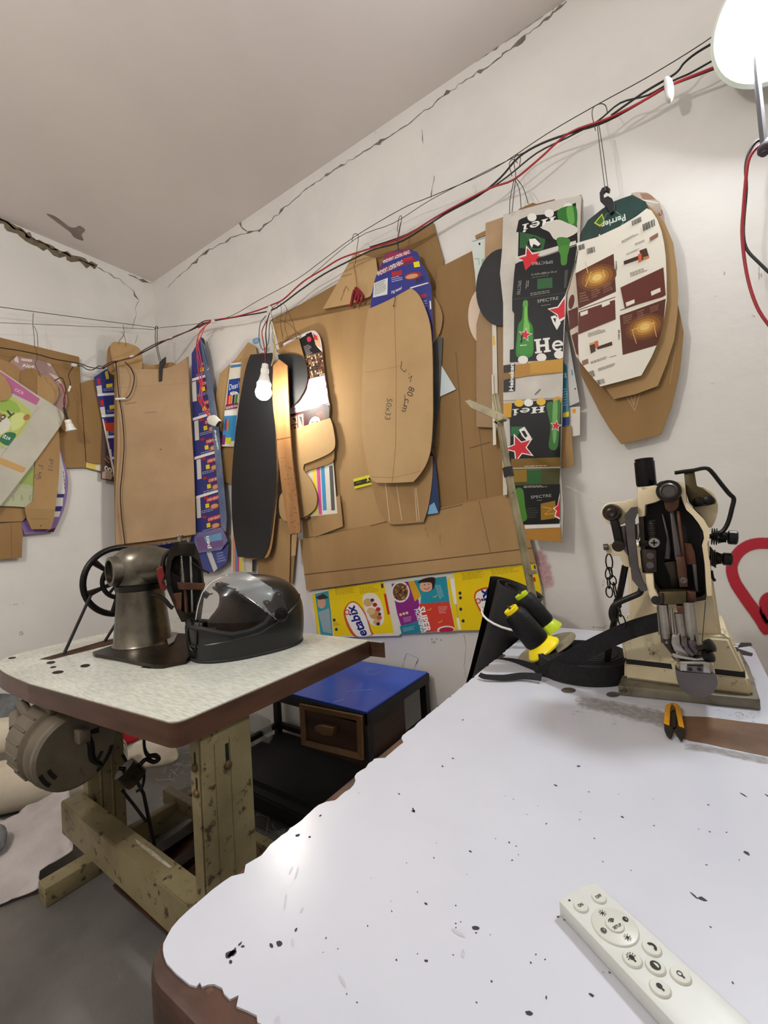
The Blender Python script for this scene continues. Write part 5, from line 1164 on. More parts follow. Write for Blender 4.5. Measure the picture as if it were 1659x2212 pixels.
from_bm('pressure_spring', bm, STEEL, head, True)
cyl('spring_rod', hp(392, 1200, .012), hp(397, 1262, .012), .0034, STEEL, head)
cyl('needle_bar', hp(412, 1200, .014), hp(417, 1345, .014), .0048, STEEL, head)
cyl('presser_bar', hp(399, 1262, .012), hp(404, 1342, .012), .0060, RUST, head)
slab('guide_plate', UL([(382, 1258), (444, 1260), (440, 1275), (386, 1274)], shift(HP, .024)), -hn * .022, RUST, head, bevel=.002)
slab('side_block', UL([(375, 1282), (393, 1280), (392, 1318), (382, 1316), (373, 1300)], shift(HP, .022)), -hn * .02, RUST, head, bevel=.002)
slab('lower_block', UL([(384, 1328), (432, 1318), (432, 1342), (392, 1344)], shift(HP, .020)), -hn * .03, GREASY, head, bevel=.002)
cyl('tension_knob', hp(440, 1282, .012), hp(450, 1288, .012), .010, IRON, head); cyl('tension_stud', hp(450, 1284, .012), hp(460, 1282, .012), .003, STEEL, head)
tube('take_up_lever', [hp(418, 1216, .02), hp(430, 1226, .028), hp(452, 1238, .03)], .003, IRON, head)
cyl('presser_shank', hp(404, 1340, .012), hp(406, 1360, .012), .006, GREASY, sm1)
slab('presser_foot', UL([(402, 1352), (428, 1346), (432, 1352), (431, 1370), (420, 1376), (406, 1372)], shift(HP, .018)), -hn * .02, GREASY, sm1, bevel=.002)
cyl('needle_clamp', hp(421, 1340, .014), hp(424, 1360, .014), .005, STEEL, sm1); cyl('clamp_screw', hp(402, 1357, .016), hp(430, 1350, .016), .003, STEEL, sm1)
cyl('feed_column', U(412, 1372, HP), V((HC.x - .005, HC.y + .005, TZ + .010)), .016, GREASY, sm1)
slab('red_cover', UL([(337, 1230), (352, 1222), (356, 1245), (350, 1258), (360, 1268), (358, 1276), (347, 1274), (342, 1256)], shift(VP((-1.33, .785, .97)), .03)), -hn * .01, M('red_enamel', lin((150, 34, 36)), lin((96, 26, 26)), scale=20, rough=.4), sm1, bevel=.002)
tube('oil_pipe', [hp(325, 1285, .02), hp(340, 1287, .02), hp(356, 1296, .02), hp(366, 1308, .02), hp(374, 1314, .02)], .006, IRON, sm1, 8, 3)
lathe('collar_ring', [(.052, 0), (.052, .012), (.046, .014)], V((PX, PY_, 1.005)) + ad_ * .62, IRON, sm1, ad_, 28)
slab('cloth_scrap', UL([(360, 1378), (372, 1365), (384, 1366), (376, 1385), (364, 1392)], ZP(TZ + .018)), V((0, 0, -.004)), M('grey_scrap', lin((120, 112, 110)), rough=.9), sm1)

# ================================================================ motorcycle helmet
HO = V((-1.125, .865, TZ + .0012))
hf = V((-.36, -.93, 0)).normalized(); hl = V((-hf.y, hf.x, 0)) * -1
if hl.dot(V((1, -1, 0))) < 0: hl = -hl
def hw_(f, l, z): return HO + hf * f + hl * l + V((0, 0, z))
helmet = thing('motorcycle_helmet', 'scuffed black full face helmet with a raised clear visor on the left table', 'helmet', HO)
NA, NV, HH = 72, 30, .222
def lerp(tab, x):
    if x <= tab[0][0]: return tab[0][1]
    for (x0, y0), (x1, y1) in zip(tab, tab[1:]):
        if x <= x1: return y0 + (y1 - y0) * (x - x0) / (x1 - x0)
    return tab[-1][1]
ZLO = [(-.046, .128), (-.030, .104), (-.012, .090), (.024, .078), (.075, .076), (.112, .086), (.145, .098), (.20, .102)]
ZHI = [(-.046, .134), (-.012, .138), (.03, .170), (.077, .205), (.12, .205)]
def extents(z):
    zc = .085
    s = 1.0 - .05 * (1 - z / zc) ** 2 if z < zc else max(0.0, 1 - ((z - zc) / (HH - zc)) ** 2.4) ** (1 / 2.4)
    up = min(1, max(0, (z - .10) / .06))
    return (.172 * (1 - up) + .118 * up) * s, .176 * s, .122 * s
def shell(az, t, k=1.0):
    """az 0 = forward; t 0..1 from rim to crown"""
    z = HH * (math.sin(t * math.pi / 2) ** .85)
    fr, bk, wd = extents(z)
    c, n = math.cos(az), math.sin(az)
    ex = .84
    return ((fr if c > 0 else bk) * k * math.copysign(abs(c) ** ex, c), wd * k * math.copysign(abs(n) ** ex, n), z * (1 if k == 1 else .97))
def on_shell(f, z, side, k=1.0):
    fr, bk, wd = extents(z)
    a_ = fr if f > 0 else bk
    c = min(1.0, abs(f) / a_) ** (1 / .84)
    return hw_(f * k, side * wd * k * max(0.0, 1 - c * c) ** .42, z)
def open_(az, z, f):
    return f > -.044 and lerp(ZLO, f) < z < lerp(ZHI, f)
bm = bmesh.new(); G = []
for j in range(NV + 1):
    G.append([bm.verts.new(hw_(*shell(-math.pi + 2 * math.pi * i / NA, j / NV * .985))) for i in range(NA)])
topv = bm.verts.new(hw_(0, 0, HH))
for j in range(NV):
    for i in range(NA):
        azm = -math.pi + 2 * math.pi * (i + .5) / NA
        q_ = shell(azm, (j + .5) / NV * .985)
        if open_(azm, q_[2], q_[0]): continue
        bm.faces.new((G[j][i], G[j][(i + 1) % NA], G[j + 1][(i + 1) % NA], G[j + 1][i]))
for i in range(NA): bm.faces.new((G[NV][i], G[NV][(i + 1) % NA], topv))
bmesh.ops.delete(bm, geom=[v for v in bm.verts if not v.link_faces], context='VERTS')
bmesh.ops.recalc_face_normals(bm, faces=bm.faces[:])
bnd = {e for e in bm.edges if len(e.link_faces) == 1}
bv = {v for e in bnd for v in e.verts if v.co.z > HO.z + .02}
for _ in range(8):
    new = {}
    for v in bv:
        nb = [e.other_vert(v).co for e in v.link_edges if e in bnd and e.other_vert(v) in bv]
        if len(nb) == 2: new[v] = v.co * .5 + (nb[0] + nb[1]) * .25
    for v, c in new.items(): v.co = c
bmesh.ops.solidify(bm, geom=bm.faces[:], thickness=.014)
sh = from_bm('shell', bm, HELM, helmet, True)
# trim bead round the face opening, following both cheeks, chin and brow
fmax = .165
lower = [(-.044 + (fmax + .044) * i / 14, None) for i in range(15)]
loop = []
for i in range(15):
    f = -.044 + (fmax + .044) * i / 14; loop.append(on_shell(min(f, extents(lerp(ZLO, f))[0]), lerp(ZLO, f), 1, 1.004))
for i in range(13, -1, -1):
    f = -.044 + (fmax + .044) * i / 14; loop.append(on_shell(min(f, extents(lerp(ZLO, f))[0]), lerp(ZLO, f), -1, 1.004))
fb = extents(.204)[0]
for i in range(1, 11):
    f = -.044 + (fb + .044) * i / 10; loop.append(on_shell(min(f, extents(lerp(ZHI, f))[0]), lerp(ZHI, f), -1, 1.004))
for i in range(9, 0, -1):
    f = -.044 + (fb + .044) * i / 10; loop.append(on_shell(min(f, extents(lerp(ZHI, f))[0]), lerp(ZHI, f), 1, 1.004))
tube('opening_trim', loop, .0065, RUBBER, helmet, 8, 2, closed=True)
rim = [hw_(*(lambda q: (q[0], q[1], .005))(shell(2 * math.pi * k / 48, 0, .99))) for k in range(48)]
tube('rim_trim', rim, .0056, RUBBER, helmet, 8, closed=True)
# padded liner inside: an inner cup with its own folds
bm = bmesh.new(); G = []
for j in range(13):
    row = []
    for i in range(40):
        az = -math.pi + 2 * math.pi * i / 40
        q = shell(az, j / 13, .84)
        wv = 1 + .025 * math.sin(i * 1.9) * (1 - j / 13)
        row.append(bm.verts.new(hw_(q[0] * wv, q[1] * wv, .012 + q[2] * .93)))
    G.append(row)
for j in range(12):
    for i in range(40):
        az = -math.pi + 2 * math.pi * (i + .5) / 40
        q = shell(az, (j + .5) / 13, .84)
        if q[0] > -.035 and lerp(ZLO, q[0] * 1.15) - .012 < q[2] < lerp(ZHI, q[0] * 1.15) + .0: continue
        bm.faces.new((G[j][i], G[j][(i + 1) % 40], G[j + 1][(i + 1) % 40], G[j + 1][i]))
bm.faces.new(G[12])
from_bm('liner', bm, LINER, helmet, True)
# cheek pads: the far one fills the opening, the near one sits low in the jaw
slab('cheek_pad', [hw_(f_, -.088, z_) for f_, z_ in cr([(-.075, .035), (.03, .03), (.085, .05), (.095, .085), (.062, .125), (.058, .17), (.085, .205), (-.04, .205), (-.08, .15)], 3) and [(p_.x, p_.y) for p_ in cr([(-.075, .035), (.03, .03), (.085, .05), (.095, .085), (.062, .125), (.058, .165), (.075, .190), (-.04, .195), (-.08, .15)], 3)]], hl * .028, LINER, helmet, bevel=.006, smooth=True)
slab('cheek_pad', [hw_(p_.x, .070, p_.y) for p_ in cr([(-.075, .030), (.03, .028), (.09, .04), (.09, .062), (.03, .066), (-.06, .085)], 3)], hl * .026, LINER, helmet, bevel=.004, smooth=True)
# chin vent
vq = [hw_(*shell(math.radians(a_), t_, 1.012)) for a_, t_ in ((10, .10), (10, .30), (27, .30), (27, .10))]
slab('chin_vent', vq, -hf * .006, M('vent_grey', lin((70, 70, 68)), rough=.4), helmet, bevel=.001)
tube('vent_rim', [hw_(*shell(math.radians(18.5 + 10 * math.cos(k * .5236)), .20 + .13 * math.sin(k * .5236), 1.015)) for k in range(12)], .0022, IRON, helmet, 6, closed=True)
# clear visor wrapped round the front, pushed a little up
bm = bmesh.new(); rows = []
CF = [(0, .146), (.3, .138), (.55, .124), (.75, .098), (.88, .060), (1, .005)]
CZF = [(0, .112), (.3, .150), (.55, .188), (.75, .214), (.88, .228), (1, .233)]
def vis_pt(u_, v_):
    c_, s_ = math.cos(u_ * math.pi / 2), math.sin(u_ * math.pi / 2)
    f0, z0, w0 = -.060 + .018 * v_, .098 + .092 * v_, .136 - .016 * v_ ** 2
    return f0 + (lerp(CF, v_) - f0) * max(0, c_) ** .75, w0 * math.copysign(abs(s_) ** .9, s_), z0 + (lerp(CZF, v_) - z0) * max(0, c_) ** .9
flags = []
for j in range(25):
    row = []
    for i in range(73): row.append(bm.verts.new(hw_(*vis_pt(-1 + 2 * i / 72, j / 24))))
    rows.append(row)
diag = {}
for j in range(24):
    for i in range(72):
        f = bm.faces.new((rows[j][i], rows[j][i + 1], rows[j + 1][i + 1], rows[j + 1][i]))
        q = vis_pt(-1 + 2 * (i + .5) / 72, (j + .5) / 24)
        side_ = q[1] > -.02 and q[2] > .143 + .92 * q[0] + (0 if q[1] > .05 else .0)
        f.material_index = 1 if side_ else 0  # near upper faces take a paler silver that imitates a reflection
bmesh.ops.recalc_face_normals(bm, faces=bm.faces[:])
bmesh.ops.solidify(bm, geom=bm.faces[:], thickness=.0016)
vis = from_bm('visor', bm, [visormat('visor_plastic', .12, .02), visormat('visor_reflection', .5, .42, .55, .22)], helmet, True)
tube('visor_edge', [hw_(*vis_pt(.02, k / 14 * .9)) for k in range(15)], .0011, WHITEP, vis, 6)
dl_ = []
for k in range(60):
    v_ = k / 59
    for i in range(200):
        u_ = 1 - i / 200; q = vis_pt(u_, v_)
        if q[2] < .143 + .92 * q[0]:
            if 0 < i: dl_.append(hw_(q[0], q[1] + .001, q[2]))
            break
for _ in range(25): dl_ = [dl_[0]] + [dl_[k - 1] * .25 + dl_[k] * .5 + dl_[k + 1] * .25 for k in range(1, len(dl_) - 1)] + [dl_[-1]]
if len(dl_) > 3: tube('visor_edge', dl_, .0012, STEEL, vis, 6)
sgn = 1
lp = [hw_(x, .1352, z) for x, z in ((-.012, .150), (-.022, .158), (-.034, .152), (-.048, .176), (-.062, .172), (-.082, .112), (-.074, .092), (-.056, .090), (-.040, .104))]
piv = slab('visor_pivot_plate', [p for p in cr(lp, 4)], -hl * .006, DSTEEL, helmet, bevel=.0008)
pc = hw_(-.060, .1365, .111)
lathe('pivot_knob', [(.019, 0), (.019, .004), (.013, .006), (.012, .010), (.005, .011), (.004, .013), (0, .013)], pc, IRON, piv, hl, 24)
for x, z in ((-.020, .150), (-.056, .168)): lathe('rivet', [(.004, 0), (.003, .003), (0, .004)], hw_(x, .1355, z), STEEL, piv, hl, 12)
tube('shell_seam', [on_shell(f_, lerp([(-.17, .150), (-.09, .104), (.0, .066), (.14, .052)], f_), 1, 1.002) for f_ in [.14 - .0125 * k_ for k_ in range(25)]], .003, HELM, helmet, 6)

# ================================================================ blue topped bench with a drawer
bn = thing('drawer_bench', 'low black framed bench with a blue top and a brown drawer beside the wall', 'bench', (-1.3, 1.31, 0))
X0, X1, Y0, Y1, ZB = -1.76, -.872, 1.11, 1.515, .50
slab('bench_top', [V((X0, Y0, ZB)), V((X1, Y0, ZB)), V((X1, Y1, ZB)), V((X0, Y1, ZB))], V((0, 0, -.006)), BLUE, bn)
rd = random.Random(8)
for (x0, y0), (x1, y1), hz in (((X0, Y0), (X1, Y0), 0), ((X1, Y0), (X1, Y1), 0), ((X1, Y1), (X0, Y1), 0), ((X0, Y1), (X0, Y0), 0)):
    box('top_rail', (min(x0, x1) - .004, min(y0, y1) - .004, ZB - .040), (max(x0, x1) + .004, max(y0, y1) + .004, ZB - .0065), BLACKM, bn)
for x in (X0 + .012, X1 - .012):
    for y in (Y0 + .012, Y1 - .012): box('leg', (x - .014, y - .014, 0), (x + .014, y + .014, ZB - .035), BLACKM, bn)
for y in (Y0, Y1 - .022): box('lower_rail', (X0, y, .105), (X1, y + .022, .128), BLACKM, bn)
for x in (X0, X1 - .022): box('lower_rail', (x, Y0, .105), (x + .022, Y1, .128), BLACKM, bn)
box('side_rail', (X1 - .022, Y0, .300), (X1, Y1, .326), BLACKM, bn)
box('shelf', (X0 + .01, Y0 - .0, .062), (X1 - .01, Y1, .078), SHELFB, bn)
box('shelf_lip', (X0, Y0 - .012, .020), (X1, Y0 + .0, .074), BLACKM, bn)
box('drawer_case', (-1.178, Y0 + .012, .315), (X1 - .022, Y1 - .16, ZB - .038), DARKW, bn)
dr = slab('drawer', UL([(646, 1521), (780, 1548), (783, 1643), (651, 1609)], YP(Y0 - .004)), V((0, .016, 0)), DARKW, bn)
ofr, ifr = [(646, 1521), (780, 1548), (783, 1643), (651, 1609)], [(657, 1533), (770, 1557), (772, 1626), (661, 1599)]
bm = bmesh.new(); bm_ring(bm, UL(ofr, YP(Y0 - .014)), UL(ifr, YP(Y0 - .010)), V((0, .011, 0)))
from_bm('drawer_moulding', bm, TANW, dr)
hq = UL([(678, 1570), (692, 1566), (720, 1572), (718, 1590), (700, 1590), (680, 1580)], YP(Y0 - .026))
slab('drawer_handle', hq, V((0, .024, 0)), TANW, dr, bevel=.003)
side = slab('side_panel', [V((X1 - .0205, Y0 + .02, .318)), V((X1 - .0205, Y1 - .15, .318)), V((X1 - .0205, Y1 - .15, ZB - .04)), V((X1 - .0205, Y0 + .02, ZB - .04))], V((-.004, 0, 0)), DARKW, bn)
bm = bmesh.new(); rr = random.Random(4)
for l in [[(676, 1438), (690, 1446), (716, 1444)], [(748, 1494), (780, 1492), (806, 1489)], [(720, 1517), (742, 1511)]]:
    q = sm([(x, y, 0) for x, y in l], 1) if False else l
    for p, s in zip(q, q[1:]):
        bm_tube(bm, [U(*p, ZP(ZB + .0006)), U(*s, ZP(ZB + .0006))], .0006, 4)
bm_tube(bm, [U(804 + 15 * math.cos(k * .5), 1451 + 6 * math.sin(k * .5), ZP(ZB + .0006)) for k in range(11)], .0006, 4)
from_bm('scratch', bm, ink((150, 176, 220)), bn, kind='stuff')

# ================================================================ white work table
t2 = thing('work_table', 'large white topped work table with a chipped brown edge in the foreground', 'table', (-.14, .8, 0))
CX0, CX1, CY0, CY1 = -.414, .122, .181, 1.425
core = []
for (x, y, a0) in ((CX0, CY0, 180), (CX1, CY0, 270), (CX1, CY1, 0), (CX0, CY1, 90)):
    r = .045
    ox, oy = (x + r if x == CX0 else x - r), (y + r if y == CY0 else y - r)
    core += [(ox + r * math.cos(math.radians(a0 + k * 11.25)), oy + r * math.sin(math.radians(a0 + k * 11.25))) for k in range(9)]
slab('wooden_core', [V((x, y, TZ)) for x, y in core], V((0, 0, -.046)), WOODC, t2, bevel=.007, smooth=True)
rn = random.Random(11)
chips = []
for p, q in (((875, 1600), (820, 1643)), ((774, 1685), (707, 1738)), ((645, 1770), (630, 1785)), ((530, 1880), (479, 1906)), ((560, 1845), (548, 1858)), ((1105, 1415), (1090, 1428))):
    chips.append(tuple(sorted((U(*p, ZP(TZ)).y, U(*q, ZP(TZ)).y))))
lam = []
y = 1.40
while y > .29:     # the ragged left edge, from far to near
    cd_ = 0
    for a_, b_ in chips:
        if a_ < y < b_: cd_ = max(cd_, .013 * min(1, (y - a_) / .008, (b_ - y) / .008))
    lam.append((-.411 + cd_ + rn.choice((0, 0, .001, .002, .004)) * rn.random(), y))
    y -= rn.uniform(.004, .011)
near = [(500, 1896), (482, 1908), (458, 1926), (434, 1947), (408, 1969), (386, 1990), (371, 2008), (361, 2026), (353, 2042), (352, 2055), (354, 2068), (360, 2084), (381, 2107), (410, 2131), (424, 2135), (432, 2126), (437, 2136), (450, 2131), (463, 2130), (480, 2138), (484, 2150), (497, 2163), (516, 2154), (511, 2178), (535, 2188), (555, 2198), (556, 2212), (575, 2222)]
lam += [tuple(U(*p, ZP(TZ))[:2]) for p in near]
lam += [(-.20, .186), (-.10, .183), (CX1 - .05, .184), (CX1 - .012, .20), (CX1 - .002, .235), (CX1 - .002, CY1 - .05), (CX1 - .015, CY1 - .015), (CX1 - .05, CY1 - .002), (-.37, CY1 - .002), (-.405, CY1 - .015)]
slab('white_laminate', [V((x, y, TZ + .0016)) for x, y in lam], V((0, 0, -.0019)), LAMW, t2)
LT = TZ + .0016
for x in (-.385, .075):
    for y in (.205, 1.35): box('leg', (x, y, 0), (x + .035, y + .035, TZ - .046), WOODC, t2, .003)
box('front_apron', (-.36, .235, .60), (.09, .255, TZ - .046), WOODC, t2)
# bare wood patch right of the sewing machine, marks and chips on the laminate
hole('bare_wood_patch', [(1462, 1546), (1530, 1549), (1600, 1558), (1720, 1572), (1740, 1650), (1659, 1634), (1600, 1622), (1560, 1614), (1525, 1606), (1490, 1600), (1462, 1592), (1450, 1570)], M('bare_brown_wood', lin((112, 84, 62)), lin((84, 60, 44)), scale=10, rough=.6, c3=lin((58, 42, 30)), s3=18, t3=.6), t2, LT, .0004)
GRIME = M('machine_oil_grime', lin((150, 144, 138)), lin((176, 170, 166)), scale=30, rough=.5)
rn = random.Random(21)
bm = bmesh.new()
def speck(cx, cy, r, sx=1.0, rot=0.0, d=.0003):
    n = 7; c = U(cx, cy, ZP(LT + d)); r *= (c - EYE).length / FPX
    c_, s_ = math.cos(rot), math.sin(rot)
    vs = []
    for k in range(n):
        an = 2 * math.pi * k / n; q = r * rn.uniform(.6, 1.15)
        u, v = q * sx * math.cos(an), q * 1.5 * math.sin(an)
        vs.append(bm.verts.new(c + V((u * c_ - v * s_, u * s_ + v * c_, 0))))
    bm.faces.new(vs)
for x, y, r in [(1027, 2004, 5), (500, 2060, 6), (494, 2063, 5), (505, 2057, 5), (519, 2038, 2.5), (524, 2044, 2), (586, 2043, 3.5), (603, 2038, 4), (639, 2009, 3), (643, 1804, 3), (669, 1808, 2.2), (893, 1752, 3), (862, 1715, 2), (692, 1762, 2), (956, 1655, 2), (978, 1638, 2), (1000, 1555, 2.5), (1200, 1696, 3), (1250, 1655, 2.6), (1612, 1842, 3.6), (1516, 1941, 4), (1143, 2188, 3.5), (1180, 2155, 2), (1277, 2149, 3), (1205, 1980, 1.5), (920, 1952, 2), (920, 2075, 2), (846, 1968, 1.6), (1016, 1839, 2), (1180, 1779, 1.6), (498, 2078, 3), (1290, 1925, 2.6), (1526, 1868, 1.6), (1345, 1765, 2), (1100, 1820, 1.6)]: speck(x, y, r, rn.uniform(.6, 1.2), rn.uniform(0, 3))
for x, y in [(893, 1750), (1500, 1935), (1660, 1720), (1605, 1716)]: speck(x, y, 5, .35, .8)
for _ in range(60): speck(rn.uniform(650, 1600), rn.uniform(1700, 2180), rn.uniform(.6, 1.3), 1, rn.uniform(0, 3))
from_bm('dirt_speck', bm, M('dark_specks', lin((50, 46, 46)), rough=.8), t2, kind='stuff')
bm = bmesh.new()
for x, y, r, sx, ro in [(640, 1888, 11, .18, .6), (616, 1948, 12, .18, .7), (628, 1880, 6, .4, .5), (632, 2036, 5, .6, 1), (652, 1965, 5, .5, .6), (600, 2210, 8, .6, 1), (990, 2015, 9, .5, 1.5), (1000, 2060, 6, .5, .3), (740, 2120, 8, .4, 1.2)]: speck(x, y, r, sx, ro, .0002)
from_bm('dent_mark', bm, M('pale_dents', lin((168, 166, 170)), lin((182, 181, 186)), scale=60, rough=.3), t2, kind='stuff')
bm = bmesh.new()
for _ in range(330):
    q = rn.random()
    x, y = rn.gauss(1330, 75), rn.gauss(1528, 20)
    if q > .55: x, y = rn.uniform(1230, 1640), 1532 + (rn.uniform(1230, 1640) - 1230) * 0 + abs(rn.gauss(0, 20))
    if y < 1508 or x > 1659: continue
    speck(x, y, rn.uniform(.5, 1.5), rn.uniform(.5, 1.3), rn.uniform(0, 3), .00025)
from_bm('lint_speck', bm, GRIME, t2, kind='stuff')
for cx, cy, rx, ry in [(1228, 1491, 16, 6), (1324, 1500, 15, 6)]:
    hole('screw_hole', [(cx + rx * math.cos(k * .524), cy + ry * math.sin(k * .524)) for k in range(12)], M('hole_grime', lin((96, 88, 80)), lin((60, 54, 48)), scale=60, rough=.7), t2, LT, .0005)

spray([(1235, 1512), (1290, 1522), (1350, 1535), (1420, 1550), (1470, 1566)], (16, 26), 'grime_smear', 4, ZP(LT), t2, (128, 120, 112), .5, 90)
spray([(1470, 1612), (1530, 1618), (1600, 1632), (1690, 1650)], (10, 12), 'grime_smear', 5, ZP(LT), t2, (128, 120, 112), .5, 90)
spray([(1600, 1500), (1625, 1480), (1615, 1450)], (14, 8), 'grime_smear', 6, ZP(LT), t2, (128, 120, 112), .5, 90)
# ================================================================ post-bed sewing machine
MX = thing('sewing_machine', 'cream industrial post bed sewing machine with open black works on the white table', 'sewing machine', (-.02, 1.04, LT))
def fr(y): return YP(y)
def fs(name, px, y, th, mat, parent=None, bevel=.0015, smooth=0, side=None):
    """front elevation outline at depth y, extruded back by th"""
    if smooth: px = sm(px, smooth)
    return slab(name, UL(px, YP(y)), V((0, th, 0)), mat, parent or MX, side, bevel, bool(bevel))
def z8(x, y): return (1280 + x * .1929, 970 + y * .1929)
def z9(x, y): return (1300 + x * .2164, 1250 + y * .2164)
def Z8(*p): return [z8(*q) for q in p]
def Z9(*p): return [z9(*q) for q in p]
plate = slab('base_plate', [V((-.124, .942, LT + .019)), V((.088, .974, LT + .019)), V((.092, 1.16, LT + .019)), V((.085, 1.32, LT + .019)), V((-.120, 1.30, LT + .019))], V((0, 0, -.0185)), PLATED, MX, bevel=.002, smooth=True)
BZ = LT + .019
def taper(name, y0, y1, lo, hi, z0, z1, mat, parent=MX, dy=.02):
    """block with straight sides: (x0,x1) at the bottom and at the top"""
    bm = bmesh.new()
    v = [bm.verts.new(V(c)) for c in ((lo[0], y0, z0), (lo[1], y0, z0), (lo[1], y1, z0), (lo[0], y1, z0), (hi[0], y0 + dy, z1), (hi[1], y0 + dy, z1), (hi[1], y1 - .01, z1), (hi[0], y1 - .01, z1))]
    for f in ((0, 1, 2, 3), (4, 5, 6, 7), (0, 1, 5, 4), (1, 2, 6, 5), (2, 3, 7, 6), (3, 0, 4, 7)): bm.faces.new([v[i] for i in f])
    fix(bm)
    bmesh.ops.bevel(bm, geom=bm.edges[:], offset=.005, segments=3, affect='EDGES')
    return from_bm(name, bm, mat, parent, True)
taper('bed_lower', .985, 1.24, (-.118, .082), (-.116, .076), BZ - .001, BZ + .032, CREAMD, dy=.002)
taper('bed_upper', .988, 1.23, (-.116, .075), (-.122, .054), BZ + .034, BZ + .094, CREAMD, dy=.012)
box('bed_seam', (-.113, .991, BZ + .028), (.072, 1.22, BZ + .038), CAVE, MX)
taper('column', 1.02, 1.16, (-.106, .045), (-.100, .034), BZ + .085, 1.02, CREAM, dy=.004)
wn = U(1588, 1400, YP(1.06))
cyl('wing_screw', wn + V((-.02, 0, 0)), wn + V((.004, 0, -.001)), .006, DSTEEL, MX)
for dz in (1, -1): slab('screw_wing', [wn + V((.002, 0, 0)), wn + V((.010, 0, .012 * dz)), wn + V((.024, 0, .013 * dz)), wn + V((.026, 0, .007 * dz)), wn + V((.012, 0, .003 * dz))], V((0, .003, 0)), DSTEEL, MX, bevel=.0008)
# the post with its rounded end plate
cap_px = Z9((735, 870), (770, 925), (1105, 955), (1150, 1010), (1152, 1060), (1125, 1120), (1080, 1165), (1010, 1192), (930, 1185), (850, 1145), (780, 1080), (745, 990))
fs('post_body', Z9((690, 790), (780, 830), (1085, 840), (1120, 950), (1148, 1030), (1120, 1115), (1010, 1185), (900, 1165), (790, 1080), (735, 990), (700, 880)), .8685, .17, CREAMD, bevel=0, smooth=3)
fs('post_end_plate', cap_px, .858, .010, DSTEEL, bevel=.0, smooth=4)
fs('throat_plate', Z9((775, 825), (1082, 828), (1092, 950), (780, 922)), .856, .016, STEEL)
fs('slide_plate', Z9((845, 872), (1015, 878), (1014, 944), (846, 930)), .853, .005, DSTEEL, bevel=.001)
for x in (880, 975): lathe('plate_screw', [(.0032, 0), (.003, .001), (0, .001)], U(*z9(x, 905), YP(.8522)), CAVE, MX, V((0, -1, 0)), 12)
fs('plate_gap', Z9((850, 858), (1015, 862), (1015, 874), (850, 870)), .8525, .004, CAVE, bevel=0)
# head casting: thick rim round an open front
ho = Z8((500, 440), (690, 405), (770, 360), (860, 348), (930, 365), (1035, 380), (1050, 480), (1062, 590), (1110, 640), (1190, 710), (1260, 800), (1300, 890), (1308, 990), (1282, 1060), (1290, 1150), (1312, 1300), (1325, 1480), (1330, 1640), (1275, 1650), (1270, 1690), (1150, 1710), (1000, 1735), (780, 1740), (700, 1700), (640, 1600), (600, 1400), (540, 1150), (515, 760))
hi = Z8((575, 625), (690, 600), (760, 560), (850, 420), (930, 450), (960, 480), (985, 540), (1010, 610), (1055, 690), (1130, 760), (1190, 840), (1235, 920), (1245, 1000), (1222, 1080), (1235, 1160), (1250, 1300), (1258, 1480), (1262, 1620), (1240, 1640), (1200, 1660), (1120, 1660), (990, 1640), (800, 1600), (740, 1560), (690, 1480), (640, 1350), (590, 1130), (570, 760))
bm = bmesh.new()
bm_ring(bm, UL(ho, YP(.904)), UL(hi, YP(.904)), V((0, .10, 0)))
bm_slab(bm, UL(ho, YP(1.0)), V((0, .08, 0)))
hc = from_bm('head_casting', bm, GREASY, MX)
fs('cream_rim', Z8((930, 368), (1035, 380), (1055, 590), (1150, 690), (1250, 790), (1305, 895), (1310, 990), (1285, 1060), (1295, 1160), (1318, 1300), (1330, 1480), (1335, 1645), (1280, 1645), (1268, 1480), (1258, 1300), (1240, 1170), (1226, 1080), (1250, 1000), (1238, 920), (1190, 835), (1120, 745), (1050, 680), (1018, 600), (985, 500), (950, 440)), .896, .14, CREAM, bevel=0)
fs('column_skin', Z8((1060, 640), (1300, 900), (1300, 1000), (1330, 1640), (1000, 1740), (640, 1640), (590, 1300), (590, 760)), 1.081, .02, CREAM, bevel=0)
fs('works_recess', hi, .945, .052, CAVE, hc, 0)
# cream nose block top left and finger below
fs('nose_block', Z8((500, 440), (690, 408), (770, 420), (760, 570), (690, 600), (590, 625), (582, 755), (512, 760)), .892, .05, CREAM)
fs('lower_finger', Z8((592, 1400), (678, 1400), (690, 1560), (738, 1640), (742, 1765), (688, 1768), (640, 1650), (606, 1560)), .884, .02, CREAM)
lathe('finger_screw', [(.007, 0), (.0075, .004), (0, .005)], U(*z8(712, 1690), YP(.884)), CAVE, MX, V((0, -1, 0)), 16)
# oil cup on top
tb, tt = U(*z8(604, 415), YP(.93)), U(*z8(575, 105), YP(.93))
L_ = (tt - tb).length; k_ = (tb - EYE).length / FPX * .1929
lathe('oil_cup', [(80 * k_, 0), (86 * k_, .004), (86 * k_, L_ * .88), (70 * k_, L_ * .885), (70 * k_, L_ * .90), (80 * k_, L_ * .905), (80 * k_, L_ * .985), (62 * k_, L_), (0, L_)], tb, M('polished_black', lin((34, 32, 34)), rough=.18, metal=.8), MX, tt - tb, 28)
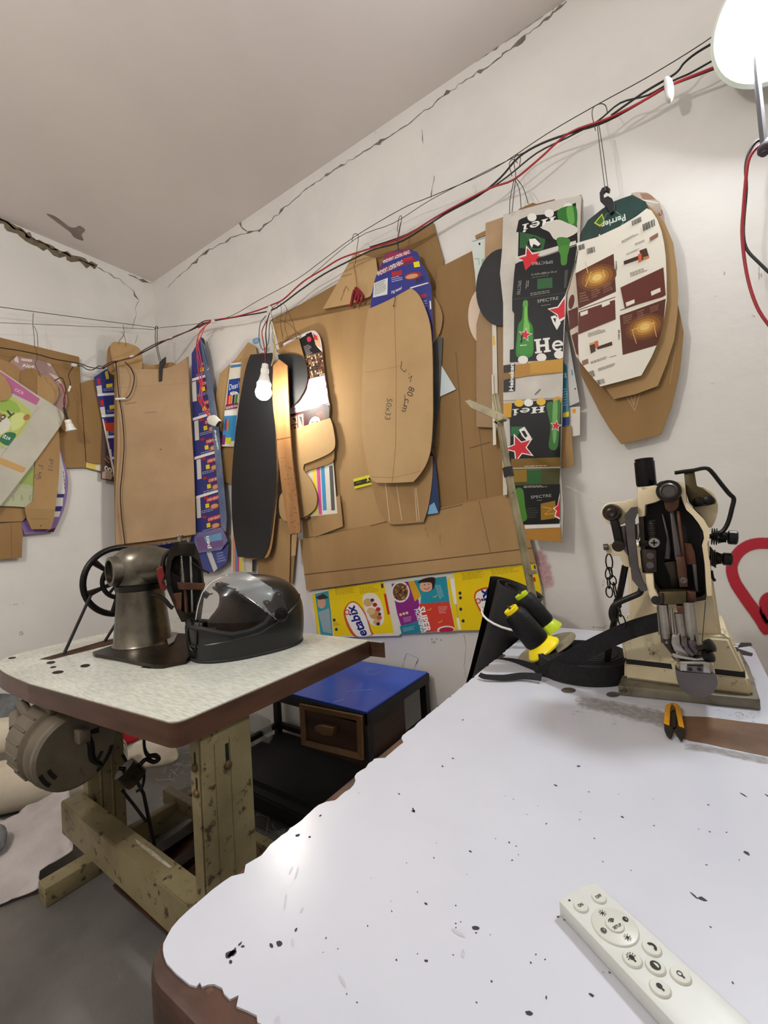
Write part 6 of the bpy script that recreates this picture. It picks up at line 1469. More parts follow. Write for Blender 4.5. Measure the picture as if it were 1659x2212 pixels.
# top crank ring, hanging lever and twin rods
pc = U(*z8(852, 470), YP(.885)); kk = (pc - EYE).length / FPX * .1929
lathe('crank_ring', [(62 * kk, -.004), (100 * kk, -.004), (104 * kk, 0), (104 * kk, .035)], pc, IRON, MX, V((0, 1, 0)), 30)
lathe('crank_pin', [(72 * kk, 0), (74 * kk, .007), (60 * kk, .010), (50 * kk, .007), (0, .007)], pc, M('grey_pin', lin((78, 72, 70)), rough=.4, metal=.3), MX, V((0, -1, 0)), 26)
fs('hanging_lever', Z8((795, 520), (955, 520), (968, 610), (950, 670), (880, 705), (820, 680), (800, 600)), .892, .022, RUST, smooth=3)
fs('connecting_rod', Z8((862, 690), (905, 690), (962, 1000), (1000, 1230), (925, 1245), (900, 1040)), .900, .012, DSTEEL)
fs('connecting_rod', Z8((935, 690), (975, 690), (1010, 960), (1040, 1220), (1000, 1230), (975, 1000)), .902, .012, RUST)
fs('take_up_slide', Z8((1010, 1040), (1110, 1060), (1150, 1160), (1165, 1290), (1050, 1300), (1020, 1180)), .915, .02, RUST)
fs('slide_bar', Z8((1110, 1290), (1165, 1290), (1190, 1600), (1150, 1600)), .915, .014, DSTEEL)
fs('needle_bar_block', Z8((930, 1210), (1030, 1200), (1052, 1320), (1072, 1545), (975, 1550), (950, 1400)), .893, .03, RUST, smooth=0)
lathe('block_screw', [(.0055, 0), (.0055, .002), (.003, .0025), (0, .001)], U(*z8(1022, 1470), YP(.893)), DSTEEL, MX, V((0, -1, 0)), 16)
fs('inner_frame', Z8((790, 1270), (930, 1255), (960, 1400), (965, 1560), (880, 1570), (860, 1420)), .918, .02, GREASY)
fs('rocker_arm', Z8((770, 720), (800, 730), (850, 930), (880, 1120), (870, 1240), (800, 1230), (830, 1000)), .925, .012, DSTEEL)
# presser spring with its cross head screw and block
s0, s1 = U(*z8(655, 800), YP(.905)), U(*z8(672, 1010), YP(.905))
bm = bmesh.new(); ax_ = (s1 - s0)
bm_tube(bm, [s0 + ax_ * (i / 90) + V((.0052 * math.cos(i * .75), .0052 * math.sin(i * .75), 0)) for i in range(91)], .0011, 5)
from_bm('presser_spring', bm, DSTEEL, MX, True)
fs('spring_bracket', Z8((515, 1030), (650, 1020), (660, 1085), (520, 1095)), .898, .018, GREASY)
sc_ = U(*z8(692, 1047), YP(.892)); lathe('cross_screw', [(.0098, 0), (.010, .003), (.008, .006), (0, .0065)], sc_, STEEL, MX, V((0, -1, 0)), 22)
for dx, dz in ((.005, .0014), (.0014, .005)): box('screw_slot', sc_ + V((-dx, -.0072, -dz)), sc_ + V((dx, -.0062, dz)), CAVE, MX)
gb = fs('guide_block', Z8((530, 1140), (560, 1120), (715, 1125), (722, 1380), (560, 1390), (545, 1300)), .896, .03, GREASY)
for y_ in (1195, 1300): lathe('block_screw', [(.0066, 0), (.006, .0016), (0, .0016)], U(*z8(645, y_), YP(.896)), DSTEEL, gb, V((0, -1, 0)), 18)
# face plate standing out on the left, arm crank behind it
fs('face_plate', Z8((355, 740), (432, 655), (500, 645), (500, 720), (470, 790), (478, 1000), (512, 1330), (560, 1480), (612, 1560), (606, 1592), (545, 1590), (440, 1460)), .880, .012, M('grey_face_plate', lin((84, 78, 78)), lin((64, 60, 60)), scale=14, rough=.42, metal=.4), bevel=0)
fs('crank_housing', Z8((88, 720), (105, 655), (150, 615), (220, 598), (340, 590), (510, 555), (515, 700), (400, 760), (320, 850), (200, 845), (130, 800)), .925, .06, CREAM, smooth=2)
bc_ = U(*z8(215, 712), YP(.905))
lathe('crank_boss', [(85 * kk, -.02), (88 * kk, 0), (76 * kk, .006), (50 * kk, .006), (46 * kk, .012), (30 * kk, .013), (0, .011)], bc_, GREASY, MX, V((0, -1, 0)), 26)
fs('crank_arm', Z8((185, 780), (275, 770), (300, 850), (330, 980), (345, 1080), (290, 1130), (245, 1050), (215, 900)), .902, .016, IRON, smooth=0)
lathe('crank_screw', [(58 * kk, 0), (56 * kk, .006), (0, .007)], U(*z8(290, 1085), YP(.898)), GREASY, MX, V((0, -1, 0)), 22)
fs('lever_stack', Z8((300, 870), (365, 860), (380, 1040), (400, 1200), (340, 1120), (310, 1000)), .915, .03, DSTEEL)
fs('lever_hinge', Z8((465, 850), (520, 830), (535, 930), (510, 1030), (475, 1000)), .905, .02, STEEL)
fs('lift_bracket', Z8((128, 1085), (190, 1070), (240, 1110), (390, 1130), (420, 1330), (350, 1310), (300, 1195), (165, 1190)), .935, .03, CREAM)
cyl('bracket_pin', U(*z8(125, 1100), YP(.93)), U(*z8(175, 1095), YP(.93)), .006, DSTEEL, MX)
tube('lift_rod', [U(*z8(365, 1310), YP(.95)), U(*z8(330, 1500), YP(.96)), U(1316, 1395, YP(.99)), U(1308, 1450, YP(1.02)), V((U(1308, 1450, YP(1.02)).x, 1.02, LT + .002))], .006, IRON, MX)
tube('knee_lever', [U(*z8(545, 1560), YP(.89)), U(*z8(530, 1610), YP(.89)), U(*z8(450, 1650), YP(.89)), U(*z8(330, 1700), YP(.888)), U(*z8(250, 1745), YP(.886)), U(*z8(215, 1810), YP(.886)), U(*z8(218, 1880), YP(.886)), U(*z8(240, 1925), YP(.886))], .0052, IRON, MX, 10, 4)
# right hand parts
fs('pulley_cover', Z8((1110, 480), (1200, 420), (1280, 440), (1360, 500), (1398, 590), (1405, 680), (1380, 790), (1330, 880), (1285, 860), (1200, 740), (1130, 650)), .955, .06, CREAM, smooth=3)
bk = fs('guard_bracket', Z8((1022, 250), (1140, 236), (1168, 412), (1245, 445), (1330, 510), (1382, 570), (1380, 612), (1290, 635), (1130, 652), (1080, 600), (1045, 480)), .935, .006, OLIVE)
for x, y in ((1185, 592), (1302, 575)): lathe('bracket_screw', [(.0085, 0), (.008, .004), (.004, .006), (0, .006)], U(*z8(x, y), YP(.935)), IRON, bk, V((0, -1, 0)), 18)
tube('wire_guard', [U(*z8(x, y), YP(.932)) for x, y in ((918, 268), (1030, 250), (1140, 236), (1250, 214), (1320, 240), (1440, 390), (1530, 500), (1582, 556), (1562, 660), (1530, 790), (1490, 880), (1440, 930), (1385, 945))], .0034, IRON, MX, 8, 3)
for y0_, x1_, r_ in ((985, 1565, .012), (1225, 1490, .011)):
    a_, b_ = U(*z8(1300, y0_ - 8), YP(.95)), U(*z8(x1_, y0_ + 6), YP(.95))
    cyl('tension_stud', a_, b_, .004, GREASY, MX)
    d_ = (b_ - a_)
    for k in range(3): lathe('tension_disc', [(.014, 0), (.015, .0012), (.004, .003)], a_ + d_ * (.12 + .1 * k), DSTEEL, MX, d_, 20)
    bm = bmesh.new(); u_, v_, _ = frame_of(d_)
    bm_tube(bm, [a_ + d_ * (.42 + .36 * i / 40) + (u_ * math.cos(i * .8) + v_ * math.sin(i * .8)) * (.011 - .00008 * i) for i in range(41)], .0013, 5)
    from_bm('tension_spring', bm, IRON, MX, True)
    lathe('tension_nut', [(r_ * .8, 0), (r_, .002), (r_, .012), (r_ * .8, .014), (0, .014)], a_ + d_ * .80, IRON, MX, d_, 18)
fs('thread_plate', Z8((1310, 1080), (1345, 1120), (1385, 1250), (1385, 1340), (1330, 1300), (1310, 1180)), .94, .006, GREASY)
tube('check_spring', [U(*z8(x, y), YP(.94)) for x, y in ((1330, 1360), (1345, 1440), (1372, 1478))], .0024, IRON, MX)
# lower head: olive block, bars, needles and feet
fs('needle_bar_bridge', Z8((745, 1600), (1050, 1590), (1052, 1735), (800, 1745), (750, 1700)), .880, .03, OLIVE)
fs('bridge_side', Z8((1050, 1590), (1160, 1600), (1160, 1715), (1052, 1735)), .890, .03, RUST)
fs('bridge_lug', Z8((740, 1620), (790, 1610), (795, 1740), (750, 1745)), .876, .02, GREASY)
for a_, b_, r_, m_ in [((605, 260), (650, 640), .0085, STEEL), ((770, 345), (830, 760), .0082, STEEL), ((860, 235), (905, 640), .0090, STEEL), ((690, 290), (712, 560), .0022, STEEL), ((715, 330), (742, 560), .0022, STEEL), ((560, 285), (578, 560), .0020, STEEL), ((800, 360), (850, 560), .003, DSTEEL)]:
    cyl('needle_bar' if r_ > .005 else 'thin_rod', U(*z9(*a_), YP(.885)), U(*z9(*b_), YP(.880)), r_, m_, MX, 16)
fs('clamp_block', Z9((740, 270), (840, 275), (835, 360), (760, 350)), .878, .02, RUST)
fs('foot_holder', Z9((700, 555), (775, 560), (785, 660), (880, 770), (800, 790), (720, 720), (690, 640)), .866, .022, STEEL, smooth=0)
fs('foot_holder', Z9((790, 590), (850, 600), (860, 680), (930, 760), (900, 785), (830, 720)), .862, .016, DSTEEL)
fs('needle_clamp', Z9((600, 600), (690, 600), (700, 700), (790, 760), (980, 770), (1060, 740), (1040, 800), (960, 825), (760, 800), (690, 750), (620, 660)), .872, .03, GREASY)
fs('outer_foot', Z9((690, 745), (800, 770), (950, 800), (1060, 770), (1050, 820), (920, 822), (720, 790)), .858, .024, STEEL)
fs('needle_guide', Z9((850, 620), (930, 625), (985, 700), (960, 770), (880, 760)), .868, .02, DSTEEL)
for a_, b_ in (((960, 700), (1075, 670)), ((980, 790), (1062, 772))):
    A_, B_ = U(*z9(*a_), YP(.866)), U(*z9(*b_), YP(.860))
    cyl('thumb_screw', A_, B_, .0045, GREASY, MX); lathe('thumb_knob', [(.005, -.006), (.0095, -.004), (.0105, .004), (.006, .006), (0, .006)], B_, IRON, MX, B_ - A_, 16)
tube('upper_thread', [U(*z9(1035, 225), YP(.90)), U(*z9(1000, 660), YP(.865))], .0006, STRING, MX, 5)
tube('upper_thread', [U(1222, 1050, YP(1.36)), U(*z8(140, 612), YP(.93))], .0006, M('white_thread', lin((180, 178, 170)), rough=.8), MX, 5)
# chains hanging from the lift bracket
def chain(pts, parent, par=0, name='chain_link'):
    bm = bmesh.new(); n = len(pts) - 1
    for i in range(n):
        a_, b_ = pts[i], pts[i + 1]; d_ = b_ - a_; u_, v_, _ = frame_of(d_); s_ = V((1, 0, 0)) if par == 0 else V((.45, -.89, 0)); s_ = (s_ - d_.normalized() * s_.dot(d_.normalized())).normalized()
        m_ = (a_ + b_) / 2; L2 = d_.length * .64; d_.normalize()
        bm_tube(bm, [m_ + d_ * L2 * math.sin(k * .6283) + s_ * .0058 * math.cos(k * .6283) for k in range(10)], .0013, 5, closed=True)
    return from_bm(name, bm, IRON, parent, True)
ch1 = thing('chain', 'thin black chain hanging beside the post bed sewing machine down to its base', 'chain', U(1320, 1170, YP(.93)))
def pxl(pp, n):
    out = []
    for a_, b_ in zip(pp, pp[1:]):
        m_ = max(1, int(math.hypot(b_[0] - a_[0], b_[1] - a_[1]) / n))
        out += [(a_[0] + (b_[0] - a_[0]) * k / m_, a_[1] + (b_[1] - a_[1]) * k / m_) for k in range(m_)]
    return out + [pp[-1]]
P_ = [U(x, y, YP(.928)) for x, y in pxl([(1315, 1200), (1317, 1228), (1326, 1262), (1332, 1295), (1340, 1330), (1346, 1352)], 17)]
for i in range(len(P_) - 1): chain(P_[i:i + 2], ch1, i % 2)
P_ = [U(x, y, YP(.926)) for x, y in pxl([(1316, 1228), (1314, 1250), (1317, 1288)], 17)]
for i in range(len(P_) - 1): chain(P_[i:i + 2], ch1, i % 2)

# ================================================================ things on the white table
# thread snips
sn = thing('thread_snips', 'yellow handled thread snips lying in front of the post bed machine', 'snips', U(1456, 1560, ZP(LT)))
def flat(name, px, z, th, mat, parent, bevel=.0008): return slab(name, UL(px, ZP(z)), V((0, 0, -th)), mat, parent, bevel=bevel, smooth=True)
flat('grip', [(1437, 1524), (1445, 1518), (1452, 1517), (1448, 1528), (1447, 1550), (1446, 1565), (1434, 1560)], LT + .008, .007, YELG, sn)
flat('grip', [(1452, 1517), (1460, 1518), (1468, 1524), (1473, 1545), (1478, 1570), (1466, 1566), (1462, 1545), (1459, 1528)], LT + .008, .007, YELG, sn)
flat('spring', [(1446, 1524), (1462, 1524), (1463, 1538), (1456, 1533), (1447, 1538)], LT + .0062, .005, OLIVE, sn)
flat('blade', [(1434, 1560), (1446, 1564), (1455, 1575), (1452, 1585), (1448, 1592), (1440, 1585), (1435, 1574)], LT + .006, .0045, RUBBER, sn)
flat('blade', [(1465, 1565), (1478, 1570), (1479, 1580), (1475, 1592), (1471, 1598), (1465, 1588), (1460, 1576)], LT + .006, .0045, RUBBER, sn)
flat('blade_web', [(1448, 1535), (1458, 1532), (1462, 1548), (1460, 1570), (1450, 1572), (1447, 1560)], LT + .0045, .0035, RUBBER, sn)

# remote control
RZ = LT + .013
a_, b_ = U(1207, 1945, ZP(RZ)), U(1290, 1906, ZP(RZ))
rx = (b_ - a_).normalized(); wR = (b_ - a_).length
e_ = U(1450, 2225, ZP(RZ)) - a_
ry = e_ - rx * e_.dot(rx); ry.normalize(); LR = .165
rc = thing('remote_control', 'white lamp remote control with round buttons in the right foreground', 'remote', a_ + rx * wR / 2 + ry * LR / 2 - V((0, 0, .013)))
out = [a_ + rx * (wR * t) - ry * (.0035 * math.sin(t * math.pi)) for t in [k / 8 for k in range(9)]] + [a_ + rx * (wR * t) + ry * (LR + .0035 * math.sin(t * math.pi)) for t in [1 - k / 8 for k in range(9)]]
slab('case', out, V((0, 0, -.0125)), REMOTE, rc, bevel=.0012, smooth=True)
RP = (V((0, 0, RZ)), V((0, 0, 1)))
def rl(px, py): d = U(px, py, RP) - a_; return d.dot(rx), d.dot(ry)
def rpt(u, v, z=0): return a_ + rx * u + ry * v + V((0, 0, z))
K = (30, 30, 30)
class RArt(Art):
    def w(s, x, y): return rpt(x, y, s.h + .0002 + s.lay * .00003)
def button(px, py, r, nm='button', h=.0016):
    u, v = rl(px, py)
    o = lathe(nm, [(r * 1.10, -.0004), (r * 1.08, .0003), (r * .98, h * .8), (r * .93, h), (0, h * (.85 if r < .01 else 1))], rpt(u, v), BTN, rc, V((0, 0, 1)), 28)
    g = RArt(RP); g.h = h; return o, g, u, v
def rtext(g, t, u, v, w_, h_): g.text(t, (u - w_ / 2, v - h_ / 2), (u + w_ / 2, v - h_ / 2), (u - w_ / 2, v + h_ / 2), K, .02)
def ringart(g, u, v, r, t, col=K, a0=0, a1=360):
    n = 18
    for k in range(n):
        p, q = math.radians(a0 + (a1 - a0) * k / n), math.radians(a0 + (a1 - a0) * (k + 1) / n)
        g.poly([(u + r * math.cos(p), v + r * math.sin(p)), (u + r * math.cos(q), v + r * math.sin(q)), (u + (r - t) * math.cos(q), v + (r - t) * math.sin(q)), (u + (r - t) * math.cos(p), v + (r - t) * math.sin(p))], col); g.lay -= 1
    g.lay += 1
rb = wR * .128
o, g, u, v = button(1294, 1941, rb); rtext(g, 'OFF', u, v - .0005, rb * 1.1, rb * .5); g.build(o)
o, g, u, v = button(1255, 1960, rb); rtext(g, 'ON', u, v - .0005, rb * .9, rb * .5); g.build(o)
u0, v0 = rl(1328, 2002); RR = wR * .385
o = lathe('dial_button', [(RR * 1.02, -.0004), (RR * 1.02, .0003), (RR * .985, .0011), (RR * .96, .0013), (0, .0013)], rpt(u0, v0), BTN, rc, V((0, 0, 1)), 44)
g = RArt(RP); g.h = .0013
for k, (du, dv) in enumerate(((-.0, -RR * .70), (RR * .70, 0), (0, RR * .70), (-RR * .70, 0))):
    if k % 2 == 0:
        g.poly([(u0 + du + RR * .07 * math.cos(j * .785), v0 + dv + RR * .07 * math.sin(j * .785)) for j in range(8)], K)
        for j in range(8): q = j * .785; g.line([(u0 + du + RR * .09 * math.cos(q), v0 + dv + RR * .09 * math.sin(q)), (u0 + du + RR * .17 * math.cos(q), v0 + dv + RR * .17 * math.sin(q))], RR * .03, K)
    else:
        ringart(g, u0 + du, v0 + dv, RR * .13, RR * .05); g.poly([(u0 + du + RR * .12 * math.cos(1.57 + j * .4), v0 + dv + RR * .12 * math.sin(1.57 + j * .4)) for j in range(9)], K if k == 1 else (60, 60, 60))
g.build(o)
o = lathe('setup_button', [(RR * .42, 0), (RR * .42, .0004), (RR * .385, .0012), (0, .0013)], rpt(u0, v0, .0012), BTN, rc, V((0, 0, 1)), 30)
g = RArt(RP); g.h = .0026; rtext(g, 'SETUP', u0, v0 + RR * .15, RR * .5, RR * .14)
for j in range(3): ringart(g, u0, v0 - RR * .06, RR * (.08 + .07 * j), RR * .04, K, 215, 325)
g.build(o)
def bulbicon(g, u, v, s, rays, solid):
    ringart(g, u, v - s * .1, s * .38, s * (.38 if solid else .12)); g.line([(u, v + s * .2), (u, v + s * .62)], s * .26, K)
    if rays:
        for j in range(7): q = math.pi + (j - 3) * .5 - 1.57 + 1.57 - math.pi / 2; q = -math.pi / 2 + (j - 3) * .55; g.line([(u + s * .5 * math.cos(q), v - s * .1 + s * .5 * math.sin(q)), (u + s * .72 * math.cos(q), v - s * .1 + s * .72 * math.sin(q))], s * .12, K)
o, g, u, v = button(1408, 2050, rb * 1.12); ringart(g, u, v, rb * .62, rb * .34, K, -100, 90); g.build(o)
o, g, u, v = button(1366, 2074, rb * 1.12); bulbicon(g, u, v, rb * .9, True, True); g.build(o)
o, g, u, v = button(1416, 2090, rb * 1.12); ringart(g, u, v, rb * .62, rb * .2); g.poly([(u + rb * .55 * math.cos(1.57 + j * .4), v + rb * .55 * math.sin(1.57 + j * .4)) for j in range(9)], K); g.build(o)
o, g, u, v = button(1470, 2109, rb * 1.12); bulbicon(g, u, v, rb * .9, False, False); g.build(o)
o, g, u, v = button(1426, 2136, rb * 1.12); bulbicon(g, u, v, rb * .9, False, True); g.build(o)
lathe('indicator_led', [(.0011, 0), (.0008, .0004), (0, .0004)], rpt(*rl(1230, 1945)), ink((50, 44, 44)), rc, V((0, 0, 1)), 12)

# roll of black webbing and the strap running from it to the machine
wc = V((-.205, 1.055, LT)); wr, wh = .098, .042
wb = thing('webbing_roll', 'flat coil of black webbing lying left of the post bed machine', 'webbing', wc)
lathe('coil', [(.012, 0.0004), (wr * .97, .0004), (wr, .002), (wr, wh - .002), (wr * .97, wh), (.012, wh)], wc, WEB, wb, seg=48)
bm = bmesh.new()
for i, p in enumerate([.02, .032, .044, .056, .068, .08, .09]): bm_tube(bm, [wc + V((p * math.cos(k * .1745), p * math.sin(k * .1745), wh + .0002)) for k in range(36)], .0022, 5, closed=True)
from_bm('coil_turn', bm, WEB, wb, True, kind='stuff')
def ribbon(name, pts, wdt, nrm, mat, parent, th=.0016):
    P = cr(pts, 5, False); bm = bmesh.new(); rows = []
    for i, p in enumerate(P):
        n = nrm(i / (len(P) - 1)) if callable(nrm) else V(nrm)
        d_ = (P[min(i + 1, len(P) - 1)] - P[max(0, i - 1)]).normalized(); s_ = n - d_ * n.dot(d_); s_.normalize(); k_ = d_.cross(s_) * th / 2
        w_ = wdt(i / (len(P) - 1)) if callable(wdt) else wdt
        rows.append([bm.verts.new(p + s_ * w_ / 2 + k_), bm.verts.new(p - s_ * w_ / 2 + k_), bm.verts.new(p - s_ * w_ / 2 - k_), bm.verts.new(p + s_ * w_ / 2 - k_)])
    for A_, B_ in zip(rows, rows[1:]):
        for k in range(4): bm.faces.new((A_[k], A_[(k + 1) % 4], B_[(k + 1) % 4], B_[k]))
    bm.faces.new(rows[0]); bm.faces.new(rows[-1][::-1]); fix(bm)
    return from_bm(name, bm, mat, parent, True)
ribbon('strap', [U(1165, 1462, YP(.985)), U(1200, 1440, YP(.970)), U(1250, 1413, YP(.955)), U(1310, 1383, YP(.94)), U(1370, 1358, YP(.93)), U(1432, 1341, YP(.918))], .033, (0, -.25, 1), WEB, wb)
ribbon('strap_tail', [U(1166, 1448, YP(1.0)), U(1140, 1436, YP(1.02)), U(1108, 1428, YP(1.05)), U(1085, 1426, YP(1.06)), U(1070, 1431, YP(1.06))], lambda t: .020 - .012 * t, (0, -.3, 1), WEB, wb)
ribbon('strap_tail', [U(1170, 1463, ZP(LT + .012)), U(1130, 1460, ZP(LT + .010)), U(1090, 1464, ZP(LT + .008)), U(1050, 1462, ZP(LT + .009)), U(1036, 1457, ZP(LT + .009))], lambda t: .018 - .008 * t, (0, .75, .55), WEB, wb)

# thread stand: leaning pole with bracket, plate and two cones of thread
ts = thing('thread_stand', 'leaning metal thread stand pole with a side bracket and a round plate', 'thread stand', V((-.31, 1.16, LT)))
p0, p1, p2 = U(1151, 1290, YP(1.19)), U(1098, 1020, YP(1.19)), U(1069, 852, YP(1.19))
pb = p0 + (p0 - p1).normalized() * .11
tube('pole', [V((pb.x, pb.y, max(pb.z, LT + .001))), p0, p1], .0105, POLE, ts, 14)
tube('pole_upper', [p1, p2], .0095, POLE, ts, 14)
tube('pole_joint', [p1 + (p1 - p0).normalized() * -.012, p1 + (p1 - p0).normalized() * .014], .0135, RUBBER, ts, 14)
cyl('pole_clamp', U(1149, 1232, YP(1.187)), U(1150, 1240, YP(1.187)), .0125, POLE, ts)
br = slab('top_bracket', UL([(1003, 866), (1014, 863), (1060, 882), (1086, 894), (1088, 906), (1080, 910), (1018, 882)], YP(1.170)), V((0, .006, 0)), POLE, ts, bevel=.001)
slab('bracket_block', UL([(1071, 893), (1086, 896), (1089, 905), (1074, 911)], YP(1.166)), V((0, .03, 0)), POLE, ts, bevel=.002)
cyl('bracket_pin', U(1072, 911, YP(1.17)), U(1070, 914, YP(1.17)), .005, IRON, ts)
kfoot = box('stand_foot', (-.345, 1.12, LT), (-.265, 1.20, LT + .006), IRON, ts)
# tilted plate
sax = (U(1112, 1313, YP(1.045)) - U(1164, 1404, YP(1.06))).normalized()
pcn = U(1172, 1386, YP(1.085)) - sax * .016
lathe('spool_plate', [(.0, -.004), (.068, -.004), (.075, -.001), (.075, .001), (.068, 0), (0, 0)], pcn, M('dusty_plate', lin((150, 140, 118)), lin((116, 106, 88)), scale=20, rough=.6), ts, sax, 36)
tube('plate_arm', [pcn - sax * .004, pcn - sax * .012 + V((.01, .02, -.01)), V((-.30, 1.15, LT + .006))], .007, IRON, ts)
kn = U(1226, 1370, YP(1.22))
cyl('stand_bolt', V((kn.x, kn.y, LT)), kn, .007, DSTEEL, ts); cyl('bolt_knob', kn + V((-.004, -.004, -.012)), kn + V((.012, -.004, -.012)), .012, IRON, ts)
def spool(btm, top, r, colm, lab, wide):
    btm = btm; ax = (top - btm); L = ax.length
    s = thing('thread_spool', lab, 'thread spool', btm)
    s['group'] = 'cones of black thread'
    lathe('flange', [(0, 0), (r * wide, 0), (r * wide, .004), (r * .95, .020), (r * .8, .022)], btm, colm, s, ax, 32)
    lathe('thread', [(r * .86, .021), (r * .95, .024), (r * 1.0, L * .25), (r * .92, L * .8), (r * .78, L * .90), (r * .55, L * .905)], btm, THREADM, s, ax, 32)
    lathe('core_rim', [(r * .50, L * .90), (r * .56, L * .91), (r * .58, L * .985), (r * .52, L), (r * .46, L * .99), (r * .46, L * .93), (0, L * .93)], btm, colm, s, ax, 28)
    cyl('spindle_tip', btm + ax * .93, btm + ax * 1.05, .003, DSTEEL, s)
spool(U(1176, 1404, YP(1.045)), U(1101, 1314, YP(1.02)), .030, YEL, 'black thread spool with a yellow base, nearer of the two on the plate', 1.38)
spool(U(1187, 1365, YP(1.105)), U(1124, 1282, YP(1.09)), .029, LIME, 'black thread spool with a lime green base, behind the yellow one', 1.22)

# roll of black sheet standing behind the table, tied with white cord
rt, rbm = V((-.412, 1.275, .885)), V((-.780, 1.215, .001))
rl_ = thing('black_sheet_roll', 'thick roll of black sheet leaning behind the white table, tied with white cord', 'roll', rbm)
axr = (rt - rbm); ur, vr, dr_ = frame_of(axr)
rscale = lambda t: .36 + .64 * t ** 3
bm = bmesh.new(); n = 88; grid = []
for i in range(n + 1):
    an = i / n * 2.75 * 2 * math.pi; r_ = .020 + .066 * i / n
    dd = ur * math.cos(an) + vr * math.sin(an)
    col_ = [bm.verts.new(rbm + axr * t + dd * r_ * rscale(t)) for t in (0, .25, .5, .7, .84, .93, 1)]
    col_ += [bm.verts.new(rbm + axr * t + dd * (r_ * rscale(t) - .004)) for t in (1, .93, .84, .7, .5, .25, 0)]
    grid.append(col_)
for A_, B_ in zip(grid, grid[1:]):
    for k in range(14): bm.faces.new((A_[k], B_[k], B_[(k + 1) % 14], A_[(k + 1) % 14]))
fix(bm)
from_bm('rolled_sheet', bm, M('black_sheet', lin((40, 40, 41)), lin((32, 32, 33)), scale=14, rough=.5, bump=.05), rl_, True, angle=60)
tube('cord', [rbm + axr * .90 + dr_ * (-.012 * math.cos(k * .3142 + .5)) + (ur * math.cos(k * .3142) + vr * math.sin(k * .3142)) * .0745 for k in range(20)], .0034, WHITEP, rl_, 8, closed=True)

# ================================================================ cables, strings and hangers
CY_, LX = 1.475, XL + .09
CP = YP(CY_); LP = XP(LX); DGF = shift(DG, .035)
def cab(pts): return [U(x, y, {'b': CP, 'l': LP, 'd': DGF}[k]) for x, y, k in pts]
main = [(1640, 122, 'b'), (1590, 131, 'b'), (1520, 157, 'b'), (1445, 186, 'b'), (1400, 212, 'b'), (1310, 262, 'b'), (1240, 285, 'b'), (1170, 310, 'b'), (1120, 340, 'b'), (1080, 385, 'b'), (1030, 425, 'b'), (960, 463, 'b'), (870, 520, 'b'), (810, 538, 'b'), (770, 556, 'b'), (700, 592, 'b'), (650, 626, 'b'), (610, 656, 'b'), (580, 672, 'b'), (520, 683, 'b'), (462, 693, 'b')]
tag(tube('cable', cab(main), .0032, BLACKCABLE, None, 8, 4), 'black cable running with the red one along the back wall', 'cable')
redp = [(1632, 124, 'b'), (1590, 133, 'b'), (1520, 160, 'b'), (1442, 192, 'b'), (1380, 228, 'b'), (1310, 262, 'b'), (1230, 292, 'b'), (1165, 348, 'b'), (1110, 392, 'b'), (1060, 410, 'b'), (990, 446, 'b'), (940, 474, 'b'), (870, 516, 'b'), (800, 540, 'b'), (740, 560, 'b'), (700, 584, 'b'), (655, 612, 'b'), (615, 648, 'b'), (590, 660, 'b'), (560, 672, 'b'), (510, 686, 'b'), (462, 694, 'b'), (430, 710, 'b')]
tag(tube('cable', [p + V((0, -.006, .002)) for p in cab(redp)], .0032, REDCABLE, None, 8, 4), 'red cable running along the black one on the back wall', 'cable')
c3 = [(1606, 92, 'b'), (1540, 130, 'b'), (1490, 158, 'b'), (1452, 175, 'b'), (1400, 205, 'b'), (1340, 222, 'b'), (1290, 262, 'b'), (1225, 297, 'b'), (1160, 330, 'b'), (1100, 378, 'b'), (1050, 412, 'b'), (970, 452, 'b'), (880, 505, 'b'), (800, 533, 'b')]
tag(tube('cable', [p + V((0, -.003, -.003)) for p in cab(c3)], .0024, BLACKCABLE, None, 8, 4), 'thinner dark cable crossing over the two thick cables near the lamp', 'cable')
c4 = [(1612, 60, 'b'), (1560, 88, 'b'), (1505, 120, 'b'), (1478, 142, 'b'), (1466, 158, 'b'), (1448, 172, 'b'), (1390, 206, 'b'), (1320, 255, 'b')]
tag(tube('cable', [p + V((0, -.004, .004)) for p in cab(c4)], .0030, BLACKCABLE, None, 8, 4), 'dark cable bending up from the white tape to the lamp', 'cable')
corner = [(462, 693, 'b'), (440, 699, 'b'), (415, 712, 'd'), (370, 730, 'd'), (345, 742, 'd'), (315, 758, 'd'), (290, 770, 'd'), (262, 778, 'd'), (240, 786, 'd'), (222, 796, 'd')]
cbn = thing('cable_bundle', 'bundle of black and brownish cables sagging across the room corner', 'cable', cab(corner)[4])
tube('strand', cab(corner), .0034, BLACKCABLE, cbn, 8, 4)
tube('strand', [p + V((.006, -.006, (.008 * math.sin(i * 1.7)))) for i, p in enumerate(cab(corner))], .003, M('brownish_cable', lin((92, 44, 42)), rough=.5), cbn, 8, 4)
tube('loose_strand', [U(x, y, {'b': CP, 'l': LP, 'd': DGF}[k]) for x, y, k in ((225, 797, 'd'), (215, 790, 'd'), (200, 799, 'd'), (186, 797, 'l'), (176, 790, 'l'), (160, 792, 'l'))], .0024, BLACKCABLE, cbn, 8, 4)
leftc = [(222, 796, 'd'), (205, 795, 'd'), (190, 792, 'l'), (171, 785, 'l'), (120, 776, 'l'), (80, 765, 'l'), (40, 757, 'l'), (0, 751, 'l'), (-40, 744, 'l')]
tag(tube('cable', cab(leftc), .0026, BLACKCABLE, None, 8, 4), 'black cable running along the left wall above the boards', 'cable')
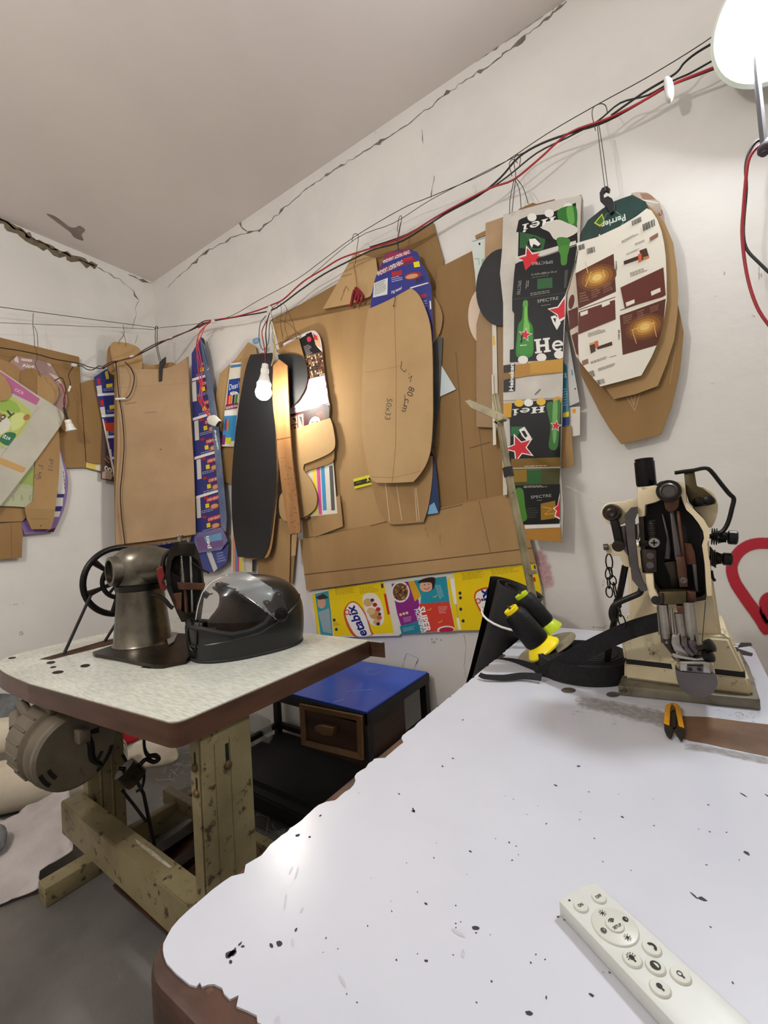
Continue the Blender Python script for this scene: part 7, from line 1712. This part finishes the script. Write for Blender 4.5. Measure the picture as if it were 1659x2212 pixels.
tag(tube('string', cab([(1616, 22, 'b'), (1520, 92, 'b'), (1400, 166, 'b'), (1292, 225, 'b'), (1180, 290, 'b'), (1060, 368, 'b'), (930, 425, 'b'), (870, 450, 'b'), (768, 510, 'b'), (700, 560, 'b'), (640, 604, 'b'), (560, 648, 'b'), (500, 682, 'b'), (445, 697, 'b'), (345, 708, 'd')]), .0013, STRING, None, 6, 4), 'thin dark string stretched along the back wall holding the boards', 'string')
tag(tube('string', cab([(1130, 330, 'b'), (1040, 375, 'b'), (930, 432, 'b'), (850, 482, 'b'), (768, 516, 'b'), (660, 606, 'b'), (585, 668, 'b')]), .0011, STRING, None, 6, 4), 'second thin string below the first on the back wall', 'string')
tag(tube('string', cab([(-40, 657, 'l'), (0, 663, 'l'), (140, 682, 'l'), (260, 698, 'l'), (300, 703, 'l'), (342, 709, 'd')]), .0017, STRING, None, 6, 3), 'upper dark string stretched along the left wall', 'string')
tag(tube('string', cab([(-40, 695, 'l'), (0, 697, 'l'), (140, 703, 'l'), (260, 708, 'l'), (332, 712, 'd')]), .0012, STRING, None, 6, 3), 'lower dark string stretched along the left wall', 'string')
def hanger(lab, parts, mat=WIRE, r=.0013, nm='wire_hanger', cat='hanger'):
    o = None
    bm = bmesh.new()
    for pl, pts in parts: bm_tube(bm, cr([U(x, y, pl) for x, y in pts], 3, False), r, 6)
    return tag(from_bm(nm, bm, mat, None, True), lab, cat, 'wire hangers on the strings')
B1 = YP(CY_ - .005)
hanger('bent wire hanger holding the coffee carton templates', [(B1, [(1312, 242), (1308, 228), (1297, 224), (1282, 232), (1279, 248), (1284, 272), (1286, 282)]), (B1, [(1290, 268), (1297, 330), (1306, 400), (1308, 412)]), (B1, [(1294, 272), (1304, 335), (1313, 404)])])
hanger('looped wires holding the beer carton board', [(B1, [(1122, 360), (1124, 340), (1116, 334), (1110, 350), (1114, 378), (1110, 420), (1106, 458)]), (B1, [(1106, 380), (1100, 355), (1108, 344), (1118, 352)]), (B1, [(1112, 388), (1122, 410), (1126, 452)]), (B1, [(1114, 384), (1130, 405), (1141, 440)]), (B1, [(1110, 390), (1102, 430), (1101, 462)])])
hanger('thin wire above the lasagne carton template', [(B1, [(858, 500), (862, 470), (868, 470), (862, 505), (860, 542)]), (B1, [(866, 480), (858, 520), (864, 545)])])
hanger('thin wire hooked above the red ribbon gusset', [(B1, [(760, 522), (764, 506), (774, 510), (770, 545), (768, 570)])])
hanger('wire tangle above the boards by the bulb', [(YP(1.46), [(585, 672), (590, 700), (588, 730), (600, 760)]), (YP(1.46), [(598, 668), (603, 652), (608, 668), (606, 700), (612, 735)]), (YP(1.46), [(612, 655), (620, 670), (615, 700), (622, 730)]), (YP(1.46), [(620, 668), (634, 700), (640, 730)]), (YP(1.46), [(600, 690), (625, 700), (650, 728)]), (YP(1.46), [(595, 745), (620, 735), (650, 728), (640, 720), (610, 742)])], WIRE, .0010)
hanger('wire knot hanging from the left wall strings over the torn print', [(LP, [(72, 676), (71, 700), (74, 730), (75, 752)]), (LP, [(73, 704), (80, 720), (82, 750)]), (LP, [(78, 752), (80, 775), (76, 785), (82, 800), (88, 815)])])
hanger('small wire loop above the rounded template in the corner', [(shift(DG, .0), [(266, 702), (268, 722), (258, 736), (256, 744)]), (shift(DG, .0), [(267, 722), (271, 735), (271, 748)]), (shift(DG, .0), [(262, 716), (267, 722)])])
hanger('doubled dark cord holding the big corner sheet by its clip', [(shift(DG, .012), [(336, 708), (336, 740), (344, 780)]), (shift(DG, .012), [(340, 706), (340, 745), (347, 778)]), (shift(DG, .012), [(334, 712), (338, 704), (343, 710)])], STRING, .0018)
o = slab('binder_clip', UL([(344, 782), (350, 776), (358, 770), (358, 782), (351, 794), (349, 822), (343, 824), (343, 800)], shift(DG, .010)), DG[1] * -.008, RUBBER, None, bevel=.001)
tag(o, 'black clip gripping the top of the big corner sheet', 'clip')
o = slab('tape_knot', UL([(1296, 432), (1295, 416), (1300, 406), (1310, 401), (1318, 407), (1316, 415), (1308, 412), (1303, 418), (1305, 427), (1313, 423), (1322, 428), (1327, 438), (1327, 455), (1318, 461), (1311, 449), (1304, 440)], YP(CY_ + .004)), V((0, .010, 0)), RUBBER, None, bevel=.001)
tag(o, 'black tape knot above the green water carton', 'knot')
rrb = bmesh.new()
for pts in ([(766, 626), (762, 640), (758, 662)], [(770, 628), (776, 640), (770, 655)], [(772, 624), (784, 640), (780, 652)], [(768, 622), (772, 632), (766, 648)]):
    q = [U(x, y, YP(YW - .036)) for x, y in pts]; bm_tube(rrb, cr(q, 3, False), .0065, 6)
bm_tube(rrb, [U(x, y, YP(YW - .040)) for x, y in ((764, 570), (769, 600), (772, 640), (777, 668))], .0012, 5)
tag(from_bm('red_ribbon', rrb, M('red_rag', lin((150, 24, 40)), lin((110, 16, 28)), scale=50, rough=.7), None, True), 'crumpled red ribbon hanging on a thread before the kraft gusset', 'ribbon')
hook = bmesh.new(); bm_tube(hook, [U(x, y, YP(YW - .082)) for x, y in ((848, 632), (854, 640), (852, 655), (849, 662), (853, 660))], .0014, 6)
tag(from_bm('string_loop', hook, STRING, None, True), 'small dark string loop at the top of the 80 cm template', 'string')
# white tape wraps and small connectors
def blob(name, px, y, pl, r, ax, lab, cat='tape', mat=TAPE, grp='white tape wraps on the cables'):
    c = U(px, y, pl); o = lathe(name, [(r * .7, -r * 1.3), (r, -r * .8), (r * 1.06, 0), (r * .96, r * .9), (r * .7, r * 1.3)], c, mat, None, V(ax), 12); tag(o, lab, cat, grp); return o
o = slab('tape_wrap', UL(sm([(1434, 168), (1444, 163), (1452, 170), (1456, 190), (1452, 208), (1442, 213), (1436, 196)], 3), YP(CY_ - .012)), V((0, .020, 0)), TAPE, None, bevel=.003, smooth=True)
tag(o, 'largest white tape wrap on the cables near the lamp', 'tape', 'white tape wraps on the cables')
blob('tape_wrap', 462, 694, CP, .012, (1, 0, .05), 'white tape wrap where the red cord branches off')
blob('tape_wrap', 583, 668, CP, .013, (.8, 0, .5), 'white tape wrap above the lit bulb')
blob('tape_wrap', 370, 731, DGF, .009, (1, 1, .3), 'white tape wrap on the corner bundle, upper of two')
blob('tape_wrap', 286, 771, DGF, .009, (1, 1, .3), 'white tape wrap on the corner bundle, lower of two')
blob('tape_wrap', 160, 789, LP, .010, (0, 1, .1), 'white tape wrap on the left wall cable')
# black flex hanging down over the corner sheet
tag(tube('cable', [U(x, y, shift(DG, .020)) for x, y in ((250, 780), (253, 810), (256, 850), (264, 900), (268, 960), (264, 1020), (260, 1060), (262, 1110), (268, 1160), (271, 1190))], .0030, BLACKCABLE, None, 8, 4), 'black flex hanging straight down over the corner sheet', 'cable')
cn = thing('cable_end', 'short black flex looping to a white connector on the corner sheet', 'cable', U(272, 782, shift(DG, .03)))
tube('flex', [U(x, y, shift(DG, .026)) for x, y in ((270, 782), (282, 795), (290, 815), (286, 840), (278, 856), (270, 861))], .0030, BLACKCABLE, cn, 8, 4)
tube('connector', [U(272, 861, shift(DG, .026)), U(250, 862, shift(DG, .026))], .006, WHITEP, cn, 10)
# red cord with the white plug
pg = thing('extension_cord', 'bright red cord with a white plug hanging before the blue pasta carton', 'cord', U(440, 702, CP))
P3 = YP(YW - .085)
for dx, ph in ((0, 0), (6, 1.6), (-5, 3.0)):
    tube('cord', [U(x, y, CP) for x, y in ((458, 694), (444, 704))] + [U(x + dx * math.sin(i * 1.1 + ph), y, P3) for i, (x, y) in enumerate(((430, 722), (424, 748), (430, 780), (436, 810), (436, 845), (434, 866), (442, 886), (450, 900)))], .0026, M('bright_red_cord', lin((206, 60, 62)), rough=.45), pg, 8, 4)
slab('plug', UL([(446, 904), (451, 898), (462, 896), (474, 908), (470, 912), (464, 921), (450, 916)], shift(P3, .006)), V((0, .014, 0)), WHITEP, pg, bevel=.002, smooth=True)
slab('plug_face', UL([(464, 918), (472, 908), (475, 911), (467, 921)], shift(P3, .004)), V((0, .010, 0)), CAVE, pg)
# empty lamp socket on the left wall
sk = thing('lamp_socket', 'empty white lamp socket hanging by the left wall boards', 'socket', U(147, 905, shift(LW, .11)))
SP = shift(LW, .11); sa, sb = U(146, 907, SP), U(156, 935, SP)
lathe('socket_body', [(.014, 0), (.016, .004), (.0165, .018), (.015, .020), (.018, .024), (.020, .040), (.026, .054), (.0265, .058), (.022, .058), (.018, .03)], sa, WHITEP, sk, sb - sa, 24)
tube('flex', [sa, U(140, 888, SP), U(138, 880, SP)], .006, BLACKCABLE, sk, 8)
tube('flex', [U(139, 884, SP), U(138, 862, SP), U(142, 845, SP), U(138, 824, SP), U(132, 816, SP), U(118, 822, SP)], .0024, BLACKCABLE, sk, 8, 4)
tube('flex', [U(139, 884, SP), U(141, 860, SP), U(134, 835, SP), U(128, 830, SP)], .0026, REDCABLE, sk, 8, 4)
tube('flex', [U(148, 842, SP), U(152, 828, SP), U(148, 810, SP), U(158, 792, LP)], .0018, BLACKCABLE, sk, 8, 4)
tube('flex_joint', [U(152, 834, SP), U(148, 846, SP)], .005, WHITEP, sk, 8)
# hanging wires at the right edge
tag(tube('cable', [U(x, y, YP(1.44)) for x, y in ((1630, 90), (1634, 160), (1641, 220), (1648, 290), (1652, 330))], .0072, M('grey_flex', lin((86, 82, 86)), rough=.6), None, 8, 3), 'thick grey flex hanging from the lamp to the knot', 'cable')
tag(tube('cable', [U(x, y, YP(1.46)) for x, y in ((1652, 302), (1634, 306), (1618, 330), (1611, 360), (1612, 410), (1607, 470), (1606, 510), (1614, 540), (1640, 568), (1680, 606))], .0036, BLACKCABLE, None, 8, 4), 'black cable curving out of the right edge below the lamp', 'cable')
tag(tube('cable', [U(x, y, YP(1.455)) for x, y in ((1652, 306), (1630, 324), (1616, 350), (1610, 400), (1606, 450), (1603, 500), (1608, 560), (1620, 620), (1640, 672), (1670, 714))], .0038, REDCABLE, None, 8, 4), 'dark red cable curving beside the black one at the right edge', 'cable')
o = lathe('cable_knot', [(.006, -.02), (.014, -.012), (.016, 0), (.012, .012), (.006, .02)], U(1653, 318, YP(1.445)), M('purple_tape', lin((62, 48, 58)), rough=.7), None, V((.2, 0, 1)), 12); tag(o, 'dark taped cable knot at the right edge', 'knot')

# ================================================================ lamps
bc = U(569, 852, YP(1.335)); nk = U(573, 786, YP(1.335))
lb = thing('hanging_bulb', 'lit white bulb in a white holder hanging before the boards', 'lamp', bc)
ax = bc - nk; L = ax.length
lathe('bulb_holder', [(.012, 0), (.0145, .004), (.0155, .018), (.0165, .022), (.0185, .024), (.0185, .040), (.017, .042)], nk, WHITEP, lb, ax, 24)
lathe('bulb_collar', [(.0165, .041), (.0175, .046), (.024, .070), (.031, .088)], nk, WHITEP, lb, ax, 28)
rg = .036; ar = 4 * math.pi * rg * rg * .8
lathe('bulb_globe', [(.031, .086)] + [(rg * math.sin(math.radians(a_)), L - rg * .25 - rg * math.cos(math.radians(a_))) for a_ in range(60, 181, 12)], nk, emat('bulb_glow', (1.0, .93, .80), LAMP_BULB / (ar * math.pi)), lb, ax, 28)
tube('flex', [U(585, 670, CP), U(578, 690, CP), U(574, 720, YP(1.40)), U(576, 750, YP(1.36)), nk], .0026, BLACKCABLE, lb, 8, 3)
tube('flex', [U(578, 690, CP), U(566, 715, YP(1.40)), U(570, 745, YP(1.36)), U(573, 770, YP(1.342)), nk], .0024, REDCABLE, lb, 8, 3)
tube('flex', [U(583, 690, YP(1.45)), U(592, 730, YP(1.39)), U(592, 765, YP(1.36)), U(586, 790, YP(1.34))], .0024, M('yellow_flex', lin((196, 170, 90)), rough=.5), lb, 8, 3)
tube('flex_loop', [U(x, y, YP(1.43)) for x, y in ((575, 682), (562, 700), (560, 735), (568, 756), (580, 740), (582, 700), (590, 690))], .0022, M('grey_blue_flex', lin((72, 80, 92)), rough=.5), lb, 8, 3)
box('flex_connector', U(548, 735, YP(1.45)) + V((-.01, 0, -.012)), U(552, 735, YP(1.45)) + V((.012, .02, .012)), M('blue_connector', lin((106, 140, 170)), rough=.4), lb, .002)
dl = thing('wall_lamp', 'bright round lamp at the top right corner of the photo', 'lamp', U(1694, 22, YP(1.45)))
dc = U(1694, 22, YP(1.43)); da = V((-.16, -.95, -.30)).normalized()
RD_ = .135
lathe('lamp_base', [(RD_ * .5, -.06), (RD_ * .7, -.05), (RD_ * 1.0, -.012), (RD_ * 1.0, -.004)], dc, WHITEP, dl, da, 40)
cyl('lamp_mount', dc - da * .045, V((dc.x - da.x * .10, YW - .0005, dc.z - da.z * .12)), .045, WHITEP, dl)
lathe('lamp_rim', [(RD_ * .98, -.008), (RD_ * 1.04, -.004), (RD_ * 1.06, .004), (RD_ * 1.0, .012), (RD_ * .95, .010)], dc, M('lamp_rim_plastic', lin((226, 236, 224)), rough=.35), dl, da, 48)
lathe('lamp_diffuser', [(RD_ * .98 * math.cos(math.radians(a_)), .006 + .026 * math.sin(math.radians(a_))) for a_ in range(0, 91, 9)], dc, emat('lamp_glow', (.90, .96, 1.0), LAMP_DOME / (math.pi * RD_ ** 2 * 1.15 * math.pi)), dl, da, 48)

# ================================================================ stuff on the floor at the left
def roll(name, a, b, r, mat, lab, grp):
    o = thing(name, lab, 'fabric roll', V(a), grp)
    a, b = V(a), V(b); d_ = b - a
    u_, v_, _ = frame_of(d_)
    lathe('rolled_layer', [(r * .35, .001), (r * .96, 0), (r, .004), (r, d_.length - .004), (r * .96, d_.length), (r * .35, d_.length - .001)], a, mat, o, d_, 36)
    tube('loose_end', [a + d_ * t + (u_ * .3 + v_ * -.95) * r * 1.0 for t in (.01, .5, .99)], .003, mat, o, 6)
    bm = bmesh.new()
    bm_tube(bm, [b - d_.normalized() * -.001 + (u_ * math.cos(k * .5) + v_ * math.sin(k * .5)) * (r * .3 + r * .65 * k / 38) for k in range(39)], .0016, 4)
    from_bm('spiral_edge', bm, mat, o, True)
    return o
roll('fabric_roll', (-2.62, .30, .10), (-2.12, .93, .10), .10, FABW, 'cream fabric roll lying lowest on the floor behind the clutch motor', 'fabric rolls under the table')
roll('fabric_roll', (-2.70, .42, .265), (-2.26, .98, .250), .075, FABW, 'second cream fabric roll lying on top of the lowest one', 'fabric rolls under the table')
def cloth(name, px, plz, lab, mat, cat, amp=.02, seed=1, res=7):
    """soft draped piece: outline on a plane, filled and rumpled"""
    rnd = random.Random(seed); bm = bmesh.new()
    pts = UL(sm(px, 3), plz)
    f = bm.faces.new([bm.verts.new(p) for p in pts])
    r = bmesh.ops.triangulate(bm, faces=[f])
    for _ in range(3): bmesh.ops.subdivide_edges(bm, edges=[e for e in bm.edges if e.calc_length() > .025], cuts=1)
    bmesh.ops.triangulate(bm, faces=bm.faces[:])
    import mathutils.noise as mn
    N = plz[1]
    for v in bm.verts:
        n_ = mn.noise(v.co * 9 + V((seed, 0, 0))) * .6 + mn.noise(v.co * 24 + V((0, seed, 0))) * .3
        v.co += N * (abs(n_) * amp)
    fix(bm)
    bmesh.ops.solidify(bm, geom=bm.faces[:], thickness=.003)
    o = from_bm(name, bm, mat, None, True, angle=180)
    return tag(o, lab, cat)
SK = (V((-1.79, .425, .008)), V((.07, .078, 0)).cross(V((-.75, .66, .40))).normalized())
if SK[1].z < 0: SK = (SK[0], -SK[1])
cloth('woven_sack', [(-40, 1800), (20, 1770), (80, 1735), (140, 1700), (150, 1690), (154, 1740), (160, 1830), (150, 1850), (90, 1890), (88, 1922), (40, 1940), (0, 1958), (-60, 1970)], SK, 'rumpled white woven sack slumped against the foot of the left table', SACK, 'sack', .06, 3)
cloth('grey_rag', [(-30, 1785), (5, 1780), (18, 1795), (14, 1825), (0, 1842), (-30, 1850)], (V((-1.86, .55, .1)), V((.6, -.6, .5)).normalized()), 'dark grey rag on top of the white sack at the left edge', FABGR, 'rag', .03, 5)
cloth('grey_cloth', [(-30, 1508), (30, 1500), (44, 1512), (60, 1535), (40, 1560), (-30, 1575)], (V((-2.66, .8, .42)), V((.8, -.3, .5)).normalized()), 'grey crumpled cloth lying highest behind the clutch motor', FABGR, 'cloth', .03, 7)
cloth('green_cloth', [(-30, 1560), (20, 1566), (42, 1562), (30, 1585), (-30, 1602)], (V((-2.60, .8, .36)), V((.8, -.3, .5)).normalized()), 'green edged cloth under the grey cloth behind the motor', FABG, 'cloth', .015, 8)
cloth('red_cloth', [(252, 1574), (262, 1566), (305, 1578), (300, 1598), (270, 1612), (252, 1624)], (V((-2.30, 1.30, .20)), V((.6, -.6, .5)).normalized()), 'bright red fabric under the left table behind the stand', FABR, 'fabric', .02, 9)
cloth('cream_cloth', [(252, 1632), (280, 1612), (310, 1598), (345, 1592), (378, 1612), (384, 1640), (350, 1655), (300, 1660), (252, 1668)], (V((-2.12, 1.22, .10)), V((.5, -.6, .6)).normalized()), 'folded cream cloth below the red fabric under the left table', FABW, 'cloth', .02, 10)
# threads and fluff on the floor
bm = bmesh.new(); rn = random.Random(31)
for _ in range(70):
    c = U(rn.gauss(600, 45), rn.gauss(1790, 22), ZP(.004)) if rn.random() < .6 else U(rn.gauss(400, 30), rn.gauss(1665, 20), ZP(.004))
    an, l = rn.uniform(0, 6.28), rn.uniform(.03, .10); cv = rn.uniform(-12, 12)
    bm_tube(bm, [c + V((math.cos(an + cv * l * k / 6) * l * k / 6, math.sin(an + cv * l * k / 6) * l * k / 6, rn.uniform(0, .008))) for k in range(7)], .0008, 4)
o = from_bm('loose_thread', bm, M('white_threads', lin((190, 190, 186)), rough=.8), None, kind='stuff'); tag(o, 'loose white threads scattered on the dark floor by the stand', 'threads')
bm = bmesh.new()
pb_ = [U(x, y, ZP(.03)) for x, y in ((556, 1800), (575, 1800), (610, 1810), (640, 1796), (600, 1835), (566, 1830))]
cloth('plastic_bag', [(552, 1790), (580, 1800), (630, 1795), (650, 1790), (625, 1820), (590, 1836), (556, 1822)], ZP(.01), 'clear crumpled plastic on the floor right of the stand', clearmat('clear_plastic', lin((190, 194, 192)), .35, .15), 'plastic', .05, 12)
cloth('plastic_scrap', [(538, 1546), (556, 1540), (585, 1556), (590, 1590), (575, 1610), (545, 1600)], YP(1.40), 'pale plastic scrap stuffed behind the bench leg', clearmat('milky_plastic', lin((180, 180, 176)), .45, .2), 'plastic', .03, 13)
